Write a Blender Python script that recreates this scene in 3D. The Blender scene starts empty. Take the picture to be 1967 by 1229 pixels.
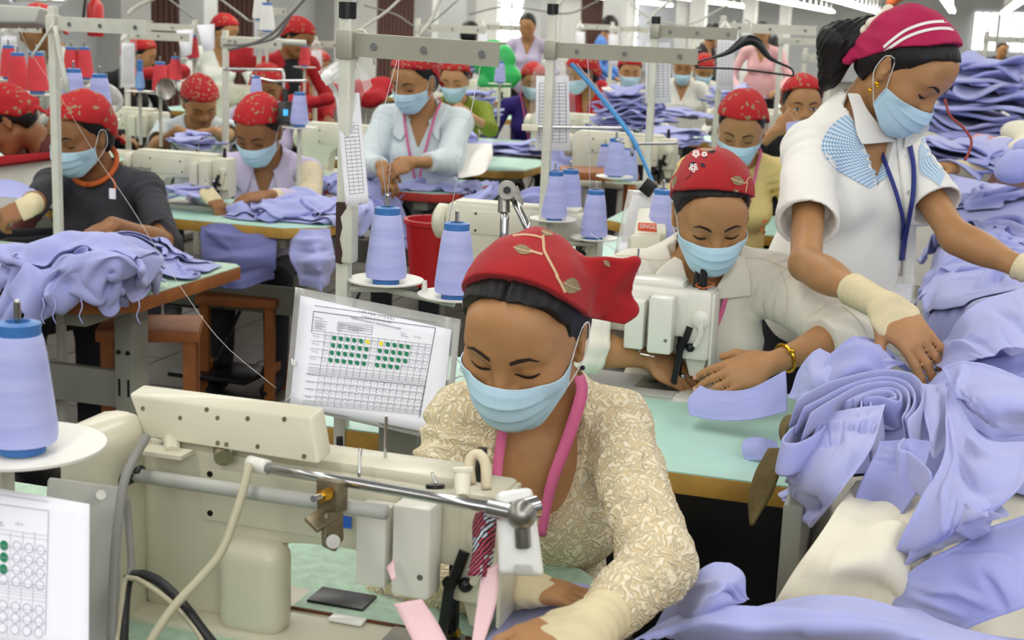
import bpy, bmesh, math, random
import numpy as np
from mathutils import Vector, Matrix
# camera, world, lights, exposure
scene = bpy.context.scene
COL = scene.collection
W, H, FPX = 1967.0, 1229.0, 2730.0
PITCH, YAW, ROLL, CAMZ = math.radians(11.9), math.radians(17.0), math.radians(2.3), 1.50
cF = np.array([-math.sin(YAW) * math.cos(PITCH), math.cos(YAW) * math.cos(PITCH), -math.sin(PITCH)])
_r0 = np.array([math.cos(YAW), math.sin(YAW), 0.0])
_u0 = np.cross(_r0, cF)
cR = _r0 * math.cos(ROLL) + _u0 * math.sin(ROLL)
cU = -_r0 * math.sin(ROLL) + _u0 * math.cos(ROLL)
cC = np.array([0.0, 0.0, CAMZ])
Rh = _r0.copy()                                     # horizontal, towards the right of the view
Dh = np.array([-math.sin(YAW), math.cos(YAW), 0.0])  # horizontal, away from the viewer
Z = np.array([0.0, 0.0, 1.0])
def ray(px, py):
 px = np.asarray(px, float)[..., None]; py = np.asarray(py, float)[..., None]
 return cF + cR * (px - W / 2) / FPX - cU * (py - H / 2) / FPX
def at(px, py, d):
 return cC + ray(px, py) * (np.asarray(d, float)[..., None])
def onz(px, py, z):
 r = ray(px, py)
 return cC + r * ((z - cC[2]) / r[..., 2])[..., None]
cam_d = bpy.data.cameras.new('camera')
cam = bpy.data.objects.new('camera', cam_d); COL.objects.link(cam)
cam_d.sensor_width = 36.0; cam_d.lens = 36.0 * FPX / W
cam_d.clip_start = 0.05; cam_d.clip_end = 200
cam.matrix_world = Matrix(((cR[0], cU[0], -cF[0], cC[0]), (cR[1], cU[1], -cF[1], cC[1]), (cR[2], cU[2], -cF[2], cC[2]), (0, 0, 0, 1)))
cam_d.dof.use_dof = True; cam_d.dof.focus_distance = 2.35; cam_d.dof.aperture_fstop = 9.0
scene.camera = cam
vs = scene.view_settings
vs.view_transform = 'Standard'; vs.look = 'None'; vs.gamma = 1.0; vs.use_curve_mapping = False
vs.exposure = 0.17
scene.cycles.use_denoising = True
scene.cycles.max_bounces = 6; scene.cycles.diffuse_bounces = 3; scene.cycles.glossy_bounces = 3
scene.cycles.transparent_max_bounces = 10; scene.cycles.transmission_bounces = 4
scene.cycles.caustics_reflective = False; scene.cycles.caustics_refractive = False
world = bpy.data.worlds.new('world'); scene.world = world; world.use_nodes = True
bg = world.node_tree.nodes['Background']
bg.inputs[0].default_value = (0.93, 0.97, 1.0, 1); bg.inputs[1].default_value = 0.21
def area(name, loc, sx, sy, power, col=(1, 1, 1), rot=(0, 0, 0)):
 l = bpy.data.lights.new(name, 'AREA'); l.shape = 'RECTANGLE'; l.size = sx; l.size_y = sy
 l.energy = power; l.color = col
 o = bpy.data.objects.new(name, l); COL.objects.link(o); o.location = loc; o.rotation_euler = rot
 return o
# the light of the long rows of fluorescent tubes that hang along the room
for i, (x, p) in enumerate([(-7.2, 230), (-4.9, 215), (-2.75, 165), (-0.95, 140), (0.85, 140), (2.7, 170)]):
 area('tube_row_light', (x, 11.0, 2.45), 0.25, 28.0, p, (1.0, 0.98, 0.93))
for i, x in enumerate((-8.6, -6.0, -4.0, -2.5, -0.4, 1.2)):
 area('far_tube_row_light', (x, 35.0, 2.3), 0.25, 20.0, 150, (1.0, 0.98, 0.94))
 area('bare_tube_uplight', (x, 26.0, 2.25), 0.12, 34.0, 260, (1.0, 0.98, 0.94), (math.radians(180), 0, 0))
# added key light high behind the camera that keeps the faces lit
area('face_key_light', (1.3, -3.2, 2.9), 4.5, 2.2, 80, (0.96, 0.98, 1.0), (math.radians(62), 0, math.radians(8)))
rng = random.Random(7)
nrg = np.random.RandomState(11)
# object helpers
def link(o, parent=None):
 COL.objects.link(o)
 if parent is not None: o.parent = parent
 return o
def tag(o, label=None, cat=None, group=None, kind=None):
 if label: o['label'] = label
 if cat: o['category'] = cat
 if group: o['group'] = group
 if kind: o['kind'] = kind
 return o
def thing(name, label, cat, loc=(0, 0, 0), rotz=0.0, group=None, scale=1.0):
 o = bpy.data.objects.new(name, None); COL.objects.link(o)
 o.empty_display_size = 0.05
 o.location = tuple(float(v) for v in loc); o.rotation_euler = (0, 0, rotz); o.scale = (scale,) * 3
 return tag(o, label, cat, group)
def mesh_obj(name, verts, faces, mat, parent=None, smooth=True, world=False, uv=None, kind=None):
 v = np.asarray(verts, float)
 if world and parent is not None: v = v - origin_of(parent)
 me = bpy.data.meshes.new(name)
 me.from_pydata(v.tolist(), [], [list(map(int, f)) for f in faces])
 me.update()
 if smooth: me.polygons.foreach_set('use_smooth', [True] * len(me.polygons))
 if uv is not None:
  ul = me.uv_layers.new(name='UVMap')
  li = np.empty(len(me.loops), int); me.loops.foreach_get('vertex_index', li)
  ul.data.foreach_set('uv', np.asarray(uv, float)[li].ravel())
 for m in (mat if isinstance(mat, (list, tuple)) else [mat]): me.materials.append(m)
 o = bpy.data.objects.new(name, me)
 if kind: o['kind'] = kind
 return link(o, parent)
def origin_of(o):
 p = np.zeros(3)
 while o is not None:
  p += np.array(o.location); o = o.parent
 return p
def children(o): return [c for c in bpy.data.objects if c.parent is o]
def copy_tree(o, loc=None, rotz=None, label=None, group=None, scale=None, kids=None):
 c = o.copy(); COL.objects.link(c)
 if loc is not None: c.location = tuple(float(v) for v in loc)
 if rotz is not None: c.rotation_euler = (0, 0, rotz)
 if scale is not None: c.scale = (scale,) * 3
 if label: c['label'] = label
 if group: c['group'] = group
 def rec(src, dst):
  for ch in KIDS.get(src.name, children(src)):
   d = ch.copy(); COL.objects.link(d); d.parent = dst; rec(ch, d)
 rec(o, c)
 return c
KIDS = {}
class MB:
 """collects simple solids and builds them as one mesh"""
 def __init__(s): s.bm = bmesh.new()
 def box(s, c, size, rot=None, bev=0.0, seg=2):
  r = bmesh.ops.create_cube(s.bm, size=1.0)
  M = Matrix.Translation(Vector([float(a) for a in c])) @ (rot.to_4x4() if rot is not None else Matrix.Identity(4)) @ Matrix.Diagonal((float(size[0]), float(size[1]), float(size[2]), 1))
  bmesh.ops.transform(s.bm, matrix=M, verts=r['verts'])
  if bev > 0:
   es = list({e for v in r['verts'] for e in v.link_edges})
   bmesh.ops.bevel(s.bm, geom=es, offset=bev, segments=seg, profile=0.5, affect='EDGES')
  return s
 def cyl(s, a, b, r1, r2=None, n=16, caps=True):
  a = Vector([float(x) for x in a]); b = Vector([float(x) for x in b]); d = b - a
  q = d.to_track_quat('Z', 'Y').to_matrix().to_4x4()
  M = Matrix.Translation((a + b) / 2) @ q
  bmesh.ops.create_cone(s.bm, cap_ends=caps, cap_tris=False, segments=n, radius1=r1, radius2=r1 if r2 is None else r2, depth=d.length, matrix=M)
  return s
 def sph(s, c, r, n=12, sc=(1, 1, 1)):
  M = Matrix.Translation(Vector([float(x) for x in c])) @ Matrix.Diagonal((sc[0], sc[1], sc[2], 1))
  bmesh.ops.create_uvsphere(s.bm, u_segments=n, v_segments=max(6, n // 2), radius=r, matrix=M)
  return s
 def lathe(s, prof, c=(0, 0, 0), n=32, rot=None):
  c = Vector([float(x) for x in c]); rings = []
  for r, z in prof:
   ring = []
   for k in range(n):
    a = 2 * math.pi * k / n
    v = Vector((r * math.cos(a), r * math.sin(a), z))
    if rot is not None: v = rot @ v
    ring.append(s.bm.verts.new(c + v))
   rings.append(ring)
  for i in range(len(rings) - 1):
   for k in range(n):
    s.bm.faces.new((rings[i][k], rings[i][(k + 1) % n], rings[i + 1][(k + 1) % n], rings[i + 1][k]))
  for ring, fl in ((rings[0], True), (rings[-1], False)):
   try: s.bm.faces.new(ring[::-1] if fl else ring)
   except Exception: pass
  return s
 def tube(s, pts, r, n=8, closed=False):
  v, f = tube_geo(pts, r, n, closed); vs_ = [s.bm.verts.new(p) for p in v]
  for q in f:
   try: s.bm.faces.new([vs_[i] for i in q])
   except Exception: pass
  return s
 def prism(s, poly, axis, t0, t1, bev=0.0):
  """poly: 2-D outline; axis: 'x','y','z' extrusion axis"""
  def mk(a, b, t):
   return {'x': (t, a, b), 'y': (a, t, b), 'z': (a, b, t)}[axis]
  A = [s.bm.verts.new(mk(a, b, t0)) for a, b in poly]; B = [s.bm.verts.new(mk(a, b, t1)) for a, b in poly]
  n = len(poly); fs = [s.bm.faces.new(A[::-1]), s.bm.faces.new(B)]
  for i in range(n): fs.append(s.bm.faces.new((A[i], A[(i + 1) % n], B[(i + 1) % n], B[i])))
  bmesh.ops.recalc_face_normals(s.bm, faces=fs)
  if bev > 0:
   es = list({e for f in fs for e in f.edges})
   bmesh.ops.bevel(s.bm, geom=es, offset=bev, segments=2, profile=0.5, affect='EDGES')
  return s
 def build(s, name, mat, parent=None, smooth=False, world=False, kind=None, auto=True):
  me = bpy.data.meshes.new(name)
  if world and parent is not None:
   bmesh.ops.translate(s.bm, verts=s.bm.verts, vec=-Vector(origin_of(parent)))
  bmesh.ops.recalc_face_normals(s.bm, faces=s.bm.faces)
  if auto:
   for f in s.bm.faces: f.smooth = True
   for e in s.bm.edges:
    if len(e.link_faces) == 2 and e.calc_face_angle(0) > 0.62: e.smooth = False
  s.bm.to_mesh(me); s.bm.free()
  for m in (mat if isinstance(mat, (list, tuple)) else [mat]): me.materials.append(m)
  o = bpy.data.objects.new(name, me)
  if kind: o['kind'] = kind
  return link(o, parent)
def catmull(pts, n):
 P = np.asarray(pts, float); m = len(P)
 if m == 2:
  t = np.linspace(0, 1, n)[:, None]; return P[0] * (1 - t) + P[1] * t
 Q = np.vstack([2 * P[0] - P[1], P, 2 * P[-1] - P[-2]])
 seg = np.linalg.norm(np.diff(P, axis=0), axis=1) + 1e-9; cum = np.r_[0, np.cumsum(seg)]
 out = []
 for s in np.linspace(0, cum[-1], n):
  i = min(int(np.searchsorted(cum, s, 'right') - 1), m - 2); t = (s - cum[i]) / seg[i]
  p0, p1, p2, p3 = Q[i], Q[i + 1], Q[i + 2], Q[i + 3]
  out.append(0.5 * (2 * p1 + (p2 - p0) * t + (2 * p0 - 5 * p1 + 4 * p2 - p3) * t * t + (3 * p1 - p0 - 3 * p2 + p3) * t ** 3))
 return np.array(out)
def tube_geo(pts, r, n=8, closed=False):
 P = np.asarray(pts, float); m = len(P)
 T = np.gradient(P, axis=0); T /= np.linalg.norm(T, axis=1)[:, None] + 1e-12
 ref = np.array([0, 0, 1.0]) if abs(T[0][2]) < 0.9 else np.array([1.0, 0, 0])
 rr = np.full(m, r) if np.isscalar(r) else np.asarray(r)
 V = []; nrm = np.cross(T[0], ref); nrm /= np.linalg.norm(nrm)
 for i in range(m):
  nrm = nrm - T[i] * (nrm @ T[i]); nrm /= np.linalg.norm(nrm) + 1e-12
  b = np.cross(T[i], nrm)
  for k in range(n):
   a = 2 * math.pi * k / n
   V.append(P[i] + rr[i] * (math.cos(a) * nrm + math.sin(a) * b))
 F = []
 for i in range(m - 1):
  for k in range(n):
   F.append((i * n + k, i * n + (k + 1) % n, (i + 1) * n + (k + 1) % n, (i + 1) * n + k))
 if not closed: F += [tuple(range(n))[::-1], tuple(range((m - 1) * n, m * n))]
 return V, F
def tube(name, pts, r, mat, parent=None, n=8, world=True, samples=None):
 if samples: pts = catmull(pts, samples)
 v, f = tube_geo(pts, r, n)
 return mesh_obj(name, v, f, mat, parent, world=world and parent is not None)
def grid_faces(nu, nv, off=0):
 return [(off + i * nv + j, off + i * nv + j + 1, off + (i + 1) * nv + j + 1, off + (i + 1) * nv + j) for i in range(nu - 1) for j in range(nv - 1)]
def solid(o, t, offset=0.0):
 m = o.modifiers.new('thick', 'SOLIDIFY'); m.thickness = t; m.offset = offset; return o
def subsurf(o, lv=1):
 m = o.modifiers.new('sub', 'SUBSURF'); m.levels = lv; m.render_levels = lv; return o
# materials
def lin(c):
 if isinstance(c, str):
  c = [int(c[i:i + 2], 16) / 255 for i in (0, 2, 4)]
 return tuple(x / 12.92 if x <= 0.04045 else ((x + 0.055) / 1.055) ** 2.4 for x in c)
MATS = {}
def mat(name, col, rough=0.6, metal=0.0, var=0.0, vscale=8.0, bump=0.0, bscale=200.0, sheen=0.0, spec=0.5, trans=0.0, alpha=1.0, sss=0.0, emit=0.0, col2=None, coat=0.0, bdist=0.002):
 if name in MATS: return MATS[name]
 m = bpy.data.materials.new(name); m.use_nodes = True
 nt = m.node_tree; b = nt.nodes['Principled BSDF']
 c = lin(col)
 b.inputs['Base Color'].default_value = (*c, 1); b.inputs['Roughness'].default_value = rough
 b.inputs['Metallic'].default_value = metal; b.inputs['Specular IOR Level'].default_value = spec
 if sheen: b.inputs['Sheen Weight'].default_value = sheen
 if coat: b.inputs['Coat Weight'].default_value = coat; b.inputs['Coat Roughness'].default_value = 0.15
 if trans: b.inputs['Transmission Weight'].default_value = trans
 if alpha < 1: b.inputs['Alpha'].default_value = alpha
 if sss: b.inputs['Subsurface Weight'].default_value = sss; b.inputs['Subsurface Radius'].default_value = (0.012, 0.005, 0.003); b.inputs['Subsurface Scale'].default_value = 0.6
 if emit: b.inputs['Emission Color'].default_value = (*c, 1); b.inputs['Emission Strength'].default_value = emit
 if var or col2 is not None or bump:
  tc = nt.nodes.new('ShaderNodeTexCoord')
 if var or col2 is not None:
  n = nt.nodes.new('ShaderNodeTexNoise'); n.inputs['Scale'].default_value = vscale; n.inputs['Detail'].default_value = 4
  nt.links.new(tc.outputs['Object'], n.inputs['Vector'])
  r = nt.nodes.new('ShaderNodeValToRGB')
  r.color_ramp.elements[0].position = 0.35; r.color_ramp.elements[1].position = 0.68
  ca = c if col2 is None else lin(col2)
  r.color_ramp.elements[0].color = (*(x * (1 - var) for x in ca), 1); r.color_ramp.elements[1].color = (*(min(1, x * (1 + var * 0.5)) for x in c), 1)
  nt.links.new(n.outputs['Fac'], r.inputs['Fac']); nt.links.new(r.outputs['Color'], b.inputs['Base Color'])
 if bump:
  n2 = nt.nodes.new('ShaderNodeTexNoise'); n2.inputs['Scale'].default_value = bscale; n2.inputs['Detail'].default_value = 3
  nt.links.new(tc.outputs['Object'], n2.inputs['Vector'])
  bp = nt.nodes.new('ShaderNodeBump'); bp.inputs['Strength'].default_value = bump; bp.inputs['Distance'].default_value = bdist
  nt.links.new(n2.outputs['Fac'], bp.inputs['Height']); nt.links.new(bp.outputs['Normal'], b.inputs['Normal'])
 MATS[name] = m; return m
M = {}
M['skin'] = mat('skin', 'B28357', 0.5, var=0.10, vscale=25, bump=0.12, bscale=900, sss=0.06, spec=0.35)
M['skin2'] = mat('skin_lighter', 'C29266', 0.5, var=0.08, vscale=25, bump=0.1, bscale=900, sss=0.06, spec=0.35)
M['skin3'] = mat('skin_darker', '946642', 0.5, var=0.08, vscale=25, spec=0.35)
M['brow'] = mat('brow_hair', '2A1B14', 0.8, var=0.2, vscale=300)
M['lid'] = mat('eyelid_line', '1E120D', 0.7)
M['lip'] = mat('lips', 'A05A50', 0.4)
M['nail'] = mat('nails', 'D8A090', 0.25)
M['hair'] = mat('black_hair', '0E0B0B', 0.50, bump=0.3, bscale=300, spec=0.35)
M['scarf'] = mat('red_cotton', 'AC0F17', 0.85, var=0.10, vscale=30, bump=0.45, bscale=1300, sheen=0.1)
M['leafprint'] = mat('print_taupe', '8F7F5C', 0.85, var=0.22, vscale=160)
M['leafline'] = mat('print_cream', 'D2AE88', 0.85)
M['darkprint'] = mat('print_navy', '2A1530', 0.85)
M['magenta'] = mat('magenta_cotton', 'B5134F', 0.8, var=0.08, vscale=25, bump=0.25, bscale=1400)
M['stripe'] = mat('white_stripe', 'F0ECE6', 0.8)
M['mask'] = mat('mask_blue', 'BBDCEE', 0.75, var=0.03, vscale=40, bump=0.2, bscale=1500, sss=0.0)
M['maskedge'] = mat('mask_edge', 'CBE6F4', 0.75)
M['elastic'] = mat('white_elastic', 'EEEEEA', 0.7)
M['pink'] = mat('pink_lanyard', 'DC6A98', 0.7, bump=0.5, bscale=700)
M['navy'] = mat('navy_lanyard', '25307E', 0.6, bump=0.3, bscale=600)
M['blue'] = mat('periwinkle_cloth', 'A9AEE3', 0.85, var=0.035, vscale=6, bump=0.35, bscale=1100, sheen=0.25, spec=0.25)
M['blue2'] = mat('periwinkle_cloth_soft', '9CA1D8', 0.85, var=0.05, vscale=5, bump=0.3, bscale=900, sheen=0.25, spec=0.25)
M['bluegrey'] = mat('periwinkle_cloth_grey', 'AEB2E0', 0.85, var=0.04, vscale=7, bump=0.35, bscale=1100, sheen=0.25, spec=0.25)
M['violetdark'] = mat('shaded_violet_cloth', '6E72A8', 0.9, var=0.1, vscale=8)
M['cream'] = mat('cream_fabric', 'EDE6D0', 0.88, var=0.05, vscale=6, bump=0.4, bscale=800, sheen=0.2)
M['creamshirt'] = mat('cream_cotton', 'E6E1D2', 0.86, var=0.05, vscale=10, bump=0.35, bscale=900)
M['whiteshirt'] = mat('white_cotton', 'F0EEE6', 0.85, var=0.03, vscale=14, bump=0.25, bscale=1000)
M['paleshirt'] = mat('pale_blue_cotton', 'D3DFE2', 0.85, var=0.03, vscale=14, bump=0.25, bscale=1000)
M['lilac'] = mat('lilac_cotton', 'C9BEDA', 0.85, var=0.04, vscale=14)
M['knit'] = mat('beige_knit', 'DCCFB0', 0.9, var=0.08, vscale=60, bump=0.4, bscale=500)
M['darkshirt'] = mat('charcoal_jersey', '34333A', 0.85, var=0.2, vscale=20)
M['orange'] = mat('orange_rib', 'D0652C', 0.8, bump=0.4, bscale=600)
M['green'] = mat('olive_green_jersey', '7A8A1E', 0.85, var=0.1, vscale=15)
M['purple'] = mat('purple_cotton', '33207A', 0.8, var=0.1, vscale=15)
M['red'] = mat('red_jersey', 'B01420', 0.8, var=0.12, vscale=15)
M['brown'] = mat('brown_jersey', '60302A', 0.85, var=0.15, vscale=15)
M['yellow'] = mat('yellow_cotton', 'E6CE88', 0.85, var=0.05, vscale=12)
M['black'] = mat('black_cloth', '121216', 0.85)
M['trousers'] = mat('dark_trousers', '1E1E26', 0.9, var=0.15, vscale=15)
M['band'] = mat('beige_stockinette', 'DCCEA6', 0.9, bump=0.5, bscale=420, var=0.04, vscale=30)
M['gold'] = mat('gold', 'E0A92E', 0.25, metal=1.0)
M['chrome'] = mat('chrome', 'C8C8C6', 0.18, metal=1.0)
M['steel'] = mat('dull_steel', '9C9A92', 0.35, metal=0.9, var=0.2, vscale=40)
M['rust'] = mat('worn_zinc', '8E8870', 0.42, metal=0.65, var=0.15, vscale=30, col2='7C6A50')
M['blackplastic'] = mat('black_plastic', '101012', 0.35)
M['blackmetal'] = mat('black_metal', '17191A', 0.3, metal=0.4)
M['machine'] = mat('machine_cream', 'D0CBB4', 0.38, var=0.035, vscale=7, coat=0.25)
M['machine2'] = mat('machine_white', 'E2E0D4', 0.35, var=0.03, vscale=7, coat=0.25)
M['machinefar'] = mat('machine_ivory', 'DCDAC6', 0.4, var=0.06, vscale=9)
M['greyplate'] = mat('grey_plastic', 'B4B4AC', 0.5, var=0.04, vscale=9)
M['whiteplastic'] = mat('white_plastic', 'ECECE6', 0.3, coat=0.3)
M['mint'] = mat('mint_laminate', 'BCE6D8', 0.35, var=0.04, vscale=5, col2='B4DCCB')
M['mintworn'] = mat('mint_laminate_worn', 'B0CFB4', 0.55, var=0.10, vscale=50, bump=0.2, bscale=300, col2='A9C4B0')
M['ply'] = mat('plywood_edge', 'BE9440', 0.6, var=0.22, vscale=14)
M['plyred'] = mat('red_painted_edge', 'B5362C', 0.6, var=0.2, vscale=14)
M['wood'] = mat('varnished_wood', '9A5A26', 0.55, var=0.25, vscale=10)
M['wooddark'] = mat('dark_wood', '63391E', 0.6, var=0.25, vscale=10)
M['legsteel'] = mat('grey_painted_steel', '87887C', 0.5, var=0.08, vscale=8)
M['pole'] = mat('ivory_painted_steel', 'CFCFC0', 0.45, var=0.07, vscale=22)
M['arm'] = mat('grey_galvanised', 'A9A797', 0.45, metal=0.3, var=0.06, vscale=12)
M['coneblue'] = mat('cone_core_blue', '3B74B8', 0.4)
M['redcone'] = mat('red_thread', 'D8434A', 0.8, var=0.06, vscale=30)
M['skycone'] = mat('sky_thread', '7FA8DC', 0.8)
M['tancone'] = mat('tan_core', '8A7448', 0.7)
M['plate'] = mat('white_plate', 'E4E2D8', 0.4, var=0.02, vscale=12)
M['thread'] = mat('white_thread', 'DEDEEA', 0.6)
M['paper'] = mat('white_paper', 'ECECF4', 0.75, var=0.01, vscale=6)
M['ink'] = mat('grey_ink', '55555E', 0.8)
M['inklight'] = mat('pale_ink', 'A4A4B0', 0.8)
M['dotgreen'] = mat('green_dot', '127A54', 0.7)
M['dotyellow'] = mat('yellow_dot', 'E8D83A', 0.7)
M['bluetape'] = mat('blue_tape', '2D6AD0', 0.5)
M['bluetie'] = mat('blue_tie', '4A9AD8', 0.5)
M['redplastic'] = mat('red_bucket', 'B0181C', 0.4)
M['olive'] = mat('olive_strap', '6E6038', 0.9, var=0.2, vscale=60, bump=0.6, bscale=600)
M['flesh_pink'] = mat('pale_pink_ribbon', 'EFC8CC', 0.6)
M['rubber'] = mat('black_rubber', '16161A', 0.5)
M['cablegrey'] = mat('grey_cable', '84847E', 0.5)
M['cablebeige'] = mat('beige_cable', 'B4AE92', 0.5)
M['wall'] = mat('wall_paint', 'B9BCBE', 0.85, var=0.03, vscale=2)
M['wallwarm'] = mat('pillar_paint', 'C4C6C4', 0.8, var=0.05, vscale=3)
M['ceil'] = mat('ceiling_paint', 'CFCDC2', 0.9, var=0.05, vscale=1)
M['shutter'] = mat('brown_shutter', '4A2418', 0.75, var=0.2, vscale=6)
M['tile'] = mat('floor_tile', 'B8B2A0', 0.4, var=0.06, vscale=2)
M['tiledark'] = mat('floor_tile_shaded', '4E4840', 0.5, var=0.15, vscale=3)  # tile colour darkened to stand in for the shade under the benches
M['grout'] = mat('tile_joint', '5A554C', 0.8)
M['tube'] = mat('lit_tube', 'FFFDF4', 0.5, emit=12.0)
M['lamp_body'] = mat('lamp_housing', 'E8E8E4', 0.5)
M['glasslit'] = mat('bright_window', 'FFFFFF', 0.4, emit=2.6)
M['skyorange'] = mat('orange_cloth', 'D86A30', 0.8)
def plastic_mat(name, alpha=0.25, tint='E8E8E4'):
 m = bpy.data.materials.new(name); m.use_nodes = True; nt = m.node_tree
 b = nt.nodes['Principled BSDF']; b.inputs['Base Color'].default_value = (*lin(tint), 1); b.inputs['Roughness'].default_value = 0.12
 tr = nt.nodes.new('ShaderNodeBsdfTransparent'); mx = nt.nodes.new('ShaderNodeMixShader'); fr = nt.nodes.new('ShaderNodeFresnel')
 fr.inputs['IOR'].default_value = 1.25
 ad = nt.nodes.new('ShaderNodeMath'); ad.operation = 'ADD'; ad.inputs[1].default_value = alpha; ad.use_clamp = True
 nz = nt.nodes.new('ShaderNodeTexNoise'); nz.inputs['Scale'].default_value = 35; bp = nt.nodes.new('ShaderNodeBump'); bp.inputs['Strength'].default_value = 0.5; bp.inputs['Distance'].default_value = 0.01
 tc = nt.nodes.new('ShaderNodeTexCoord'); nt.links.new(tc.outputs['Object'], nz.inputs['Vector'])
 nt.links.new(nz.outputs['Fac'], bp.inputs['Height']); nt.links.new(bp.outputs['Normal'], b.inputs['Normal'])
 nt.links.new(fr.outputs[0], ad.inputs[0]); nt.links.new(ad.outputs[0], mx.inputs[0])
 nt.links.new(tr.outputs[0], mx.inputs[1]); nt.links.new(b.outputs[0], mx.inputs[2])
 nt.links.new(mx.outputs[0], nt.nodes['Material Output'].inputs['Surface'])
 MATS[name] = m; return m
M['plastic'] = plastic_mat('clear_plastic', 0.16)
M['plasticmilky'] = plastic_mat('milky_plastic', 0.30)
def scarf_print(name, base, spots, scale=22.0, thr=0.30):
 """red cotton with irregular leaf-like printed blotches (for kerchiefs seen from afar)"""
 m = mat(name, base, 0.82, bump=0.25, bscale=1200); nt = m.node_tree; b = nt.nodes['Principled BSDF']
 tc = nt.nodes.new('ShaderNodeTexCoord'); mp = nt.nodes.new('ShaderNodeMapping'); mp.inputs['Scale'].default_value = (scale, scale * 0.55, scale * 0.8)
 v = nt.nodes.new('ShaderNodeTexVoronoi'); r = nt.nodes.new('ShaderNodeValToRGB'); nz = nt.nodes.new('ShaderNodeTexNoise'); nz.inputs['Scale'].default_value = 30
 mx = nt.nodes.new('ShaderNodeMixRGB'); mx.blend_type = 'ADD'; mx.inputs[0].default_value = 0.35
 nt.links.new(tc.outputs['Object'], mp.inputs['Vector']); nt.links.new(mp.outputs['Vector'], mx.inputs[1]); nt.links.new(tc.outputs['Object'], nz.inputs['Vector']); nt.links.new(nz.outputs['Color'], mx.inputs[2])
 nt.links.new(mx.outputs['Color'], v.inputs['Vector'])
 e = r.color_ramp.elements; e[0].position = thr - 0.06; e[0].color = (*lin(spots), 1); e[1].position = thr; e[1].color = (*lin(base), 1)
 r.color_ramp.interpolation = 'LINEAR'
 nt.links.new(v.outputs['Distance'], r.inputs['Fac']); nt.links.new(r.outputs['Color'], b.inputs['Base Color'])
 return m
M['scarffar'] = scarf_print('red_printed_cotton', 'B0141B', '94825C', 9.5, 0.30)
M['scarffar2'] = scarf_print('red_flowered_cotton', 'AC141C', 'A89A80', 17, 0.30)
def lace_mat():
 m = mat('ivory_lace', 'D9C7A0', 0.9); nt = m.node_tree; b = nt.nodes['Principled BSDF']
 tc = nt.nodes.new('ShaderNodeTexCoord'); nz = nt.nodes.new('ShaderNodeTexNoise'); nz.inputs['Scale'].default_value = 34; nz.inputs['Detail'].default_value = 1.5
 mx = nt.nodes.new('ShaderNodeMixRGB'); mx.blend_type = 'ADD'; mx.inputs[0].default_value = 0.055
 v = nt.nodes.new('ShaderNodeTexNoise'); v.inputs['Scale'].default_value = 50; v.inputs['Detail'].default_value = 0.5
 nt.links.new(tc.outputs['Object'], nz.inputs['Vector']); nt.links.new(tc.outputs['Object'], mx.inputs[1]); nt.links.new(nz.outputs['Color'], mx.inputs[2]); nt.links.new(mx.outputs['Color'], v.inputs['Vector'])
 # thin cords of the lace: contour lines of a swirling field
 a = nt.nodes.new('ShaderNodeMath'); a.operation = 'MULTIPLY'; a.inputs[1].default_value = 46.0
 s = nt.nodes.new('ShaderNodeMath'); s.operation = 'SINE'
 nt.links.new(v.outputs['Fac'], a.inputs[0]); nt.links.new(a.outputs[0], s.inputs[0])
 r = nt.nodes.new('ShaderNodeValToRGB'); e = r.color_ramp.elements
 e[0].position = 0.25; e[0].color = (*lin('D8C59C'), 1); e[1].position = 0.85; e[1].color = (*lin('F0E5C8'), 1)
 mr = nt.nodes.new('ShaderNodeMapRange'); mr.inputs['From Min'].default_value = -1; mr.inputs['From Max'].default_value = 1
 nt.links.new(s.outputs[0], mr.inputs['Value']); nt.links.new(mr.outputs['Result'], r.inputs['Fac']); nt.links.new(r.outputs['Color'], b.inputs['Base Color'])
 bp = nt.nodes.new('ShaderNodeBump'); bp.inputs['Strength'].default_value = 0.9; bp.inputs['Distance'].default_value = 0.0016
 nt.links.new(mr.outputs['Result'], bp.inputs['Height']); nt.links.new(bp.outputs['Normal'], b.inputs['Normal'])
 return m
M['lace'] = lace_mat()
def gingham_mat():
 m = mat('blue_gingham', 'FFFFFF', 0.85); nt = m.node_tree; b = nt.nodes['Principled BSDF']
 tc = nt.nodes.new('ShaderNodeTexCoord')
 outs = []
 for d in ('X', 'Y'):
  w = nt.nodes.new('ShaderNodeTexWave'); w.wave_type = 'BANDS'; w.bands_direction = d; w.inputs['Scale'].default_value = 1.0
  nt.links.new(tc.outputs['UV'], w.inputs['Vector'])
  g = nt.nodes.new('ShaderNodeMath'); g.operation = 'GREATER_THAN'; g.inputs[1].default_value = 0.5
  nt.links.new(w.outputs['Fac'], g.inputs[0]); outs.append(g)
 ad = nt.nodes.new('ShaderNodeMath'); ad.operation = 'ADD'; nt.links.new(outs[0].outputs[0], ad.inputs[0]); nt.links.new(outs[1].outputs[0], ad.inputs[1])
 dv = nt.nodes.new('ShaderNodeMath'); dv.operation = 'MULTIPLY'; dv.inputs[1].default_value = 0.5; nt.links.new(ad.outputs[0], dv.inputs[0])
 r = nt.nodes.new('ShaderNodeValToRGB'); e = r.color_ramp.elements
 e[0].color = (*lin('F0F4F6'), 1); e[1].color = (*lin('6FA0CC'), 1); x = e.new(0.5); x.color = (*lin('B4CFE4'), 1)
 nt.links.new(dv.outputs[0], r.inputs['Fac']); nt.links.new(r.outputs['Color'], b.inputs['Base Color'])
 return m
M['gingham'] = gingham_mat()
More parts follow.
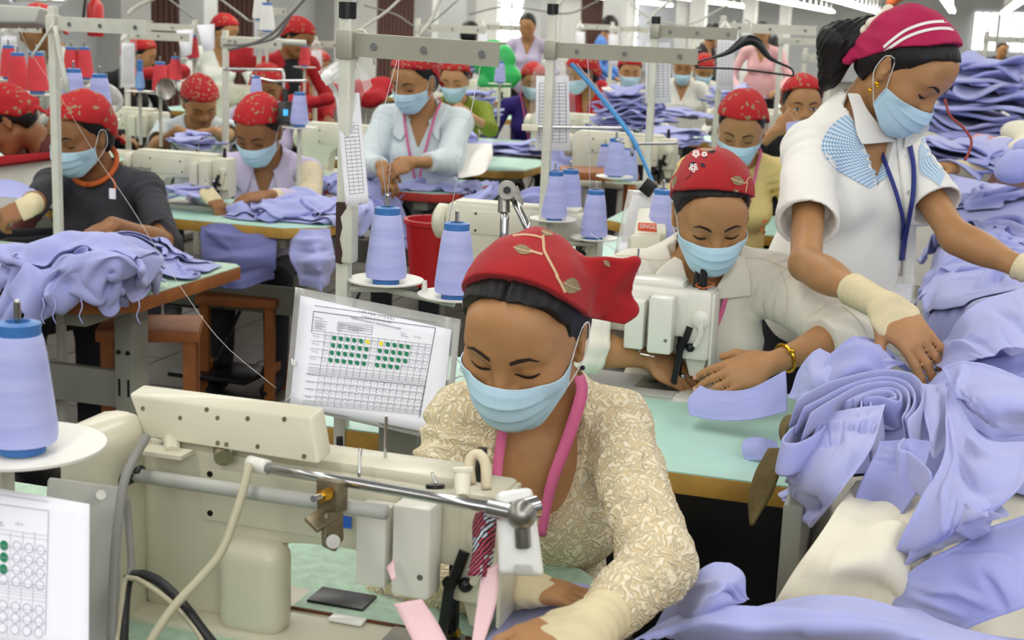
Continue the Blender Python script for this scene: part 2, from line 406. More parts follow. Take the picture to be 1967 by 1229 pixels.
def stripes_mat():
 m = mat('zebra_strip', 'FFFFFF', 0.7); nt = m.node_tree; b = nt.nodes['Principled BSDF']
 tc = nt.nodes.new('ShaderNodeTexCoord'); w = nt.nodes.new('ShaderNodeTexWave'); w.bands_direction = 'DIAGONAL'; w.inputs['Scale'].default_value = 3.3; w.inputs['Distortion'].default_value = 2.5; w.inputs['Detail Scale'].default_value = 1.0
 nt.links.new(tc.outputs['UV'], w.inputs['Vector'])
 r = nt.nodes.new('ShaderNodeValToRGB'); r.color_ramp.interpolation = 'CONSTANT'; e = r.color_ramp.elements
 e[0].color = (*lin('15131C'), 1); e[1].position = 0.62; e[1].color = (*lin('C84A62'), 1)
 nt.links.new(w.outputs['Fac'], r.inputs['Fac'])
 n = nt.nodes.new('ShaderNodeTexNoise'); n.inputs['Scale'].default_value = 1.4; nt.links.new(tc.outputs['UV'], n.inputs['Vector'])
 g = nt.nodes.new('ShaderNodeMath'); g.operation = 'GREATER_THAN'; g.inputs[1].default_value = 0.52; nt.links.new(n.outputs['Fac'], g.inputs[0])
 r2 = nt.nodes.new('ShaderNodeValToRGB'); r2.color_ramp.interpolation = 'CONSTANT'; e = r2.color_ramp.elements
 e[0].color = (*lin('1C2230'), 1); e[1].position = 0.5; e[1].color = (*lin('D6DCE4'), 1); nt.links.new(w.outputs['Fac'], r2.inputs['Fac'])
 mx = nt.nodes.new('ShaderNodeMixRGB'); nt.links.new(g.outputs[0], mx.inputs[0]); nt.links.new(r.outputs['Color'], mx.inputs[1]); nt.links.new(r2.outputs['Color'], mx.inputs[2])
 nt.links.new(mx.outputs['Color'], b.inputs['Base Color'])
 return m
M['zebra'] = stripes_mat()
def cone_mat(name, base, dark):
 """wound thread: fine criss-cross winding relief"""
 m = mat(name, base, 0.8, sheen=0.2); nt = m.node_tree; b = nt.nodes['Principled BSDF']
 tc = nt.nodes.new('ShaderNodeTexCoord'); w = nt.nodes.new('ShaderNodeTexWave'); w.bands_direction = 'Z'; w.inputs['Scale'].default_value = 260; w.inputs['Distortion'].default_value = 1.0
 n = nt.nodes.new('ShaderNodeTexNoise'); n.inputs['Scale'].default_value = 9; n.inputs['Detail'].default_value = 3
 mp = nt.nodes.new('ShaderNodeMapping'); mp.inputs['Scale'].default_value = (0.6, 0.6, 5.0); mp.inputs['Rotation'].default_value = (0.15, 0.1, 0)
 nt.links.new(tc.outputs['Object'], w.inputs['Vector']); nt.links.new(tc.outputs['Object'], mp.inputs['Vector']); nt.links.new(mp.outputs['Vector'], n.inputs['Vector'])
 r = nt.nodes.new('ShaderNodeValToRGB'); e = r.color_ramp.elements; e[0].position = 0.35; e[1].position = 0.6
 e[0].color = (*lin(dark), 1); e[1].color = (*lin(base), 1)
 nt.links.new(n.outputs['Fac'], r.inputs['Fac']); nt.links.new(r.outputs['Color'], b.inputs['Base Color'])
 bp = nt.nodes.new('ShaderNodeBump'); bp.inputs['Strength'].default_value = 0.3; bp.inputs['Distance'].default_value = 0.0006
 nt.links.new(w.outputs['Fac'], bp.inputs['Height']); nt.links.new(bp.outputs['Normal'], b.inputs['Normal'])
 return m
M['conethread'] = cone_mat('wound_periwinkle_thread', 'B9BEEF', 'A4AAE2')
# the hall: floor, walls, windows, ceiling
def onx(px, py, X):
 r = ray(px, py); return cC + r * ((X - cC[0]) / r[..., 0])[..., None]
TZ = 0.74
XL, XR_, YB, YF, ZC = -10.5, 7.5, -4.5, 47.0, 4.6
fl = MB().box(((XL + XR_) / 2, (YB + YF) / 2, -0.06), (XR_ - XL, YF - YB, 0.1)).build('floor', M['grout']); tag(fl, kind='structure')
tm = None
for i in range(14):
 for j in range(16):
  x, y = -4.6 + i * 0.4, 2.3 + j * 0.4
  mm_ = M['tiledark'] if (x < -2.15 or y > 5.4 or (x > -1.3 and y > 2.2)) else M['tile']  # shade put into the colour of tiles under and beyond the benches
  if tm is None:
   o = MB().box((0, 0, 0), (0.392, 0.392, 0.012), bev=0.002, seg=1).build('floor_tile', M['tile'], fl); tm = o.data
  else:
   o = bpy.data.objects.new('floor_tile', tm); link(o, fl)
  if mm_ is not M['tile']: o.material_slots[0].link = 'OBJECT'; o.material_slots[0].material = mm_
  o.location = (x, y, -0.004 + 0.0006 * rng.uniform(-1, 1))
far_tiles = MB().box((1.0, 27, -0.008), (17, 36, 0.004)).build('far_floor_shaded', M['tiledark'], fl)  # far floor in the same shade-darkened tile colour
def wall_seg(name, x0, x1, y0, y1, z0, z1, m=None, parent=None):
 return MB().box(((x0 + x1) / 2, (y0 + y1) / 2, (z0 + z1) / 2), (x1 - x0, y1 - y0, z1 - z0)).build(name, m or M['wall'], parent)
# left wall, set out from what stands along it: pillars, dark roller shutters, barred windows
yy = lambda px: float(onx(px, 30, XL)[1])
wl = wall_seg('wall_left', XL - 0.2, XL, YB, YF, 0, ZC); tag(wl, kind='structure')
def pillar(px0, px1, w=0.35):
 o = wall_seg('pillar', XL, XL + w, yy(px0), yy(px1), 0, ZC, M['wallwarm'], wl); return o
for a, b in ((186, 245), (606, 655), (655, 690), (873, 928), (1052, 1092), (1168, 1200), (1262, 1280), (1345, 1352)): pillar(a, b)
def shutter(px0, px1, n=26):
 y0, y1 = yy(px0), yy(px1)
 r = MB().box((XL + 0.03, (y0 + y1) / 2, 1.6), (0.04, y1 - y0, 3.2)).build('shutter', M['shutter'], wl)
 for k in range(n):
  yk = y0 + (y1 - y0) * (k + 0.5) / n
  MB().box((XL + 0.07, yk, 1.6), (0.03, (y1 - y0) / n * 0.82, 3.1), bev=0.008, seg=1).build('shutter_slat', M['shutter'], r)
shutter(246, 508); shutter(693, 872); shutter(1094, 1166, 14)
wn = 0
def barred_window(px0, px1, z0, z1, nx=3, nz=6):
 global wn; wn += 1
 y0, y1 = yy(px0), yy(px1)
 r = MB().box((XL + 0.02, (y0 + y1) / 2, (z0 + z1) / 2), (0.03, y1 - y0, z1 - z0)).build('window_%d' % wn, M['glasslit']); tag(r, kind='structure')
 for k in range(nx + 1):
  y = y0 + (y1 - y0) * k / nx
  MB().box((XL + 0.06, y, (z0 + z1) / 2), (0.05, 0.05, z1 - z0)).build('window_bar', M['wallwarm'], r)
 for k in range(nz + 1):
  z = z0 + (z1 - z0) * k / nz
  MB().box((XL + 0.06, (y0 + y1) / 2, z), (0.045, y1 - y0, 0.045)).build('window_bar', M['wallwarm'], r)
barred_window(930, 1000, 0.55, 3.2); barred_window(1203, 1240, 0.4, 2.9, 3, 7); barred_window(20, 120, 1.5, 3.2, 3, 5)
# end wall with the open bright bay on the right
wf = wall_seg('wall_back', XL, XR_, YF, YF + 0.2, 0, ZC); tag(wf, kind='structure')
def bay(px0, px1, py0, py1):
 global wn; wn += 1
 def ony(px, py, Y):
  r = ray(px, py); return cC + r * ((Y - cC[1]) / r[..., 1])[..., None]
 a, b = ony(px0, py0, YF), ony(px1, py1, YF); z1, z0 = max(a[2], b[2]), min(a[2], b[2])
 r = MB().box(((a[0] + b[0]) / 2, YF - 0.02, (z0 + z1) / 2), (b[0] - a[0], 0.05, z1 - z0)).build('window_%d' % wn, M['glasslit']); tag(r, kind='structure')
 for k in range(4):
  MB().box((a[0] + (b[0] - a[0]) * k / 3, YF - 0.08, (z0 + z1) / 2), (0.06, 0.06, z1 - z0)).build('window_bar', M['wallwarm'], r)
bay(1872, 1912, 24, 96); bay(1922, 1985, 24, 100)
wr_ = wall_seg('wall_right', XR_, XR_ + 0.2, 16, YF, 0, ZC); tag(wr_, kind='structure')
ce = wall_seg('ceiling', XL, XR_, 3.0, YF, ZC, ZC + 0.15, M['ceil']); tag(ce, kind='structure')
for k in range(9):
 MB().box(((XL + XR_) / 2, 6 + k * 5.0, 3.55), (XR_ - XL, 0.12, 0.28)).build('ceiling_beam', M['ceil'], ce)
for x in (-8.2, -5.2, 1.9, 4.4):
 for k in range(5):
  p_ = wall_seg('pillar', x, x + 0.3, 14 + k * 7.0, 14.3 + k * 7.0, 0, ZC, M['wallwarm'], fl)
# rows of hanging tube lamps; only their far ends come into view
lamp0 = None
tubes = [(-8.8, 30, 44), (-6.15, 26, 43.5), (-4.0, 22, 45), (-2.55, 20, 45), (-0.43, 16, 38), (0.76, 14, 38)]
ords = ['nearest', 'second', 'third', 'fourth', 'fifth', 'sixth', 'seventh', 'eighth', 'ninth', 'tenth', 'eleventh', 'twelfth', 'thirteenth', 'fourteenth', 'fifteenth', 'sixteenth', 'seventeenth', 'eighteenth']
names = ['lit tube lamp in the row of lamps next to the shuttered wall', 'lit tube lamp in the row over the far middle benches', 'lit tube lamp in the row above the white hanging bags', 'lit tube lamp in the row ending behind the magenta scarf', 'lit tube lamp in the broad row just above the magenta scarf', 'lit tube lamp in the row at the top right corner']
for (x, y0, y1), nm in zip(tubes, names):
 y = y0; ki = 0
 while y < y1:
  lb_ = nm.replace('lit tube lamp', ords[min(ki, 17)] + ' lamp'); ki += 1
  if lamp0 is None:
   lamp0 = thing('tube_lamp', lb_, 'lamp', (x, y, 2.14), group=nm.replace('lit tube lamp in the', 'lamps of the'))
   MB().prism([(-0.10, 0.0), (0.10, 0.0), (0.03, 0.06), (-0.03, 0.06)], 'y', -0.62, 0.62).build('reflector', M['lamp_body'], lamp0)
   MB().cyl((-0.045, -0.6, -0.02), (-0.045, 0.6, -0.02), 0.02, n=10).build('lamp_tube', M['tube'], lamp0)
   MB().cyl((0.045, -0.6, -0.02), (0.045, 0.6, -0.02), 0.02, n=10).build('lamp_tube', M['tube'], lamp0)
   MB().cyl((0, 0, 0.05), (0, 0, 1.42), 0.008, n=6).build('hanger_rod', M['lamp_body'], lamp0)
  else: copy_tree(lamp0, (x, y, 2.14), label=lb_, group=nm.replace('lit tube lamp in the', 'lamps of the'))
  y += 1.5
# work tables
def table(label, x0, x1, y0, y1, z=TZ, edge='ply', top='mint', cham=(0.10, 0.10, 0.05, 0.05), group=None, posts=True, postx=None, name='work_table', ledge=None):
 t = thing(name, label, 'table', ((x0 + x1) / 2, (y0 + y1) / 2, 0), group=group)
 hx, hy = (x1 - x0) / 2, (y1 - y0) / 2; c = cham   # near-right, near-left, far-right, far-left
 poly = [(-hx + c[1], -hy), (hx - c[0], -hy), (hx, -hy + c[0] * 0.8), (hx, hy - c[2]), (hx - c[2], hy), (-hx + c[3], hy), (-hx, hy - c[3]), (-hx, -hy + c[1] * 0.8)]
 MB().prism(poly, 'z', z - 0.040, z - 0.0025, bev=0.002).build('table_board', M[edge], t)
 MB().prism([(a * 0.997, b * 0.995) for a, b in poly], 'z', z - 0.0025, z).build('laminate_top', M[top], t)
 if posts:
  for sx in ((-1, 1) if postx is None else postx):
   px_ = sx * (hx - 0.17)
   p = MB().box((px_, -0.02, (z - 0.04) / 2 + 0.03), (0.060, 0.085, z - 0.10), bev=0.004).build('leg', M['legsteel'], t)
   for q in (0, 1):
    MB().box((px_ + (q - 0.5) * 0.03, -0.0635, z * 0.58), (0.006, 0.003, 0.05)).build('slot', M['blackmetal'], p); MB().cyl((px_ + (q - 0.5) * 0.03, -0.062, z * 0.72), (px_ + (q - 0.5) * 0.03, -0.067, z * 0.72), 0.007, n=8).build('bolt', M['blackmetal'], p)
   MB().box((px_, -0.02, 0.03), (0.07, hy * 1.9, 0.045), bev=0.006).build('foot_bar', M['legsteel'], t)
   MB().box((px_, -0.02, z - 0.065), (0.07, hy * 1.6, 0.04), bev=0.004).build('top_bracket', M['legsteel'], t)
  b = MB().box((0, 0.02, 0.40), (2 * hx - 0.3, 0.030, 0.11), bev=0.004).build('cross_rail', M['legsteel'], t)
  for sx in (-1, 1):
   for dz in (-0.035, 0.035): MB().cyl((sx * (hx - 0.19), 0.006, 0.40 + dz), (sx * (hx - 0.19), 0.002, 0.40 + dz), 0.009, n=8).build('bolt', M['blackmetal'], b)
  MB().box((-0.15, 0.12, 0.42), (0.22, 0.16, 0.20), bev=0.03).cyl((-0.28, 0.12, 0.42), (-0.02, 0.12, 0.42), 0.075, n=16).build('motor', M['blackmetal'], t)
  MB().box((0.05, -0.02, 0.10), (0.34, 0.26, 0.02), bev=0.006).cyl((0.0, 0.0, 0.10), (0.1, 0.1, 0.40), 0.008, n=6).build('treadle', M['blackmetal'], t)
 return t
# sewing machine, seen from behind (head on the right)
def machine(label, loc, main=False, mm='machinefar', group=None, boxes=True, panel=False, s=1.0, name='sewing_machine', led=False, pill=-0.285):
 t = thing(name, label, 'sewing machine', loc, group=group, scale=s); m = M[mm]
 b = MB()
 b.box((-0.16, 0.0, -0.012), (0.56, 0.178, 0.030), bev=0.006); bed = b.build('bed', m, t)
 MB().box((-0.035, 0.005, 0.0042), (0.10, 0.10, 0.003), bev=0.001, seg=1).build('needle_plate', M['steel'], bed)
 MB().cyl((0, 0, 0.004), (0, 0, 0.0075), 0.019, n=20).build('throat_disc', M['steel'], bed)
 MB().cyl((-0.055, 0.02, 0.004), (-0.055, 0.02, 0.007), 0.011, n=16).build('bolt', M['blackmetal'], bed)
 # column and arm as one casting
 pts = [(-0.435, 0.0), (pill, 0.0), (pill + 0.003, 0.06), (pill + 0.015, 0.098), (pill + 0.04, 0.118), (pill + 0.09, 0.124), (0.028, 0.124), (0.030, 0.215), (0.02, 0.228), (-0.42, 0.236), (-0.440, 0.215)]
 MB().prism(pts, 'y', -0.046, 0.046, bev=0.010).build('arm', m, t)
 MB().box((-0.20, -0.004, 0.232), (0.42, 0.072, 0.022), bev=0.008).build('top_cover', m, t)
 MB().box((-0.245, -0.048, 0.176), (0.20, 0.006, 0.075), bev=0.0025).build('back_cover', m, t)
 h = MB().box((0.042, 0.0, 0.152), (0.060, 0.088, 0.150), bev=0.008)
 h.prism([(0.014, 0.09), (0.070, 0.09), (0.056, 0.036), (0.030, 0.036)], 'y', -0.020, 0.034, bev=0.004)
 h.build('head', m, t)
 MB().box((0.0745, 0.0, 0.135), (0.006, 0.074, 0.175), bev=0.002).build('face_plate', m, t)
 MB().cyl((0.0, 0.0, 0.018), (0.0, 0.0, 0.10), 0.0035, n=8).cyl((0.0, 0, 0.0), (0.0, 0, 0.03), 0.0015, n=6).build('needle_bar', M['chrome'], t)
 f = MB().box((0.006, -0.012, 0.075), (0.012, 0.012, 0.10)).box((0.002, -0.012, 0.022), (0.012, 0.014, 0.03), bev=0.003).box((0.0, 0.0, 0.010), (0.014, 0.034, 0.006)).build('presser_foot', M['blackmetal'], t)
 MB().prism([(-0.018, 0.012), (0.012, 0.012), (0.004, 0.030), (-0.010, 0.030)], 'y', -0.006, 0.006).build('foot_guard', M['gold'], f)
 lv = MB().tube([(0.030, -0.047, 0.150), (0.022, -0.055, 0.12), (0.014, -0.056, 0.10), (0.004, -0.050, 0.030), (0.0, -0.020, 0.018)], 0.0075, 8).sph((0.034, -0.05, 0.106), 0.010, 10).sph((0.012, -0.052, 0.106), 0.009, 10).build('presser_lever', M['blackmetal'], t)
 MB().lathe([(0.0, 0), (0.017, 0), (0.019, 0.006), (0.012, 0.010), (0, 0.011)], (0.052, -0.045, 0.168), 16, Matrix.Rotation(math.radians(90), 3, 'X')).tube([(0.052, -0.052, 0.168), (0.056, -0.054, 0.14), (0.044, -0.050, 0.11)], 0.006, 6).build('lift_link', m, t)
 if boxes:
  MB().box((-0.083, -0.066, 0.150), (0.042, 0.040, 0.105), bev=0.005).build('solenoid_cover', M['machine2'] if mm != 'machinefar' else m, t)
  bb = MB().box((-0.026, -0.070, 0.155), (0.052, 0.046, 0.122), bev=0.006).build('solenoid_cover', M['machine2'] if mm != 'machinefar' else m, t)
  MB().cyl((-0.012, -0.0935, 0.125), (-0.012, -0.094, 0.125), 0.004, n=10).build('screw', M['steel'], bb)
  MB().tube([(-0.07, -0.08, 0.100), (-0.066, -0.08, 0.088), (-0.035, -0.082, 0.086)], 0.0016, 6).build('wire_guide', M['chrome'], t)
 MB().lathe([(0.0, 0), (0.045, 0), (0.058, 0.012), (0.058, 0.034), (0.04, 0.046), (0, 0.046)], (-0.440, 0, 0.165), 24, Matrix.Rotation(math.radians(-90), 3, 'Y')).build('handwheel', m, t)
 MB().cyl((-0.10, 0.0, 0.24), (-0.10, 0.0, 0.30), 0.0022, n=6).build('thread_pin', M['chrome'], t)
 MB().cyl((0.030, 0.010, 0.226), (0.030, 0.010, 0.252), 0.010, 0.008, n=12).cyl((0.030, 0.010, 0.252), (0.030, 0.010, 0.270), 0.007, n=12).build('tension_post', M['blackplastic'], t)
 for x, z in ((-0.33, 0.205), (-0.17, 0.20), (-0.33, 0.15), (-0.16, 0.15), (-0.055, 0.205)):
  MB().cyl((x, -0.0505, z), (x, -0.052, z), 0.0042, n=10).build('screw', M['blackmetal'], t)
 if panel:
  r = Matrix.Rotation(math.radians(-24), 3, 'X')
  q = MB().box((-0.27, 0.0, 0.30), (0.24, 0.035, 0.085), rot=r, bev=0.006).build('control_panel', m, t)
 return t
# thread cones and stands
def cone(label, loc, m='conethread', core='coneblue', group=None, s=1.0, name='thread_cone', h=0.128, r0=0.038, r1=0.026, pin=True):
 t = thing(name, label, 'thread cone', loc, group=group, scale=s)
 MB().lathe([(0.0, 0.0), (r0 * 0.66, 0.0), (r0 * 0.62, h + 0.012), (r1 * 0.5, h + 0.014), (r1 * 0.42, h + 0.006), (0, h + 0.004)], n=24).build('core', M[core], t)
 w = MB().lathe([(r0 * 0.70, 0.010), (r0 * 0.97, 0.012), (r0, 0.020), (r0 * 0.995, 0.03), (r1 + (r0 - r1) * 0.25, h * 0.82), (r1, h - 0.006), (r1 * 0.93, h), (r1 * 0.55, h + 0.002)], n=32).build('wound_thread', M[m], t)
 if pin: MB().cyl((0, 0, h - 0.01), (0, 0, h + 0.034), 0.0036, n=10).sph((0, 0, h + 0.034), 0.0036, 8).build('spindle_tip', M['chrome'], t)
 return t
def plate(parent, c, r=0.082):
 o = MB().lathe([(0.0, 0.0), (r * 0.30, 0.0), (r, 0.010), (r, 0.013), (r * 0.96, 0.014), (r * 0.30, 0.004), (0, 0.004)], c, 36).build('cone_plate', M['plate'], parent); return o
def stand(label, loc, top, arm=None, arm_len=0.34, armz=None, plates=(), plz=None, cap=True, group=None, m='pole', r=0.0115, armm='arm', name='thread_stand', armdir=0.0, tilt=0.0, kink=None):
 """loc: foot of the pole; top: height of the pole above it"""
 t = thing(name, label, 'thread stand', loc, group=group)
 MB().box((0, 0, top / 2), (0.024, 0.024, top), bev=0.003).build('pole', M[m], t)
 if cap: MB().cyl((0, 0, top), (0, 0, top + 0.028), 0.016, n=12).build('pole_cap', M['blackplastic'], t)
 z = armz if armz is not None else top - 0.06
 ca, sa = math.cos(armdir), math.sin(armdir)
 R_ = Matrix.Rotation(armdir, 3, 'Z') @ Matrix.Rotation(tilt, 3, 'Y')
 c = R_ @ Vector((arm_len / 2 - 0.012, 0, 0))
 a = MB().box((c.x, c.y, z + c.z), (arm_len, 0.003, 0.040), rot=R_).box(tuple(R_ @ Vector((arm_len / 2 - 0.012, 0.014, 0.0195)) + Vector((0, 0, z))), (arm_len, 0.030, 0.003), rot=R_).build('cross_arm', M[armm], t)
 for q in (0.18, 0.5, 0.86):
  p = R_ @ Vector((arm_len * q, -0.0015, 0)) + Vector((0, 0, z)); p2 = R_ @ Vector((arm_len * q, -0.005, 0)) + Vector((0, 0, z)); MB().cyl(p, p2, 0.0065, n=10).build('thread_eye', M['chrome'], a)
 MB().box((0, 0, z), (0.032, 0.034, 0.05), bev=0.003).build('arm_bracket', M[armm], t)
 for c in plates:
  pl = plate(t, c)
  MB().cyl((c[0], c[1], c[2]), (c[0], c[1], c[2] + 0.02), 0.004, n=8).build('spindle', M['chrome'], pl)
  d = Vector((c[0], c[1], 0)); MB().cyl((0, 0, c[2] - 0.006), (c[0], c[1], c[2] - 0.004), 0.0055, n=8).build('plate_arm', M[m], t)
 return t
def pole_xy(px, py, d): p = at(px, py, d); return p[0], p[1], p[2]
def z_at(px, py, x, y):
 """height of the point of the vertical line through x,y that shows at image row py"""
 best = None
 zs = np.linspace(-0.2, 3, 1601); P = np.stack([np.full_like(zs, x), np.full_like(zs, y), zs], 1) - cC; d = P @ cF
 v = H / 2 - FPX * (P @ cU) / d; return float(zs[np.argmin(np.abs(v - py))])
# paper, print and lettering
def unit(v): v = np.asarray(v, float); return v / (np.linalg.norm(v) + 1e-12)
class Quad:
 def __init__(s, tl, tr, br, bl): s.c = [np.asarray(x, float) for x in (tl, tr, br, bl)]; s.n = unit(np.cross(s.c[1] - s.c[0], s.c[3] - s.c[0])); s.n = s.n if s.n @ (cC - s.c[0]) > 0 else -s.n; s.bend = None
 def __call__(s, u, v, off=0.0):
  u = np.asarray(u, float)[..., None]; v = np.asarray(v, float)[..., None]
  p = s.c[0] * (1 - u) * (1 - v) + s.c[1] * u * (1 - v) + s.c[2] * u * v + s.c[3] * (1 - u) * v
  b = 0 if s.bend is None else s.bend(u, v)
  return p + s.n * (off + b)
 def size(s): return np.linalg.norm(s.c[1] - s.c[0]), np.linalg.norm(s.c[3] - s.c[0])
def unit(v): v = np.asarray(v, float); return v / (np.linalg.norm(v) + 1e-12)
def quad_sheet(name, q, m, parent, off=0.0, n=12, ext=(0, 0, 1, 1), thick=0.0006):
 U, V = np.meshgrid(np.linspace(ext[0], ext[2], n), np.linspace(ext[1], ext[3], n), indexing='ij')
 o = mesh_obj(name, q(U, V, off).reshape(-1, 3), grid_faces(n, n), m, parent, world=True)
 if thick: solid(o, thick)
 return o
def print_rects(name, q, rects, m, parent, off=0.0009):
 V, F = [], []
 for u0, v0, u1, v1 in rects:
  k = max(2, int(abs(u1 - u0) * 10) + 1, int(abs(v1 - v0) * 10) + 1)
  b = len(V); t = np.linspace(0, 1, k)
  if abs(u1 - u0) > abs(v1 - v0):
   for tt in t: V += [q(u0 + (u1 - u0) * tt, v0, off), q(u0 + (u1 - u0) * tt, v1, off)]
  else:
   for tt in t: V += [q(u0, v0 + (v1 - v0) * tt, off), q(u1, v0 + (v1 - v0) * tt, off)]
  for i in range(k - 1): F.append((b + 2 * i, b + 2 * i + 1, b + 2 * i + 3, b + 2 * i + 2))
 return mesh_obj(name, V, F, m, parent, smooth=False, world=True)
def lines(u0, v0, u1, v1, w, aspect=1.0):
 """a thin ruled line"""
 return (u0, v0 - w / 2, u1, v0 + w / 2) if abs(u1 - u0) > abs(v1 - v0) else (u0 - w / 2 * aspect, v0, u0 + w / 2 * aspect, v1)
_fonts = {}
def text_mesh(s, size=1.0):
 cu = bpy.data.curves.new('lettering', 'FONT'); cu.body = s; cu.size = size; cu.resolution_u = 2
 o = bpy.data.objects.new('lettering', cu); COL.objects.link(o)
 bpy.context.view_layer.update()
 me = bpy.data.meshes.new_from_object(o.evaluated_get(bpy.context.evaluated_depsgraph_get()))
 V = np.array([v.co[:] for v in me.vertices]); F = [tuple(p.vertices) for p in me.polygons]
 bpy.data.objects.remove(o); bpy.data.meshes.remove(me); bpy.data.curves.remove(cu)
 return V, F
def print_text(name, q, items, m, parent, off=0.001, wide=1.0):
 """items: (string, u, v, height in v); u,v of the baseline start"""
 W_, H_ = q.size(); VV, FF = [], []
 for s_, u, v, h in items:
  V, F = text_mesh(s_)
  if len(V) == 0: continue
  k = h / 0.7; uu = u + V[:, 0] * k * H_ / W_ * wide; vv = v - V[:, 1] * k
  b = len(VV); VV += list(q(uu, vv, off)); FF += [tuple(b + i for i in f) for f in F]
 return mesh_obj(name, VV, FF, m, parent, smooth=False, world=True)
def print_dots(name, q, cs, ru, rv, m, parent, off=0.0012, ring=False):
 VV, FF = [], []
 for u, v in cs:
  b = len(VV); n = 14
  a = np.linspace(0, 2 * math.pi, n, endpoint=False)
  if ring:
   VV += list(q(u + ru * np.cos(a), v + rv * np.sin(a), off)); VV += list(q(u + ru * 0.86 * np.cos(a), v + rv * 0.86 * np.sin(a), off))
   FF += [(b + i, b + (i + 1) % n, b + n + (i + 1) % n, b + n + i) for i in range(n)]
  else:
   VV += list(q(u + ru * np.cos(a), v + rv * np.sin(a), off)); FF.append(tuple(range(b, b + n)))
 return mesh_obj(name, VV, FF, m, parent, smooth=False, world=True)
# soft-body modelling: distance fields turned into one smooth mesh
def rotm(rx=0.0, ry=0.0, rz=0.0):
 return np.array(Matrix.Rotation(rz, 3, 'Z') @ Matrix.Rotation(ry, 3, 'Y') @ Matrix.Rotation(rx, 3, 'X'))
class SDF:
 def __init__(s): s.p = []; s.disp = None
 def copy(s):
  n = SDF(); n.p = list(s.p); n.disp = s.disp; return n
 def cap(s, a, b, ra, rb=None, k=0.02, sub=False):
  a = np.asarray(a, float); b = np.asarray(b, float); rb = ra if rb is None else rb
  s.p.append(('cap', (a + b) / 2, np.linalg.norm(b - a) / 2 + max(ra, rb), (a, b, ra, rb), k, sub)); return s
 def ell(s, c, r, R=None, k=0.02, sub=False):
  s.p.append(('ell', np.asarray(c, float), max(r), (np.asarray(c, float), np.asarray(r, float), np.eye(3) if R is None else R), k, sub)); return s
 def tri(s, a, b, c, th, k=0.01, sub=False):
  a, b, c = (np.asarray(x, float) for x in (a, b, c)); m = (a + b + c) / 3
  s.p.append(('tri', m, max(np.linalg.norm(x - m) for x in (a, b, c)) + th, (a, b, c, th), k, sub)); return s
 def box(s, c, h, R=None, rd=0.0, k=0.01, sub=False):
  s.p.append(('box', np.asarray(c, float), float(np.linalg.norm(h)) + rd, (np.asarray(c, float), np.asarray(h, float), np.eye(3) if R is None else R, rd), k, sub)); return s
 def bounds(s, pad=0.02):
  lo = np.full(3, 1e9); hi = -lo
  for t, c, r, a, k, sub in s.p:
   if sub: continue
   if t == 'cap':
    l = np.minimum(a[0] - a[2], a[1] - a[3]); h = np.maximum(a[0] + a[2], a[1] + a[3])
   elif t == 'ell':
    e = np.sqrt(((a[2] * a[1][None, :]) ** 2).sum(1)); l, h = a[0] - e, a[0] + e
   elif t == 'tri': l = np.min(a[:3], axis=0) - a[3]; h = np.max(a[:3], axis=0) + a[3]
   else: l = c - r; h = c + r
   lo = np.minimum(lo, l); hi = np.maximum(hi, h)
  return lo - pad, hi + pad
 def ev(s, P, margin=None):
  P = np.asarray(P, np.float32); d = np.full(len(P), 1.0, np.float32)
  for t, c, r, a, k, sub in s.p:
   c = np.asarray(c, np.float32)
   if margin is not None:
    m = max(margin, k * 1.5) + r
    idx = np.nonzero((np.abs(P[:, 0] - c[0]) < m) & (np.abs(P[:, 1] - c[1]) < m) & (np.abs(P[:, 2] - c[2]) < m))[0]
    if len(idx) == 0: continue
    Q = P[idx]
   else: idx = None; Q = P
   if t == 'cap':
    A = a[0].astype(np.float32); B = (a[1] - a[0]).astype(np.float32); pa = Q - A
    h = np.clip(pa @ B / max(float(B @ B), 1e-9), 0, 1)
    dd = np.sqrt(((pa - h[:, None] * B) ** 2).sum(1)) - (a[2] + (a[3] - a[2]) * h)
   elif t == 'ell':
    q = (Q - c) @ a[2].astype(np.float32); rr = a[1].astype(np.float32)
    k0 = np.sqrt(((q / rr) ** 2).sum(1)); k1 = np.sqrt(((q / (rr * rr)) ** 2).sum(1)) + 1e-6
    dd = k0 * (k0 - 1) / k1
   elif t == 'box':
    q = np.abs((Q - c) @ a[2].astype(np.float32)) - a[1].astype(np.float32)
    dd = np.sqrt((np.maximum(q, 0) ** 2).sum(1)) + np.minimum(q.max(1), 0) - a[3]
   else:
    A, B, C_, th = a; A, B, C_ = (x.astype(np.float32) for x in (A, B, C_))
    nn = np.cross(B - A, C_ - A); nn = nn / (np.linalg.norm(nn) + 1e-9)
    best = None; inside = np.ones(len(Q), bool)
    for u, v in ((A, B), (B, C_), (C_, A)):
     e = v - u; pu = Q - u; h = np.clip(pu @ e / float(e @ e), 0, 1)
     de = ((pu - h[:, None] * e) ** 2).sum(1); best = de if best is None else np.minimum(best, de)
     inside &= (pu @ np.cross(nn, e)) > 0
    dd = np.where(inside, np.abs((Q - A) @ nn), np.sqrt(best)) - th
   cur = d if idx is None else d[idx]
   if not sub:
    h = np.maximum(k - np.abs(cur - dd), 0) / max(k, 1e-6)
    n = np.minimum(cur, dd) - h * h * k * 0.25
   else:
    h = np.maximum(k - np.abs(cur + dd), 0) / max(k, 1e-6)
    n = np.maximum(cur, -dd) + h * h * k * 0.25
   if idx is None: d = n.astype(np.float32)
   else: d[idx] = n
  if s.disp is not None: d = s.disp(P, d)
  return d
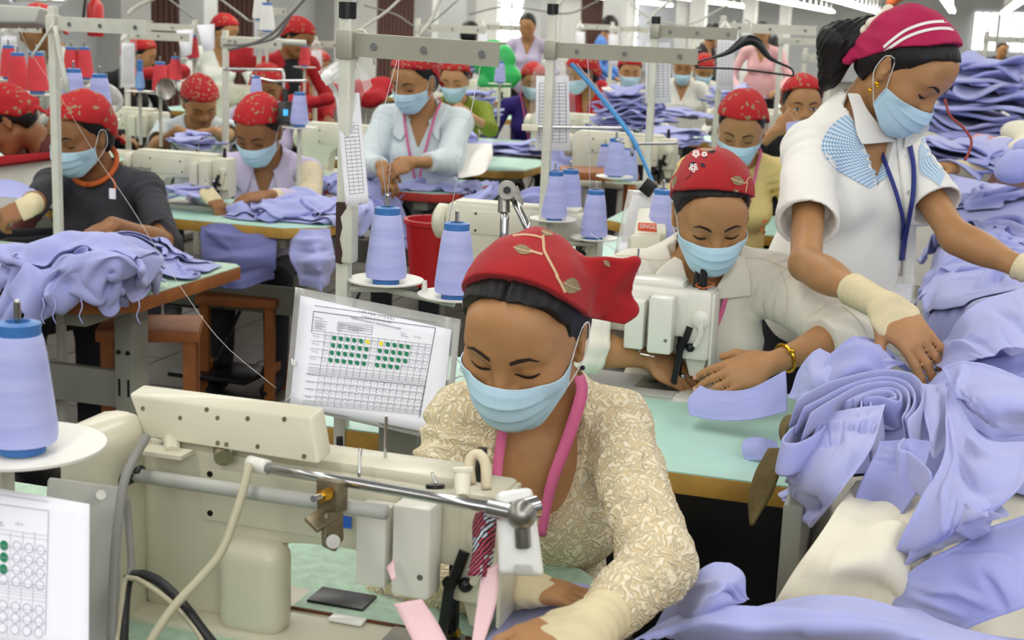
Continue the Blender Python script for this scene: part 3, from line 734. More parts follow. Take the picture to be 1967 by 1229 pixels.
def sdf_mesh(f, h, bounds=None, disp_margin=0.012):
 lo, hi = f.bounds() if bounds is None else bounds
 n = np.ceil((hi - lo) / (4 * h)).astype(int) + 1
 cx = [lo[i] + np.arange(n[i]) * 4 * h for i in range(3)]
 G = np.stack(np.meshgrid(*cx, indexing='ij'), -1).reshape(-1, 3)
 dc = f.ev(G + 2 * h).reshape(n)                       # centres of coarse cells
 N = n * 4
 near = np.abs(dc) < 4 * h * 0.9 + 4 * h * 0.87 + disp_margin
 D = np.repeat(np.repeat(np.repeat(dc, 4, 0), 4, 1), 4, 2)
 ci = np.argwhere(near)
 off = np.stack(np.meshgrid(*[np.arange(4)] * 3, indexing='ij'), -1).reshape(-1, 3)
 I = (ci[:, None, :] * 4 + off[None]).reshape(-1, 3)
 P = lo + I * h
 D[I[:, 0], I[:, 1], I[:, 2]] = f.ev(P, margin=6 * h + disp_margin)
 D[0] = D[-1] = 1; D[:, 0] = D[:, -1] = 1; D[:, :, 0] = D[:, :, -1] = 1
 # surface nets
 S = D < 0
 c = S[:-1, :-1, :-1].astype(np.int8)
 for dx, dy, dz in ((1, 0, 0), (0, 1, 0), (0, 0, 1), (1, 1, 0), (1, 0, 1), (0, 1, 1), (1, 1, 1)):
  c = c + S[dx:N[0] - 1 + dx, dy:N[1] - 1 + dy, dz:N[2] - 1 + dz]
 A = np.argwhere((c > 0) & (c < 8))
 idx = -np.ones(c.shape, np.int32); idx[A[:, 0], A[:, 1], A[:, 2]] = np.arange(len(A))
 corners = np.array([[i, j, k] for i in (0, 1) for j in (0, 1) for k in (0, 1)])
 vals = np.stack([D[A[:, 0] + q[0], A[:, 1] + q[1], A[:, 2] + q[2]] for q in corners], 1)
 acc = np.zeros((len(A), 3)); cnt = np.zeros(len(A))
 for a in range(8):
  for b in range(a + 1, 8):
   if np.abs(corners[a] - corners[b]).sum() != 1: continue
   va, vb = vals[:, a], vals[:, b]; m = (va < 0) != (vb < 0)
   t = np.where(m, va / np.where(m, va - vb, 1), 0)
   acc += np.where(m[:, None], corners[a] + t[:, None] * (corners[b] - corners[a]), 0); cnt += m
 V = lo + (A + acc / cnt[:, None]) * h
 F = []
 for ax in range(3):
  sl0 = [slice(None)] * 3; sl1 = [slice(None)] * 3; sl0[ax] = slice(0, -1); sl1[ax] = slice(1, None)
  s0, s1 = S[tuple(sl0)], S[tuple(sl1)]
  for sign in (0, 1):
   E_ = np.argwhere((s0 != s1) & (s0 == bool(sign)))
   u, v = [(1, 2), (2, 0), (0, 1)][ax]
   E_ = E_[(E_[:, u] > 0) & (E_[:, v] > 0) & (E_[:, u] < N[u] - 1) & (E_[:, v] < N[v] - 1)]
   if len(E_) == 0: continue
   def at_(du, dv):
    q = E_.copy(); q[:, u] -= du; q[:, v] -= dv; return idx[q[:, 0], q[:, 1], q[:, 2]]
   q = np.stack([at_(1, 1), at_(0, 1), at_(0, 0), at_(1, 0)], 1)
   F.append(q if sign else q[:, ::-1])
 F = np.vstack(F); F = F[(F >= 0).all(1)]
 return V, F
def fast_mesh(name, V, F, mat_, parent=None):
 if parent is not None: V = V - origin_of(parent)
 me = bpy.data.meshes.new(name)
 me.vertices.add(len(V)); me.vertices.foreach_set('co', V.astype(np.float32).ravel())
 me.loops.add(len(F) * 4); me.loops.foreach_set('vertex_index', F.astype(np.int32).ravel())
 me.polygons.add(len(F)); me.polygons.foreach_set('loop_start', np.arange(0, len(F) * 4, 4, dtype=np.int32))
 me.polygons.foreach_set('loop_total', np.full(len(F), 4, np.int32)); me.polygons.foreach_set('use_smooth', np.ones(len(F), bool))
 me.update(calc_edges=True); me.validate()
 me.materials.append(mat_)
 o = bpy.data.objects.new(name, me); return link(o, parent)
def sdf_obj(name, f, h, mat_, parent=None, bounds=None):
 V, F = sdf_mesh(f, h, bounds); return fast_mesh(name, V, F, mat_, parent)
_WV = nrg.normal(size=(14, 3)); _WV /= np.linalg.norm(_WV, axis=1)[:, None]; _PH = nrg.uniform(0, 6.28, 14)
def wob(P, sc, seed=0, n=5):
 """cheap smooth noise in about -1..1"""
 o = np.zeros(len(P), np.float32)
 for i in range(n):
  j = (i + seed) % 14; k = (i * 3 + seed * 5 + 1) % 14
  wv = (_WV[j] * sc * (0.7 + 0.25 * i)).astype(np.float32)
  o += np.sin(P @ wv + _PH[j] + 1.3 * np.sin(P @ (_WV[k] * sc * 0.6).astype(np.float32) + _PH[k]))
 return o / n * 1.6
def wrinkle(amp, sc, seed=0, base=0.0):
 def g(P, d):
  n = wob(P, sc, seed); r = 1 - np.abs(n) * 2.0
  m = wob(P, sc * 0.35, seed + 3)
  return d - amp * (np.maximum(r, -0.6) * (0.55 + 0.45 * m)) - base * wob(P, sc * 0.4, seed + 7)
 return g
def trace_px(f, px, py, near=0.3, far=12.0, fallback=None, it=70):
 """first hit of the view line through a photograph pixel with the surface f: used to lay prints, straps and seams on a body"""
 r = ray(px, py); sh = r.shape[:-1]; r = r.reshape(-1, 3); L = np.linalg.norm(r, axis=1)
 t = np.full(len(r), near)
 for _ in range(it):
  P = cC + r * t[:, None]; d = f.ev(P); t = t + np.clip(d, -0.02, 0.3) * 0.85 / L
 d = f.ev(cC + r * t[:, None]); hit = (np.abs(d) < 0.004) & (t < far)
 return (cC + r * t[:, None]).reshape(*sh, 3), hit.reshape(sh), t.reshape(sh)
def start_depth(f):
 lo, hi = f.bounds(0.02); c = np.array([[x, y, z] for x in (lo[0], hi[0]) for y in (lo[1], hi[1]) for z in (lo[2], hi[2])])
 return max(0.2, ((c - cC) @ cF).min() - 0.02)
def strip(name, f, A, B, mat_, parent, n=16, m=3, off=0.0012, thick=0.0, uvs=(1, 1), smooth_depth=False, cat=True):
 """a strip between two outlines given as seen in the photograph, laid on surface f"""
 A = catmull(A, n) if cat else np.asarray(A, float); B = catmull(B, n) if cat else np.asarray(B, float); n = len(A)
 t = np.linspace(0, 1, m)[None, :, None]
 G = A[:, None, :] * (1 - t) + B[:, None, :] * t
 P, hit, T = trace_px(f, G[..., 0], G[..., 1], near=start_depth(f))
 keep = None
 if not hit.all() and not smooth_depth:
  keep = hit.copy(); T = np.where(hit, T, np.median(T[hit]) if hit.any() else 1.0)
  if hit.sum() < 4: print('strip missed', name); return None
 elif not hit.all():
  if not hit.any(): print('strip missed', name); return None
  med = np.median(T[hit]);
  for i in range(n):
   row = T[i][hit[i]]
   fill = np.median(row) if len(row) else None
   if fill is not None: T[i][~hit[i]] = fill; hit[i] = True
  good = np.nonzero(hit.all(1))[0]
  for i in range(n):
   if not hit[i].all(): T[i] = T[good[np.argmin(np.abs(good - i))]] if len(good) else med
 if smooth_depth:
  for _ in range(smooth_depth if smooth_depth > 1 else 6):
   T[1:-1] = np.minimum(T[1:-1], (T[:-2] + T[1:-1] * 2 + T[2:]) / 4)
 P = cC + ray(G[..., 0], G[..., 1]) * (T - off)[..., None]
 uv = np.stack(np.meshgrid(np.linspace(0, uvs[0], n), np.linspace(0, uvs[1], m), indexing='ij'), -1).reshape(-1, 2)
 fcs = grid_faces(n, m)
 if keep is not None: kk = keep.ravel(); fcs = [f_ for f_ in fcs if all(kk[i] for i in f_)]
 if not fcs: return None
 o = mesh_obj(name, P.reshape(-1, 3), fcs, mat_, parent, world=True, uv=uv)
 if thick: solid(o, thick, 0.0)
 return o
def line_strip(name, f, pts, wpx, mat_, parent, n=24, **kw):
 C_ = catmull(pts, n); T = np.gradient(C_, axis=0); T /= np.linalg.norm(T, axis=1)[:, None] + 1e-9
 N_ = np.stack([-T[:, 1], T[:, 0]], 1); w = np.asarray(wpx if not np.isscalar(wpx) else np.full(n, wpx), float)
 if len(w) != n: w = np.interp(np.linspace(0, 1, n), np.linspace(0, 1, len(w)), w)
 return strip(name, f, C_ + N_ * w[:, None] / 2, C_ - N_ * w[:, None] / 2, mat_, parent, cat=False, **kw)
# people
def facing(yaw): a = math.radians(yaw); return -Dh * math.cos(a) + Rh * math.sin(a)     # 0 = towards the photographer, + = towards the right of the view
def frame(yaw, bow, roll=0.0):
 f = facing(yaw); b = math.radians(bow)
 fw = f * math.cos(b) - Z * math.sin(b); up = Z * math.cos(b) + f * math.sin(b)
 r = math.radians(roll); rt = np.cross(fw, up)
 rt2 = rt * math.cos(r) + up * math.sin(r); up2 = np.cross(rt2, fw)
 return np.stack([rt2, fw, up2], 1)              # columns: subject's right, forward, up
def ik(S, T, l1, l2, hint):
 d = T - S; L = min(np.linalg.norm(d), (l1 + l2) * 0.995); u = unit(d); T = S + u * L
 a = (l1 * l1 - l2 * l2 + L * L) / (2 * L); h = math.sqrt(max(l1 * l1 - a * a, 0))
 n = hint - u * (hint @ u); return S + u * a + unit(n) * h, T
def add_hand(f, wrist, d, palm, side, s=1.0, curl=0.5, spread=0.12, thumb=0.5, nails=None, curls=None):
 """wrist, direction of the fingers, way the palm looks, side=+1 when the thumb leaves towards cross(d, palm)"""
 d = unit(d); palm = unit(palm - d * (palm @ d)); q = unit(np.cross(d, palm)) * side
 wrist = np.asarray(wrist, float)
 f.ell(wrist + d * 0.040 * s - palm * 0.002, (0.036 * s, 0.040 * s, 0.0135 * s), np.stack([q, d, palm], 1), k=0.014)
 f.ell(wrist + d * 0.018 * s + q * 0.016 * s + palm * 0.006, (0.018 * s, 0.026 * s, 0.014 * s), np.stack([q, d, palm], 1), k=0.012)
 tips = []
 for i, (off, L, r) in enumerate(((0.024, 0.066, 0.0079), (0.008, 0.074, 0.0082), (-0.009, 0.069, 0.0078), (-0.0245, 0.054, 0.0069))):
  c = curl if curls is None else curls[i]
  dd = unit(d + q * (0.5 - i / 3.0) * spread * 2); p = wrist + d * 0.072 * s + q * off * s - palm * 0.002
  segs = [0.44, 0.31, 0.25]; angs = [c * 0.75, c * 0.85, c * 0.55]; a = 0.0; prev = wrist + d * 0.045 * s + q * off * 0.9 * s
  f.cap(prev, p, r * 1.06 * s, r * 1.05 * s, k=0.008)
  for sg, an in zip(segs, angs):
   a += an; v = dd * math.cos(a) + palm * math.sin(a); n = p + v * L * sg * s
   f.cap(p, n, r * s, r * 0.9 * s, k=0.0035); p = n; r *= 0.92
  tips.append((p, v, -dd * -math.sin(a) * -1 + -palm * math.cos(a) if False else unit(dd * math.sin(a) - palm * math.cos(a)), r * s))
 tb = wrist + d * 0.022 * s + q * 0.024 * s + palm * 0.006
 v1 = unit(d * 0.72 + q * 0.65 + palm * (0.15 + 0.35 * thumb)); v2 = unit(d * 0.95 + q * (0.35 - 0.3 * thumb) + palm * (0.1 + 0.55 * thumb))
 m = tb + v1 * 0.034 * s; e = m + v2 * 0.026 * s
 f.cap(tb, m, 0.0105 * s, 0.0088 * s, k=0.010); f.cap(m, e, 0.0088 * s, 0.0075 * s, k=0.003)
 tips.append((e, v2, unit(np.cross(v2, np.cross(d, palm) * 0 + palm) * 0 - palm), 0.0075 * s))
 return tips
def head_local(): pass
def add_head(f, Hc, B, s=1.0, nose=True, lid=True, ears=True):
 """skull, brow, sockets, closed-down lids, nose, cheeks, lips, jaw and ears in the head frame B (right, forward, up)"""
 def L(x, y, z): return Hc + B @ (np.array([x, y, z]) * s)
 def E(c, r, k=0.02, sub=False, R=None): f.ell(L(*c), tuple(v * s for v in r), B if R is None else B @ R, k=k * s, sub=sub)
 def C(a, b, ra, rb=None, k=0.015, sub=False): f.cap(L(*a), L(*b), ra * s, None if rb is None else rb * s, k=k * s, sub=sub)
 E((0, -0.014, 0.030), (0.0745, 0.094, 0.083))
 E((0, 0.024, -0.010), (0.067, 0.064, 0.086), 0.03)
 E((0, 0.034, -0.052), (0.050, 0.050, 0.052), 0.03)
 C((-0.018, 0.060, -0.088), (0.018, 0.060, -0.088), 0.0185, k=0.03)
 for sx in (-1, 1):
  C((sx * 0.046, -0.004, -0.058), (sx * 0.020, 0.052, -0.086), 0.017, 0.016, k=0.025)
  E((sx * 0.040, 0.056, -0.026), (0.024, 0.020, 0.022), 0.025)
  E((sx * 0.0315, 0.098, 0.001), (0.0175, 0.017, 0.0125), 0.018, sub=True)
  E((sx * 0.0315, 0.0715, -0.001), (0.0160, 0.0135, 0.0125), 0.004)
  C((sx * 0.014, 0.0815, 0.0195), (sx * 0.046, 0.0715, 0.0225), 0.0065, 0.0055, k=0.016)
 E((0, 0.066, 0.045), (0.050, 0.024, 0.040), 0.03)
 if nose:
  C((0, 0.083, 0.010), (0, 0.098, -0.026), 0.0068, 0.0100, k=0.014)
  for sx in (-1, 1): E((sx * 0.0125, 0.091, -0.031), (0.0085, 0.0095, 0.0075), 0.008)
 C((-0.014, 0.083, -0.052), (0.014, 0.083, -0.052), 0.0062, k=0.008)
 C((-0.012, 0.082, -0.0625), (0.012, 0.082, -0.0625), 0.0068, k=0.008)
 if ears:
  for sx in (-1, 1):
   R = rotm(0.12, sx * 0.12, sx * -0.32)
   E((sx * 0.0765, -0.012, -0.006), (0.0065, 0.017, 0.030), 0.006, R=R)
   E((sx * 0.0850, -0.006, 0.000), (0.0060, 0.0085, 0.015), 0.005, sub=True, R=R)
   E((sx * 0.0740, -0.003, -0.030), (0.0060, 0.0080, 0.009), 0.006)
 return L
def local_cut(fn, h, Hc, B, s):
 """return a displacement that keeps only the part of the field where fn(x,y,z in head frame) < 0"""
 def g(P, d):
  q = ((P - Hc.astype(np.float32)) @ B.astype(np.float32)) / s
  return np.maximum(d, fn(q[:, 0], q[:, 1], q[:, 2]).astype(np.float32) * s)
 return g
def hair_field(Hc, B, s, part=False, lowback=-0.07, hz=0.010):
 f = SDF()
 f.ell(Hc + B @ (np.array([0, -0.018, 0.030]) * s), np.array((0.0815, 0.099, 0.091)) * s, B)
 f.ell(Hc + B @ (np.array([0, -0.045, -0.020]) * s), np.array((0.070, 0.066, 0.070)) * s, B, k=0.03)
 f.ell(Hc + B @ (np.array([0, 0.030, 0.055]) * s), np.array((0.068, 0.060, 0.052)) * s, B, k=0.02)
 def fn(x, y, z):
  # hairline: high over the forehead, in front of the ears, down to the nape
  yl = np.interp(z - hz * np.clip((z - 0.02) * 40, 0, 1), [-0.08, -0.03, -0.012, 0.0, 0.02, 0.045, 0.062, 0.078, 0.10], [-0.045, -0.030, 0.012, 0.022, 0.030, 0.046, 0.054, 0.075, 0.13])
  yl = yl + 0.0010 * np.sin(x * 160 + z * 90)
  return np.maximum(y - yl, lowback - z)
 cut = local_cut(fn, 0, Hc, B, s)
 def g(P, d):
  q = ((P - Hc.astype(np.float32)) @ B.astype(np.float32)) / s
  a = np.arctan2(q[:, 2] - 0.03, q[:, 1] + 0.10); lat = q[:, 0]
  d = d - 0.0006 * s * np.sin(lat * 420 + 3 * np.sin(a * 5)) - 0.0006 * s * np.sin(lat * 190 + a * 4)
  if part: d = d + 0.006 * s * np.exp(-((lat - 0.004) / 0.0022) ** 2) * (q[:, 1] > 0)
  return cut(P, d)
 f.disp = g; return f
def scarf_field(Hc, B, s, front=(0.066, 0.075), ear=0.030, back=-0.045, puff=0.0, flaps=(), wr=0.0016, seed=0, tail=True, slope=None, xs=0.0):
 f = SDF()
 L = lambda x, y, z: Hc + B @ (np.array([x, y, z]) * s)
 f.ell(L(0, -0.018, 0.034), np.array((0.087, 0.104, 0.095 + puff)) * s, B)
 f.ell(L(0, 0.026, 0.058), np.array((0.0735, 0.0675, 0.0585 + puff * 0.6)) * s, B, k=0.03)
 f.ell(L(0, -0.062, -0.005), np.array((0.066, 0.058, 0.058)) * s, B, k=0.04)
 if tail:
  f.ell(L(0, -0.120, -0.020), np.array((0.018, 0.020, 0.016)) * s, B, k=0.02)
  f.tri(L(0, -0.112, -0.018), L(0.030, -0.135, -0.085), L(0.058, -0.118, -0.065), 0.004 * s, k=0.012)
  f.tri(L(0, -0.112, -0.018), L(-0.030, -0.135, -0.080), L(-0.058, -0.118, -0.060), 0.004 * s, k=0.012)
 for fl in flaps:
  f.tri(L(*fl[0]), L(*fl[1]), L(*fl[2]), (fl[3] if len(fl) > 3 else 0.005) * s, k=0.022 * s)
 yf, zf = front[1], front[0]
 def fn(x, y, z):
  zl = np.interp(y, [-0.12, -0.07, -0.01, 0.03, yf, 0.12], [back - 0.04, back, ear, ear + (zf - ear) * 0.42, zf, zf + 0.004]) + xs * x
  zl = np.where(y < -0.085, -1.0, zl)
  return zl - z
 cut = local_cut(fn, 0, Hc, B, s)
 def g(P, d):
  q = ((P - Hc.astype(np.float32)) @ B.astype(np.float32)) / s
  # pulled folds that gather towards the knot at the nape
  ang = np.arctan2(q[:, 0], q[:, 2] + 0.02); w = np.clip((-q[:, 1] + 0.05) * 9, 0.08, 1)
  d = d - wr * s * w * (np.sin(ang * 9 + 2 * np.sin(q[:, 1] * 40 + seed)) + 0.6 * np.sin(ang * 17 + seed + q[:, 1] * 50))
  d = d - 0.0012 * s * wob(q.astype(np.float32), 45, seed)
  return cut(P, d)
 f.disp = g; return f
def mask_geo(Hc, B, s, f, nu=33, nv=46, drop=0.0, wide=0.070, wl=0.012):
 """pleated surgical mask tented over nose and chin; returns grid of points"""
 us = np.linspace(-1, 1, nu); vs_ = np.linspace(0, 1, nv)
 P = np.zeros((nu, nv, 3))
 phi = np.radians(78)
 for i, u in enumerate(us):
  a = u * phi
  for j, v in enumerate(vs_):
   ztop, zbot = -0.020 - 0.004 * abs(u) ** 1.5 + 0.004 * (1 - abs(u)), -0.112 + 0.040 * abs(u) ** 2.2
   z = ztop + (zbot - ztop) * v - drop
   yc = np.interp(v, [0, 0.10, 0.28, 0.5, 0.78, 0.92, 1.0], [0.108, 0.114, 0.118, 0.113, 0.101, 0.090, 0.076])
   ys = np.interp(v, [0, 1], [0.022, 0.018])
   x = (wide - wl * v * v) * math.sin(a) / math.sin(phi) * (0.95 + 0.05 * abs(u))
   w = (math.cos(a) - math.cos(phi)) / (1 - math.cos(phi)); w = w ** 0.80
   narrow = 1 - 0.25 * math.exp(-((v - 0.05) / 0.12) ** 2) * (1 - abs(u)) * 0
   y = ys + (yc - ys) * w
   pl = (v * 3.6) % 1.0; amp = 0.0042 * math.sin(math.pi * min(max((v - 0.08) / 0.84, 0), 1)) * (1 - abs(u) ** 4)
   y += amp * (pl - 0.5) * 1.6 if 0.1 < v < 0.95 else 0
   P[i, j] = (x, y, z)
 Wd = Hc + (P.reshape(-1, 3) * s) @ B.T
 for _ in range(3):
  d = f.ev(Wd); push = np.maximum(0.0022 * s - d, 0)
  c = Hc + B @ (np.array([0, 0.0, -0.04]) * s); dirs = Wd - c; dirs /= np.linalg.norm(dirs, axis=1)[:, None]
  Wd = Wd + dirs * push[:, None]
 return Wd.reshape(nu, nv, 3)
def make_mask(root, Hc, B, s, f, drop=0.0, loops=True, low=False, tie=False, wide=0.070):
 G = mask_geo(Hc, B, s, f, drop=drop, wide=wide)
 nu, nv = G.shape[:2]
 o = mesh_obj('face_mask', G.reshape(-1, 3), grid_faces(nu, nv), M['mask'], root, world=True)
 solid(o, 0.0012, 0)
 if loops:
  L = lambda x, y, z: Hc + B @ (np.array([x, y, z]) * s)
  for sx, i in ((-1, 0), (1, nu - 1)):
   p = [G[i, 1], L(sx * 0.074, 0.012, -0.006 - drop * 0.5), L(sx * 0.080, -0.002, 0.022), L(sx * 0.083, -0.022, 0.014), L(sx * 0.081, -0.022, -0.024), L(sx * 0.076, -0.004, -0.046 - drop * 0.3), G[i, nv - 2]]
   v, fc = tube_geo(catmull(p, 22), 0.0011 * s, 5)
   mesh_obj('ear_loop', v, fc, M['elastic'], o, world=True)
  for nm, j in (('top_binding', 0), ('bottom_binding', nv - 1)):
   v, fc = tube_geo(G[:, j], 0.0011 * s, 5); mesh_obj(nm, v, fc, M['maskedge'], o, world=True)
  for i in (0, nu - 1):
   v, fc = tube_geo(G[i, :], 0.0016 * s, 5); mesh_obj('side_binding', v, fc, M['maskedge'], o, world=True)
 return o, G
def face_marks(root, Hc, B, s, f, eyes='closed', lips=False, brow_w=1.0):
 """eyebrows, lash lines (or open eyes) and lips laid on the face"""
 def lay(name, xa, za, hw, m, n=14, off=0.0007):
  xs = np.interp(np.linspace(0, 1, n), np.linspace(0, 1, len(xa)), xa); zs = np.interp(np.linspace(0, 1, n), np.linspace(0, 1, len(za)), za)
  h = np.interp(np.linspace(0, 1, n), np.linspace(0, 1, len(hw)), hw)
  V = []
  o0 = np.stack([np.r_[xs, xs, xs], np.full(3 * n, 0.16), np.r_[zs - h, zs, zs + h]], 1)
  dr = B @ np.array([0, -1.0, 0]); P = Hc + (o0 * s) @ B.T
  for _ in range(40):
   d = f.ev(P); P = P + dr * (np.clip(d, -0.01, 0.1) * 0.9)[:, None]
  P = P - dr * off * s
  P = P.reshape(3, n, 3)
  mesh_obj(name, P.reshape(-1, 3), grid_faces(3, n), m, root, world=True)
 for sx in (-1, 1):
  lay('eyebrow', [sx * 0.0135, sx * 0.024, sx * 0.038, sx * 0.050], [0.0190, 0.0245, 0.0275, 0.0215], np.array([0.0032, 0.0036, 0.0026, 0.0008]) * brow_w, M['brow'])
  if eyes == 'closed':
   lay('eyelashes', [sx * 0.0165, sx * 0.024, sx * 0.032, sx * 0.040, sx * 0.0475], [-0.0040, -0.0072, -0.0084, -0.0070, -0.0030], [0.0012, 0.0028, 0.0034, 0.0032, 0.0016], M['lid'])  # lashes drawn wide to include the shadow of the lid
  else:
   lay('eye_white', [sx * 0.0190, sx * 0.0245, sx * 0.032, sx * 0.039, sx * 0.046], [-0.001, -0.0005, 0.0, 0, 0.0005], [0.0004, 0.0034, 0.0044, 0.0036, 0.0004], M['stripe'])
   lay('iris', [sx * 0.0265, sx * 0.029, sx * 0.032, sx * 0.035, sx * 0.0375], [-0.0005] * 5, [0.001, 0.0042, 0.0048, 0.0042, 0.001], M['lid'], off=0.0014)
   lay('eyelashes', [sx * 0.0165, sx * 0.024, sx * 0.032, sx * 0.040, sx * 0.0480], [-0.0010, 0.0035, 0.0050, 0.0040, 0.0005], [0.0006, 0.0010, 0.0013, 0.0012, 0.0006], M['lid'], off=0.0018)
 if lips:
  lay('upper_lip', [-0.024, -0.012, 0, 0.012, 0.024], [-0.0560, -0.0530, -0.0540, -0.0530, -0.0560], [0.0006, 0.0030, 0.0028, 0.0030, 0.0006], M['lip'])
  lay('lower_lip', [-0.022, -0.010, 0, 0.010, 0.022], [-0.0580, -0.0620, -0.0630, -0.0620, -0.0580], [0.0006, 0.0034, 0.0042, 0.0034, 0.0006], M['lip'])
SHORT = 0.66
class Person: pass
def person(label, head, yaw=0, bow=25, roll=0, s=1.0, tyaw=None, lean=12, group=None, hands=(), shirt='whiteshirt', skin='skin', sleeve='long', res=0.006, hres=None,
  scarf='scarffar', scarf_kw=None, mask=True, maskdrop=0.0, seated=True, marks=True, eyes='closed', lips=False, neckcut='v', neck_in=0.0, wr=0.0035, wsc=26, seed=1,
  collar=None, lanyard=None, hair=True, tail=True, pants='trousers', loose=0.0, nb_off=(0, 0, 0), sh_off=(0, 0), shw=0.150, sleeve_r=1.0, scale_body=1.0, legs=True, ponytail=False, tw=0.124, hz=0.008, ring=0.0, vdeep=0.15, shz=-0.056):
 p = Person(); p.s = s
 Hc = at(*head); B = frame(yaw, bow, roll); p.Hc, p.B = Hc, B
 ty = yaw * 0.5 if tyaw is None else tyaw
 T = frame(ty, -0.0001); ft = T[:, 1]; ln = math.radians(lean); tr = T[:, 0]
 tu = Z * math.cos(ln) + ft * math.sin(ln); tf = ft * math.cos(ln) - Z * math.sin(ln)
 b = s * scale_body
 NB = Hc + B @ (np.array([0, -0.030, -0.070]) * s) - tu * 0.060 * b - tf * (0.012 + 0.03 * math.sin(math.radians(bow))) * s + tr * nb_off[0] + tf * nb_off[1] + tu * nb_off[2]
 p.NB, p.tr, p.tf, p.tu = NB, tr, tf, tu
 Lt = lambda x, f_, u: NB + (tr * x + tf * f_ + tu * u) * b
 p.Lt = Lt
 pel = Lt(0, -0.02, -0.46)
 root = thing('person', label, 'person', (0, 0, 0), group=group)
 base = pel.copy(); base[2] = 0
 root.location = tuple(base); p.root = root
 # skin: head, neck, chest, arms and hands as one surface
 f = SDF(); add_head(f, Hc, B, s)
 f.cap(Hc + B @ (np.array([0, -0.026, -0.045]) * s), NB + tu * 0.005, 0.047 * s, 0.052 * b, k=0.03)
 torso = [('ell', (0, 0.0, -0.165), (tw, 0.088, 0.165)), ('ell', (0, 0.005, -0.33), (0.112, 0.082, 0.12)), ('ell', (0, 0, -0.45), (0.150, 0.11, 0.10))]
 SL, SR = Lt(-shw - 0.01, sh_off[0], shz), Lt(shw + 0.01, sh_off[1], shz)
 p.SL, p.SR = SL, SR
 def body(g, e, k=0.03):
  for t, c, r in torso: g.ell(Lt(*c), np.array(r) * b + e, np.stack([tr, tf, tu], 1), k=k)
  for S in (SL, SR):
   g.cap(Lt(0, -0.01, -0.018), S, 0.043 * b + e, 0.038 * b + e, k=k)
  for sx in (-1, 1):
   g.ell(Lt(sx * 0.062, 0.058, -0.19), np.array((0.058, 0.050, 0.055)) * b + e, np.stack([tr, tf, tu], 1), k=0.035)
 body(f, -0.006)
 arms = []
 for side, S in ((-1, SL), (1, SR)):
  hd = next((h for h in hands if h['side'] == side), None)
  if hd is None: hd = dict(side=side, w=Lt(side * 0.17, 0.26, -0.36), d=tf * 0.9 - tr * side * 0.4, palm=-tu, default=True)
  wv = hd['w']; wv = at(*wv) if isinstance(wv, tuple) else np.asarray(wv, float)
  hint = hd.get('hint'); hint = (tr * side * 0.8 - tu * 0.9 - tf * 0.2) if hint is None else np.asarray(hint, float)
  el = hd.get('el'); L1, L2 = 0.262 * b, 0.238 * b
  if el is not None: E_ = at(*el) if isinstance(el, tuple) else np.asarray(el, float); Wr = wv
  else: E_, Wr = ik(S, wv, L1, L2, hint)
  arms.append((S, E_, Wr, hd, side))
  cov = hd.get('sleeve', sleeve) != 'short'; th = 0.007 if cov else 0.0
  f.cap(S, E_, 0.036 * b - th, 0.031 * b - th * (1 if hd.get('sleeve', sleeve) == 'long' else 0.5), k=0.02); f.cap(E_, Wr, 0.0325 * b - (th if hd.get('sleeve', sleeve) == 'long' else 0), 0.0220 * b, k=0.015)
  if hd.get('sleeve', sleeve) != 'long': f.ell(E_ + (Wr - E_) * 0.25, np.array((0.0335, 0.0335, 0.07)) * b, np.stack([unit(np.cross(unit(Wr - E_), Z)), unit(np.cross(unit(Wr - E_), np.cross(unit(Wr - E_), Z))), unit(Wr - E_)], 1), k=0.02)
  dd = hd['d']; pl = hd.get('palm', -Z)
  hd['tips'] = add_hand(f, Wr, np.asarray(dd, float), np.asarray(pl, float), hd.get('ts', -side), s=b * hd.get('hs', 1.0), curl=hd.get('curl', 0.6), spread=hd.get('spread', 0.12), thumb=hd.get('thumb', 0.5), curls=hd.get('curls'))
 p.arms = arms
 p.skin = f
 lo, hi = f.bounds(0.015)
 p.body = sdf_obj('body', f, res, M[skin], root)
 # shirt
 g = SDF(); body(g, 0.007 + loose, 0.04)
 if loose or not seated: g.ell(Lt(0, 0.0, -0.38), np.array((0.150 if seated else 0.165, 0.115, 0.18)) * b + loose, np.stack([tr, tf, tu], 1), k=0.05)
 g.cap(Hc + B @ (np.array([0, -0.03, -0.09]) * s), NB, 0.052 * s, 0.062 * b, k=0.02)
 for S, E_, Wr, hd, side in arms:
  sl = hd.get('sleeve', sleeve); q = sleeve_r
  if sl == 'short':
   e = S + (E_ - S) * (SHORT + 0.06)
   g.cap(S, e, (0.046 * q + loose * .6) * b, (0.056 * q + loose * .6) * b, k=0.03)
  else:
   t = hd.get('cuff', 0.92 if sl == 'long' else 0.25)
   g.cap(S, E_, (0.045 * q + loose * .7) * b, (0.042 * q + loose * .7) * b, k=0.03)
   g.cap(E_, E_ + (Wr - E_) * t, (0.042 * q + loose * .7) * b, (0.031 * q + (0.010 if sl != 'long' else 0) + loose * .4) * b, k=0.02)
 ncut = SDF()
 if neckcut == 'v':
  ncut.cap(Hc + B @ (np.array([0, -0.03, -0.07]) * s), NB + tu * 0.004, 0.060 * s, 0.058 * b, k=0.01)
 elif neckcut == 'deep':
  ncut.cap(Hc + B @ (np.array([0, -0.03, -0.07]) * s), NB + tu * 0.004, 0.062 * s, 0.062 * b, k=0.01)
  ncut.ell(Lt(0, 0.115, -0.03), (0.078 * b, 0.10 * b, 0.135 * b), np.stack([tr, tf, tu], 1), k=0.02)
 else:
  ncut.cap(Hc + B @ (np.array([0, -0.03, -0.07]) * s), NB + tu * 0.0 + tf * 0.01, 0.062 * s, 0.066 * b, k=0.01)
 cuts = []
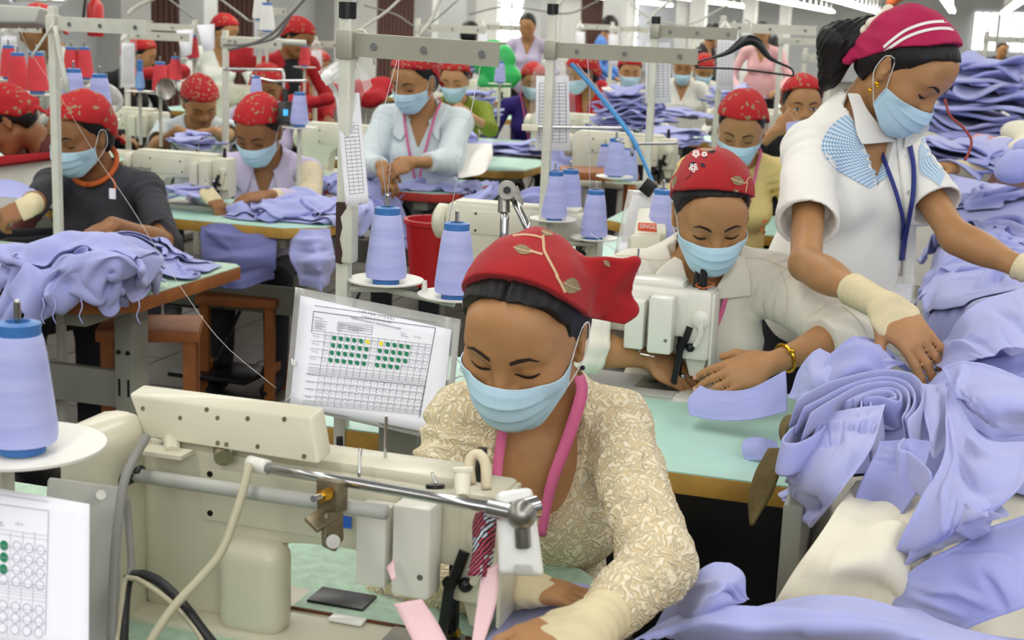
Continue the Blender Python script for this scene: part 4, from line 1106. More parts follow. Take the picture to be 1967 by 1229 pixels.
 for S, E_, Wr, hd, side in arms:
  sl = hd.get('sleeve', sleeve)
  if sl == 'short': e = S + (E_ - S) * SHORT; cuts.append((e, unit(E_ - S), 0.11, (0.0555 * sleeve_r + loose * .6) * b - 0.008))
  else:
   t = hd.get('cuff', 0.92 if sl == 'long' else 0.25); e = E_ + (Wr - E_) * t; cuts.append((e, unit(Wr - E_), 0.08, 0.0))
 wd = wrinkle(wr, wsc, seed, 0.003)
 def disp(P, d):
  # more creases near the elbows and the armpits
  d0 = d; d = wd(P, d)
  for S, E_, Wr, hd, side in arms:
   for c, ax, am in ((E_, unit(Wr - S), 0.0045), (S + (E_ - S) * 0.12, unit(E_ - S), 0.003)):
    v = P - c.astype(np.float32); r2 = (v * v).sum(1)
    d = d - am * np.exp(-r2 / 0.0075) * np.sin((v @ ax.astype(np.float32)) * 190 + 3 * wob(P, 18, seed + side))
  if ring:
   for S, E_, Wr, hd, side in arms:
    for a_, b_ in ((S, E_), (E_, Wr)):
     ax = unit(b_ - a_).astype(np.float32); v = P - a_.astype(np.float32); t = v @ ax; rr_ = np.sqrt(np.maximum((v * v).sum(1) - t * t, 0)); L_ = float(np.linalg.norm(b_ - a_))
     w = np.clip((t + 0.0) * 30, 0, 1) * np.clip((L_ - t) * 30, 0, 1) * (rr_ < 0.075)
     d = d - ring * w * (np.sin(t * 230 + 3.2 * wob(P, 16, seed + 2)) * 0.6 + 0.6 * np.sin(t * 390 + 4 * wob(P, 22, seed + 5)))
  d = np.maximum(d, -ncut.ev(P))
  if neckcut == 'v':
   q = (P - NB.astype(np.float32)); x_ = q @ tr.astype(np.float32) - neck_in; f_ = q @ tf.astype(np.float32); u_ = q @ tu.astype(np.float32)
   V_ = np.maximum((np.abs(x_) - (u_ + vdeep * b) * 0.40) * 0.92, 0.015 - f_); d = np.maximum(d, -V_)
  for c, ax, R_, ri in cuts:
   v = P - c.astype(np.float32); t = v @ ax.astype(np.float32); m = (v * v).sum(1) < R_ * R_
   d = np.where(m, np.maximum(d, t), d)
   if ri > 0:
    rr_ = np.sqrt(np.maximum((v * v).sum(1) - t * t, 0)); d = np.where(m & (t > -0.05), np.maximum(d, ri - rr_ - 0.25 * np.maximum(-t, 0)), d)
  return d
 g.disp = disp; p.shirtf = g
 p.shirt = sdf_obj('shirt', g, res, M[shirt], root)
 for S, E_, Wr, hd, side in arms:
  if hd.get('band'):
   t0, t1 = hd['band']; bf = SDF(); dd = unit(np.asarray(hd['d'], float)); a_ = E_ + (Wr - E_) * t0
   ra = (0.0325 + (0.022 - 0.0325) * t0) * b + 0.005
   bf.cap(a_, Wr, ra, 0.0265 * b, k=0.01)
   pl_ = unit(np.asarray(hd.get('palm', -Z), float) - dd * (np.asarray(hd.get('palm', -Z), float) @ dd)); hs_ = hd.get('hs', 1.0)
   if t1 > 0: bf.ell(Wr + dd * 0.026 * b * hs_, (0.040 * b * hs_, 0.042 * b * hs_, 0.0185 * b), np.stack([np.cross(dd, pl_), dd, pl_], 1), k=0.02)
   c0, c1_ = a_.astype(np.float32), (Wr + dd * t1 * b).astype(np.float32); ax0 = unit(Wr - E_).astype(np.float32); ax1 = dd.astype(np.float32)
   def bdisp(P, d, c0=c0, c1_=c1_, ax0=ax0, ax1=ax1):
    t = (P - c0) @ ax0
    d = d - 0.0012 * np.sin(t * 330 + 1.5 * wob(P, 30, 2))
    return np.maximum(np.maximum(d, -t), (P - c1_) @ ax1)
   bf.disp = bdisp; sdf_obj('wrist_band', bf, max(res * 0.8, 0.0028), M['band'], root)
 # lower body
 if legs:
  l = SDF()
  l.ell(Lt(0, 0, -0.46), np.array((0.160, 0.118, 0.10)) * b, np.stack([tr, tf, tu], 1), k=0.04)
  for sx in (-1, 1):
   if seated:
    k_ = pel + tr * sx * 0.11 + ft * 0.40 + Z * 0.02; a_ = k_ + ft * 0.02; a_[2] = 0.07
    l.cap(pel + tr * sx * 0.08, k_, 0.080, 0.060, k=0.04); l.cap(k_, a_, 0.058, 0.045, k=0.02); l.cap(a_ - Z * 0.03, a_ + ft * 0.14 - Z * 0.035, 0.035, 0.03, k=0.02)
   else:
    a_ = pel + tr * sx * 0.09; a_[2] = 0.07; k_ = (pel + a_) / 2 + tr * sx * 0.05
    l.cap(pel + tr * sx * 0.08, k_, 0.085, 0.062, k=0.04); l.cap(k_, a_, 0.060, 0.050, k=0.02); l.cap(a_ - Z * 0.03, a_ + ft * 0.14 - Z * 0.035, 0.035, 0.03, k=0.02)
  sdf_obj('trousers', l, 0.012, M[pants], root)
 # hair, kerchief, mask, marks
 hr = hres or res
 if hair:
  hf = hair_field(Hc, B, s, part=hair == 'part', hz=hz); p.hairf = hf
  if ponytail:
   L = lambda x, y, z: Hc + B @ (np.array([x, y, z]) * s)
   hf.ell(L(0, -0.115, -0.01), np.array((0.03, 0.03, 0.03)) * s, B, k=0.02)
  p.hair = sdf_obj('hair', hf, hr, M['hair'], root)
 if scarf:
  kw = dict(seed=seed, tail=tail); kw.update(scarf_kw or {})
  sf = scarf_field(Hc, B, s, **kw); p.scarff = sf
  p.scarf = sdf_obj('headscarf', sf, hr, M[scarf], root)
 if mask:
  p.mask, p.maskG = make_mask(root, Hc, B, s, f, drop=maskdrop)
 if marks: face_marks(root, Hc, B, s, f, eyes=eyes, lips=lips)
 # collar
 if collar: add_collar(p, M[collar])
 if lanyard: add_lanyard(p, lanyard)
 return p
def stick(f, P, off, it=6):
 P = np.array(P, float); e = 0.002
 for _ in range(it):
  d = f.ev(P); g = np.stack([f.ev(P + np.eye(3)[i] * e) - f.ev(P - np.eye(3)[i] * e) for i in range(3)], 1)
  g /= np.linalg.norm(g, axis=1)[:, None] + 1e-9
  P = P + g * (off - d)[:, None]
 return P
def add_collar(p, m, w=0.062, drop=0.0, deep=0.105, stand=0.018):
 """shirt collar: band round the neck that folds down to two points"""
 Lt = p.Lt; n = 25; V = []
 f = p.shirtf; ct = SDF(); ct.p = f.p
 for side in (-1, 1):
  G = []
  for i in range(n):
   t = i / (n - 1); a = math.pi * (1 - t * 0.84)           # from nape round to the front
   R_ = 0.064 + 0.006 * t
   inner = Lt(side * R_ * math.sin(a), R_ * math.cos(a) * -1 * -1 * 1.0, 0.030 - 0.050 * t ** 1.6)
   inner = Lt(side * R_ * math.sin(a), R_ * math.cos(a), 0.040 - 0.075 * t ** 1.8)
   ww = w * (0.72 + 0.55 * t ** 2.5)
   outd = unit(p.tr * side * math.sin(a) + p.tf * math.cos(a) * (1.0 if math.cos(a) > 0 else 0.8))
   rows = [inner - p.tu * 0.010, inner + outd * 0.004]
   for q in (0.35, 0.7, 1.0):
    pt = inner + outd * (0.008 + ww * q) - p.tu * (0.010 + 0.055 * q + 0.02 * t * q)
    rows.append(pt)
   G.append(rows)
  G = np.array(G); fl = G[:, 2:].reshape(-1, 3)
  fl = stick(ct, fl, 0.008, 5); G[:, 2:] = fl.reshape(n, -1, 3)
  mesh_obj('collar', G.reshape(-1, 3), grid_faces(n, 5), m, p.root, world=True)
  c = [c for c in bpy.data.objects if c.parent is p.root][-1]
 for o in [c for c in bpy.data.objects if c.parent is p.root and c.name.split('.')[0] == 'collar']:
  if not o.modifiers: solid(o, 0.0025, 0); subsurf(o)
def add_lanyard(p, m, x0=0.055, low=-0.30, w=0.011):
 Lt = p.Lt; f = SDF(); f.p = p.shirtf.p
 for side in (-1, 1):
  pts = [Lt(side * 0.055, -0.05, 0.035), Lt(side * 0.070, 0.0, 0.020), Lt(side * 0.060, 0.07, -0.03), Lt(side * 0.040, 0.11, -0.12), Lt(side * 0.018, 0.12, -0.22), Lt(side * 0.003, 0.12, low)]
  C_ = catmull(pts, 26); d = f.ev(C_)
  C_ = np.where((d < 0.009)[:, None], stick(f, C_, 0.009, 4), C_)
  T = np.gradient(C_, axis=0); sd = np.cross(T, p.tf); sd /= np.linalg.norm(sd, axis=1)[:, None] + 1e-9
  A, B_ = C_ + sd * w / 2, C_ - sd * w / 2
  G = np.stack([A, B_], 1); o = mesh_obj('lanyard', G.reshape(-1, 3), grid_faces(26, 2), M[m], p.root, world=True); solid(o, 0.0015)
# nearest bench
def px_tube(name, pts, r, m, parent, n=10, samples=24):
 P = np.array([at(*p) for p in pts]); return tube(name, catmull(P, samples), r, m, parent, n=n)
t1 = table('mint-topped bench carrying the nearest sewing machine', -1.55, -0.40, 1.30, 1.86, top='mintworn', postx=(-1,))
m1 = machine('large cream sewing machine nearest the camera with a tilted control panel on its arm', (-0.535, 1.548, 0.745), mm='machine', s=0.93, pill=-0.268)
# machine details seen only on the nearest one
def loc1(x, y, z): return np.array([-0.535 + x * 0.93, 1.548 + y * 0.93, 0.745 + z * 0.93])
MB().box((-0.262, -0.052, 0.058), (0.094, 0.060, 0.132), bev=0.024, seg=5).build('column_bulge', M['machine'], m1)
mi = MB().box((-0.095, 0.050, 0.0045), (0.29, 0.075, 0.003), bev=0.001).build('bed_inlay', M['mintworn'], m1)
MB().box((-0.095, 0.0115, 0.005), (0.29, 0.003, 0.004)).build('inlay_edge', M['wooddark'], m1)
MB().box((-0.185, 0.060, 0.008), (0.085, 0.052, 0.004), bev=0.0015).build('bobbin_tray', M['blackplastic'], m1)
MB().box((-0.150, 0.000, 0.007), (0.050, 0.020, 0.006), bev=0.0025).build('lint_pad', M['whiteplastic'], m1)
MB().box((-0.150, -0.0500, 0.166), (0.05, 0.001, 0.016)).build('blue_tape', M['bluetape'], m1)
MB().box((-0.098, -0.0500, 0.162), (0.022, 0.001, 0.024)).build('blue_tape', M['bluetape'], m1)
# control panel
def hexa(name, fr, thick, m, parent, up=0.0, bev=0.004):
 """solid from a front outline (points TL TR BR BL) pushed back"""
 fr = [np.asarray(p, float) for p in fr]; n = unit(np.cross(fr[1] - fr[0], fr[3] - fr[0])); n = n if n @ cF > 0 else -n
 bk = [p + n * thick + Z * up for p in fr]; o = origin_of(parent)
 bm = bmesh.new(); vs_ = [bm.verts.new(p - o) for p in fr + bk]
 k = len(fr); fs = [bm.faces.new(vs_[:k]), bm.faces.new(vs_[k:][::-1])]
 for i in range(k): fs.append(bm.faces.new((vs_[i], vs_[(i + 1) % k], vs_[k + (i + 1) % k], vs_[k + i])))
 bmesh.ops.recalc_face_normals(bm, faces=fs)
 if bev: bmesh.ops.bevel(bm, geom=bm.edges[:], offset=bev, segments=3, profile=0.5, affect='EDGES')
 for f in bm.faces: f.smooth = True
 for e in bm.edges:
  if len(e.link_faces) == 2 and e.calc_face_angle(0) > 0.5: e.smooth = False
 me = bpy.data.meshes.new(name); bm.to_mesh(me); bm.free(); me.materials.append(m)
 return link(bpy.data.objects.new(name, me), parent)
fr = [at(246, 757, 1.80), at(597, 803, 1.68), at(612, 893, 1.665), at(277, 840, 1.785)]
m1s = m1.scale[0]; m1.scale = (1, 1, 1)
# the machine keeps unit scale: fold the scale into its meshes
for c in [c for c in bpy.data.objects if c.parent is m1 or (c.parent and c.parent.parent is m1)]:
 c.data.transform(Matrix.Diagonal((m1s, m1s, m1s, 1)))
cp = hexa('control_panel', fr, 0.030, M['machine'], m1, up=0.014, bev=0.004)
q = Quad(*fr)
def FQ(q_, px, py):
 P = cC + ray(px, py) * (((q_.c[0] - cC) @ q_.n) / (ray(px, py) @ q_.n)); a = np.stack([q_.c[1] - q_.c[0], q_.c[3] - q_.c[0]], 1); uv = np.linalg.lstsq(a, P - q_.c[0], rcond=None)[0]; return float(uv[0]), float(uv[1])
for u, v in ((0.06, 0.30), (0.27, 0.40), (0.44, 0.12), (0.49, 0.28), (0.45, 0.86), (0.50, 0.86), (0.68, 0.80), (0.86, 0.10), (0.93, 0.86), (0.66, 0.20)):
 p = q(u, v); MB().cyl(p - q.n * 0.001, p + q.n * 0.0012, 0.0030, n=10).build('screw', M['rust'], cp, world=True)
MB().cyl(at(330, 870, 1.75), at(330, 838, 1.78), 0.010, n=10).build('panel_bracket', M['machine'], m1, world=True); MB().box(at(318, 868, 1.75), (0.06, 0.03, 0.005)).build('bracket_foot', M['machine'], m1, world=True); MB().cyl(at(430, 880, 1.735), at(428, 862, 1.75), 0.012, n=12).build('panel_bracket', M['rust'], m1, world=True)
# guide rods and clamp
px_tube('guide_rod', [(508, 897, 1.66), (1000, 985, 1.50)], 0.0062, M['chrome'], m1, samples=4)
px_tube('rod_sleeve', [(478, 889, 1.672), (515, 898, 1.66)], 0.0092, M['machine2'], m1, samples=4, n=14)
px_tube('rear_rail', [(258, 912, 1.745), (742, 984, 1.60)], 0.0088, M['greyplate'], m1, samples=4, n=14)
px_tube('rail_tip', [(232, 925, 1.75), (275, 905, 1.74)], 0.0085, M['blackmetal'], m1, samples=4, n=10)
fq = [at(606, 918, 1.60), at(650, 926, 1.585), at(648, 985, 1.59), at(608, 978, 1.60)]
cl = hexa('rod_clamp', fq, 0.02, M['rust'], m1, bev=0.002)
MB().cyl(at(632, 948, 1.59), at(616, 954, 1.575), 0.0075, n=6).build('clamp_nut', M['gold'], cl, world=True)
MB().cyl(at(620, 952, 1.578), at(602, 958, 1.555), 0.0040, n=10).build('clamp_screw', M['chrome'], cl, world=True)
b1 = hexa('bracket_plate', [at(586, 992, 1.57), at(622, 970, 1.60), at(660, 985, 1.60), at(612, 1018, 1.56)], 0.006, M['rust'], m1, bev=0.002)
b2 = hexa('bracket_plate', [at(630, 985, 1.58), at(660, 980, 1.60), at(662, 1035, 1.60), at(646, 1060, 1.59), at(624, 1050, 1.58), at(622, 1000, 1.58)], 0.006, M['rust'], m1, bev=0.002)
MB().cyl(at(640, 1038, 1.585), at(640, 1040, 1.570), 0.008, n=12).build('bracket_bolt', M['steel'], b2, world=True)
# lamp head on the end of the rod
wb = hexa('lamp_head', [at(952, 945, 1.50), at(1022, 935, 1.50), at(1046, 1108, 1.49), at(957, 1104, 1.49)], 0.035, M['whiteplastic'], m1, bev=0.007)
MB().sph(at(1002, 988, 1.485), 0.016, 20).cyl(at(1002, 990, 1.485), at(1005, 1050, 1.49), 0.0085, n=14).build('ball_joint', M['steel'], wb, world=True)
MB().cyl(at(985, 985, 1.485), at(1030, 972, 1.50), 0.012, n=16).cyl(at(940, 975, 1.50), at(985, 985, 1.487), 0.0095, n=12).build('joint_nut', M['chrome'], wb, world=True)
hexa('lamp_switch', [at(988, 1085, 1.478), at(1022, 1087, 1.478), at(1024, 1106, 1.478), at(990, 1104, 1.478)], 0.004, M['greyplate'], wb, bev=0.001)
# thread posts on top of the head
MB().cyl(at(888, 955, 1.58), at(888, 905, 1.60), 0.008, 0.010, n=14).cyl(at(888, 905, 1.60), at(888, 898, 1.60), 0.0125, n=14).build('tension_knob', M['cream'], m1, world=True)
px_tube('hook_loop', [(905, 930, 1.62), (902, 885, 1.63), (918, 872, 1.63), (932, 890, 1.62), (935, 940, 1.61)], 0.0062, M['knit'], m1)
MB().cyl(at(836, 938, 1.60), at(836, 930, 1.60), 0.011, n=14).build('oil_cap', M['blackplastic'], m1, world=True)
px_tube('thread_pin', [(690, 915, 1.66), (692, 862, 1.68)], 0.0022, M['chrome'], m1, samples=4)
px_tube('thread_pin', [(838, 930, 1.60), (830, 908, 1.61)], 0.0018, M['chrome'], m1, samples=4)
# motor cover and cable trunk on the left of the machine
mo = MB().box(at(205, 1050, 1.80), (0.075, 0.12, 0.34), bev=0.03, seg=4).build('motor_housing', M['machine'], m1, world=True)
hexa('side_panel', [at(95, 915, 1.66), at(245, 935, 1.70), at(222, 1260, 1.62), at(70, 1260, 1.58)], 0.012, M['greyplate'], m1, bev=0.003)
MB().cyl(at(194, 950, 1.665), at(194, 950, 1.655), 0.0058, n=16).build('panel_rivet', M['steel'], m1, world=True)
for nm, pts, r, mm_ in (('flat_cable', [(282, 838, 1.72), (262, 872, 1.70), (240, 920, 1.66), (228, 990, 1.63), (220, 1080, 1.60), (214, 1240, 1.56)], 0.0056, 'cablegrey'),
      ('flat_cable', [(243, 960, 1.68), (248, 1020, 1.66), (252, 1090, 1.64), (243, 1110, 1.63)], 0.0042, 'cablegrey'),
      ('beige_cable', [(478, 893, 1.655), (470, 930, 1.64), (452, 990, 1.62), (425, 1060, 1.60), (385, 1110, 1.58), (330, 1170, 1.55), (280, 1245, 1.52)], 0.0052, 'cablebeige'),
      ('black_cable', [(236, 1245, 1.56), (240, 1160, 1.60), (248, 1112, 1.62), (272, 1103, 1.62), (310, 1120, 1.60), (355, 1165, 1.58), (385, 1205, 1.57), (420, 1250, 1.56)], 0.0058, 'rubber'),
      ('beige_cable', [(222, 1245, 1.555), (232, 1170, 1.59), (240, 1115, 1.61), (262, 1112, 1.61), (320, 1150, 1.585), (370, 1200, 1.57), (400, 1250, 1.56)], 0.0034, 'cablebeige')):
 px_tube(nm, pts, r, M[mm_], m1)
# striped strip tied to the head with pale pink ribbons
rb = thing('cloth_strip', 'zebra-striped red, black and white cloth strip tied to the nearest machine head', 'cloth strip', at(925, 1105, 1.52))
def sheet_px(name, rows, m, parent, nu=20, nv=8, thick=0.0012, sub_=0, wav=0.0, uvs=(1, 1)):
 """cloth shaped through rows of (px, py, distance) control points"""
 R = np.array([[at(*p) for p in r] for r in rows])
 A = np.array([catmull(r, nu) for r in R]); G = np.array([catmull(A[:, i], nv) for i in range(nu)])
 if wav: G = G + (wob(G.reshape(-1, 3).astype(np.float32), 40, 3) * wav).reshape(nu, nv, 1) * (-cF)
 uv = np.stack(np.meshgrid(np.linspace(0, uvs[0], nu), np.linspace(0, uvs[1], nv), indexing='ij'), -1).reshape(-1, 2)
 o = mesh_obj(name, G.reshape(-1, 3), grid_faces(nu, nv), m, parent, world=parent is not None, uv=uv)
 if thick: solid(o, thick)
 if sub_: subsurf(o, sub_)
 return o
sheet_px('striped_part', [[(914, 985, 1.55), (908, 1010, 1.55), (908, 1060, 1.54), (898, 1105, 1.53)], [(932, 982, 1.53), (930, 1010, 1.525), (926, 1060, 1.525), (918, 1108, 1.52)], [(955, 990, 1.54), (952, 1020, 1.54), (948, 1060, 1.54), (940, 1108, 1.53)]], M['zebra'], rb, uvs=(2.2, 1), wav=0.003)
sheet_px('pink_ribbon', [[(925, 1100, 1.53), (918, 1150, 1.52), (905, 1240, 1.50)], [(957, 1080, 1.53), (955, 1150, 1.52), (928, 1240, 1.50)]], M['flesh_pink'], rb, nu=14, nv=5)
sheet_px('pink_ribbon', [[(756, 1160, 1.55), (775, 1195, 1.54), (800, 1245, 1.52)], [(810, 1150, 1.55), (840, 1195, 1.54), (866, 1245, 1.52)]], M['flesh_pink'], rb, nu=14, nv=5)
sheet_px('pink_ribbon', [[(742, 1090, 1.64), (752, 1115, 1.62)], [(756, 1075, 1.64), (760, 1110, 1.62)]], M['flesh_pink'], rb, nu=6, nv=4)
# nearest thread stand with its big cone, plate and hanging form (left edge)
x, y, _ = pole_xy(42, 860, 1.52); zpl = z_at(42, 873, x, y)
s0 = thing('thread_stand', 'nearest white plate of a thread stand at the left edge', 'thread stand', (x, y, 0))
plate(s0, (0, 0, zpl), 0.088)
MB().box((-0.045, 0.02, zpl / 2), (0.024, 0.024, zpl), bev=0.003).build('pole', M['pole'], s0)
MB().cyl((-0.045, 0.02, zpl - 0.012), (0, 0, zpl - 0.008), 0.006, n=8).build('plate_arm', M['pole'], s0)
cone('largest periwinkle thread cone, on the nearest white plate at the left', (x, y, zpl + 0.005), s=1.0, group=None)
pf = thing('quality_form', 'white form with printed circles hanging under the nearest white plate', 'paper', at(60, 1229, 1.46))
qf = Quad(at(-190, 905, 1.50), at(172, 968, 1.44), at(170, 1260, 1.36), at(-210, 1210, 1.42))
quad_sheet('sheet', qf, M['paper'], pf)
def seg(q_, x0, y0, x1, y1, w=1.0):
 d = np.array([x1 - x0, y1 - y0], float); n = np.array([-d[1], d[0]]) / (np.linalg.norm(d) + 1e-9) * w / 2
 return [FQ(q_, x0 + n[0], y0 + n[1]), FQ(q_, x1 + n[0], y1 + n[1]), FQ(q_, x1 - n[0], y1 - n[1]), FQ(q_, x0 - n[0], y0 - n[1])]
def segs(name, q_, L, m, parent, off=0.0016):
 V, Fc = [], []
 for s_ in L:
  b = len(V); V += [q_(u, v, off) for u, v in s_]; Fc.append((b, b + 1, b + 2, b + 3))
 return mesh_obj(name, V, Fc, m, parent, smooth=False, world=True)
L_ = [seg(qf, 0, 951, 95, 965, 1.2), seg(qf, -60, 962, 95, 984, 1.3), seg(qf, 95, 984, 90, 1240, 1.3)]
for yb in (1033, 1042, 1066, 1090, 1114, 1138, 1144, 1150, 1156, 1162, 1170, 1190, 1214): L_.append(seg(qf, -60, yb - 22, 94 - (yb - 984) * 0.02, yb + 3, 0.8))
for xb in (22, 46, 69): L_.append(seg(qf, xb, 1028, xb - 5, 1240, 0.8))
segs('ruled_lines', qf, L_, M['inklight'], pf)
print_dots('printed_circles', qf, [FQ(qf, x_ - (y_ - 1056) * 0.02, y_ + (x_ - 34) * 0.2) for x_ in (34, 57, 80) for y_ in (1056, 1080, 1104, 1128)] + [FQ(qf, x_ - (y_ - 1056) * 0.02, y_ + (x_ - 34) * 0.2) for x_ in (10, 34, 57, 80) for y_ in (1180, 1203, 1226)] + [FQ(qf, 8, 1122)], 0.023, 0.034, M['inklight'], pf, ring=True)
print_dots('green_dots', qf, [FQ(qf, 9, 1054), FQ(qf, 9, 1078), FQ(qf, 8, 1102), FQ(qf, -15, 1050), FQ(qf, -15, 1074)], 0.022, 0.033, M['dotgreen'], pf)
print_text('printed_words', qf, [('CUSTOMER', *FQ(qf, -18, 1005), 0.012), ('OPERATION', *FQ(qf, -18, 1011), 0.012), ('DATE', *FQ(qf, -18, 1017), 0.012), ('12.11', *FQ(qf, 30, 1012), 0.018)], M['ink'], pf)
# second bench (worker in the cream shirt)
t2 = table('mint-topped bench with a yellow edge under the white machine', -1.12, 0.10, 2.36, 3.0, postx=(-1,), cham=(0.05, 0.02, 0.05, 0.05))
m2 = machine('white sewing machine with two box covers in front of the cream-shirted worker', (-0.520, 2.915, 0.745), mm='machine2', s=0.98)
MB().box((-0.14, -0.01, 0.0035), (0.30, 0.17, 0.004), bev=0.001).build('steel_bed_plate', M['greyplate'], m2)
tag_ = None
tp = MB().cyl((0.046, -0.01, 0.226), (0.046, -0.01, 0.262), 0.0095, 0.0080, n=14).cyl((0.046, -0.01, 0.262), (0.046, -0.01, 0.275), 0.0085, n=14).build('tall_tension_post', M['blackplastic'], m2)
MB().tube(catmull([(0.030, -0.02, 0.236), (0.05, -0.028, 0.232), (0.070, -0.012, 0.240), (0.05, 0.006, 0.240), (0.030, -0.005, 0.236)], 20), 0.0013, 5).build('orange_cord', M['skyorange'], m2)
# stand with two cones, cross arm and hanging card
x, y, _ = pole_xy(660, 560, 2.62); zt = z_at(676, 35, x, y)
s2 = stand('grey thread stand with a long cross arm behind the dotted form', (x, y, 0), zt, armz=z_at(676, 85, x, y), arm_len=0.308, armdir=math.radians(-6), tilt=math.radians(1.0))
zz = z_at(740, 548, x + 0.08, y + 0.0); zz2 = z_at(870, 585, x + 0.2, y)
c1 = at(741, 549, 2.62) ; c2 = at(873, 578, 2.58)
plate(s2, tuple(c1 - np.array([x, y, 0])), 0.070); plate(s2, tuple(c2 - np.array([x, y, 0])), 0.068)
MB().cyl((0, 0, c1[2] - 0.008), tuple(c1 - np.array([x, y, 0.006])), 0.006, n=8).cyl(tuple(c1 - np.array([x, y, 0.006])), tuple(c2 - np.array([x, y, 0.006])), 0.006, n=8).build('plate_arm', M['pole'], s2)
MB().cyl(tuple(at(815, 560, 2.60) - np.array([x, y, 0])), tuple(at(816, 538, 2.60) - np.array([x, y, 0])), 0.006, 0.004, n=10).build('wing_nut', M['machine2'], s2)
jb = MB().box((0.010, -0.006, z_at(660, 445, x, y)), (0.030, 0.034, 0.110), bev=0.006).build('pole_coupling', M['pole'], s2); MB().prism([(-0.017, -0.054), (-0.006, -0.056), (-0.003, -0.035), (-0.009, -0.01), (-0.004, 0.012), (-0.008, 0.03), (0.004, 0.048), (0.004, 0.056), (-0.017, 0.056)], 'y', -0.0235, 0.012).build('chipped_edge', mat('bare_rusty_iron', '3A2420', 0.7), jb)
ch_ = [c for c in bpy.data.objects if c.parent is jb][-1]; ch_.location = (0.010, 0, z_at(660, 445, x, y))
MB().cyl(tuple(at(668, 430, 2.60) - np.array([x, y, 0])), tuple(at(668, 430, 2.585) - np.array([x, y, 0])), 0.006, n=8).cyl(tuple(at(668, 462, 2.60) - np.array([x, y, 0])), tuple(at(668, 462, 2.585) - np.array([x, y, 0])), 0.006, n=8).build('bolt', M['blackmetal'], jb)
ca = cone('periwinkle thread cone between the grey pole and the red bucket', tuple(c1 + Z * 0.005), s=1.0)
cb = cone('periwinkle thread cone partly behind the nearest red headscarf', tuple(c2 + Z * 0.005), s=0.98)
def thread(pts, label=None, w=0.0006):
 pass
# threads rising from the cones to the arm
px_tube('thread', [(742, 412, 2.62), (768, 92, 2.60)], 0.0006, M['thread'], s2, n=4, samples=3)
px_tube('thread', [(746, 412, 2.62), (726, 230, 2.61), (768, 96, 2.60)], 0.0006, M['thread'], s2, n=4, samples=3)
px_tube('thread', [(861, 430, 2.58), (925, 115, 2.50)], 0.0007, M['thread'], s2, n=4, samples=3)
px_tube('power_cable', [(672, 35, 2.60), (676, 10, 2.62), (690, -30, 2.7)], 0.010, M['cablegrey'], s2)
px_tube('tie_string', [(681, 100, 2.575), (678, 62, 2.565), (690, 58, 2.565), (702, 62, 2.565), (716, 95, 2.57), (719, 125, 2.575)], 0.0022, M['cream'], s2)
px_tube('tie_string', [(684, 130, 2.575), (682, 80, 2.565), (686, 60, 2.565)], 0.0020, M['cream'], s2)
# card in a plastic bag hung on the pole
bgd = thing('card_in_plastic_bag', 'long ruled card in a clear plastic bag hanging on the grey pole', 'plastic bag', at(680, 395, 2.58))
qc = Quad(at(645, 180, 2.56), at(690, 178, 2.56), at(708, 388, 2.53), at(664, 393, 2.53)); quad_sheet('card', qc, M['paper'], bgd)
r = []
for k in range(19): r.append(lines(0.22, 0.30 + k * 0.034, 0.84, 0.30 + k * 0.034, 0.004))
r += [lines(0.22, 0.30, 0.22, 0.912, 0.004, 4), lines(0.84, 0.30, 0.84, 0.912, 0.004, 4), lines(0.43, 0.42, 0.43, 0.912, 0.003, 4), lines(0.64, 0.42, 0.64, 0.912, 0.003, 4)]
print_rects('ruled_lines', qc, r, M['ink'], bgd)
print_text('printed_words', qc, [('CMM CMT', 0.20, 0.285, 0.018), ('PER WEEK', 0.30, 0.325, 0.014), ('RELESE', 0.34, 0.36, 0.014), ('BB   CTN', 0.28, 0.41, 0.014)], M['ink'], bgd, wide=0.9)
sheet_px('bag', [[(668, 105, 2.56), (615, 145, 2.55), (640, 180, 2.545), (652, 290, 2.53), (664, 398, 2.52)], [(680, 108, 2.54), (650, 150, 2.52), (662, 190, 2.53), (676, 290, 2.52), (688, 398, 2.51)], [(686, 105, 2.55), (712, 168, 2.56), (694, 190, 2.55), (702, 290, 2.53), (711, 392, 2.52)]], M['plastic'], bgd, nu=26, nv=12, wav=0.004, thick=0)
sheet_px('bag_flap', [[(672, 108, 2.55), (640, 120, 2.54), (610, 137, 2.53)], [(676, 125, 2.54), (655, 145, 2.53), (626, 165, 2.52)]], M['plasticmilky'], bgd, nu=10, nv=6, wav=0.004, thick=0)
sheet_px('bag_flap', [[(686, 105, 2.54), (702, 130, 2.53), (716, 165, 2.52)], [(684, 120, 2.54), (692, 150, 2.53), (700, 178, 2.52)]], M['plasticmilky'], bgd, nu=10, nv=6, wav=0.003, thick=0)
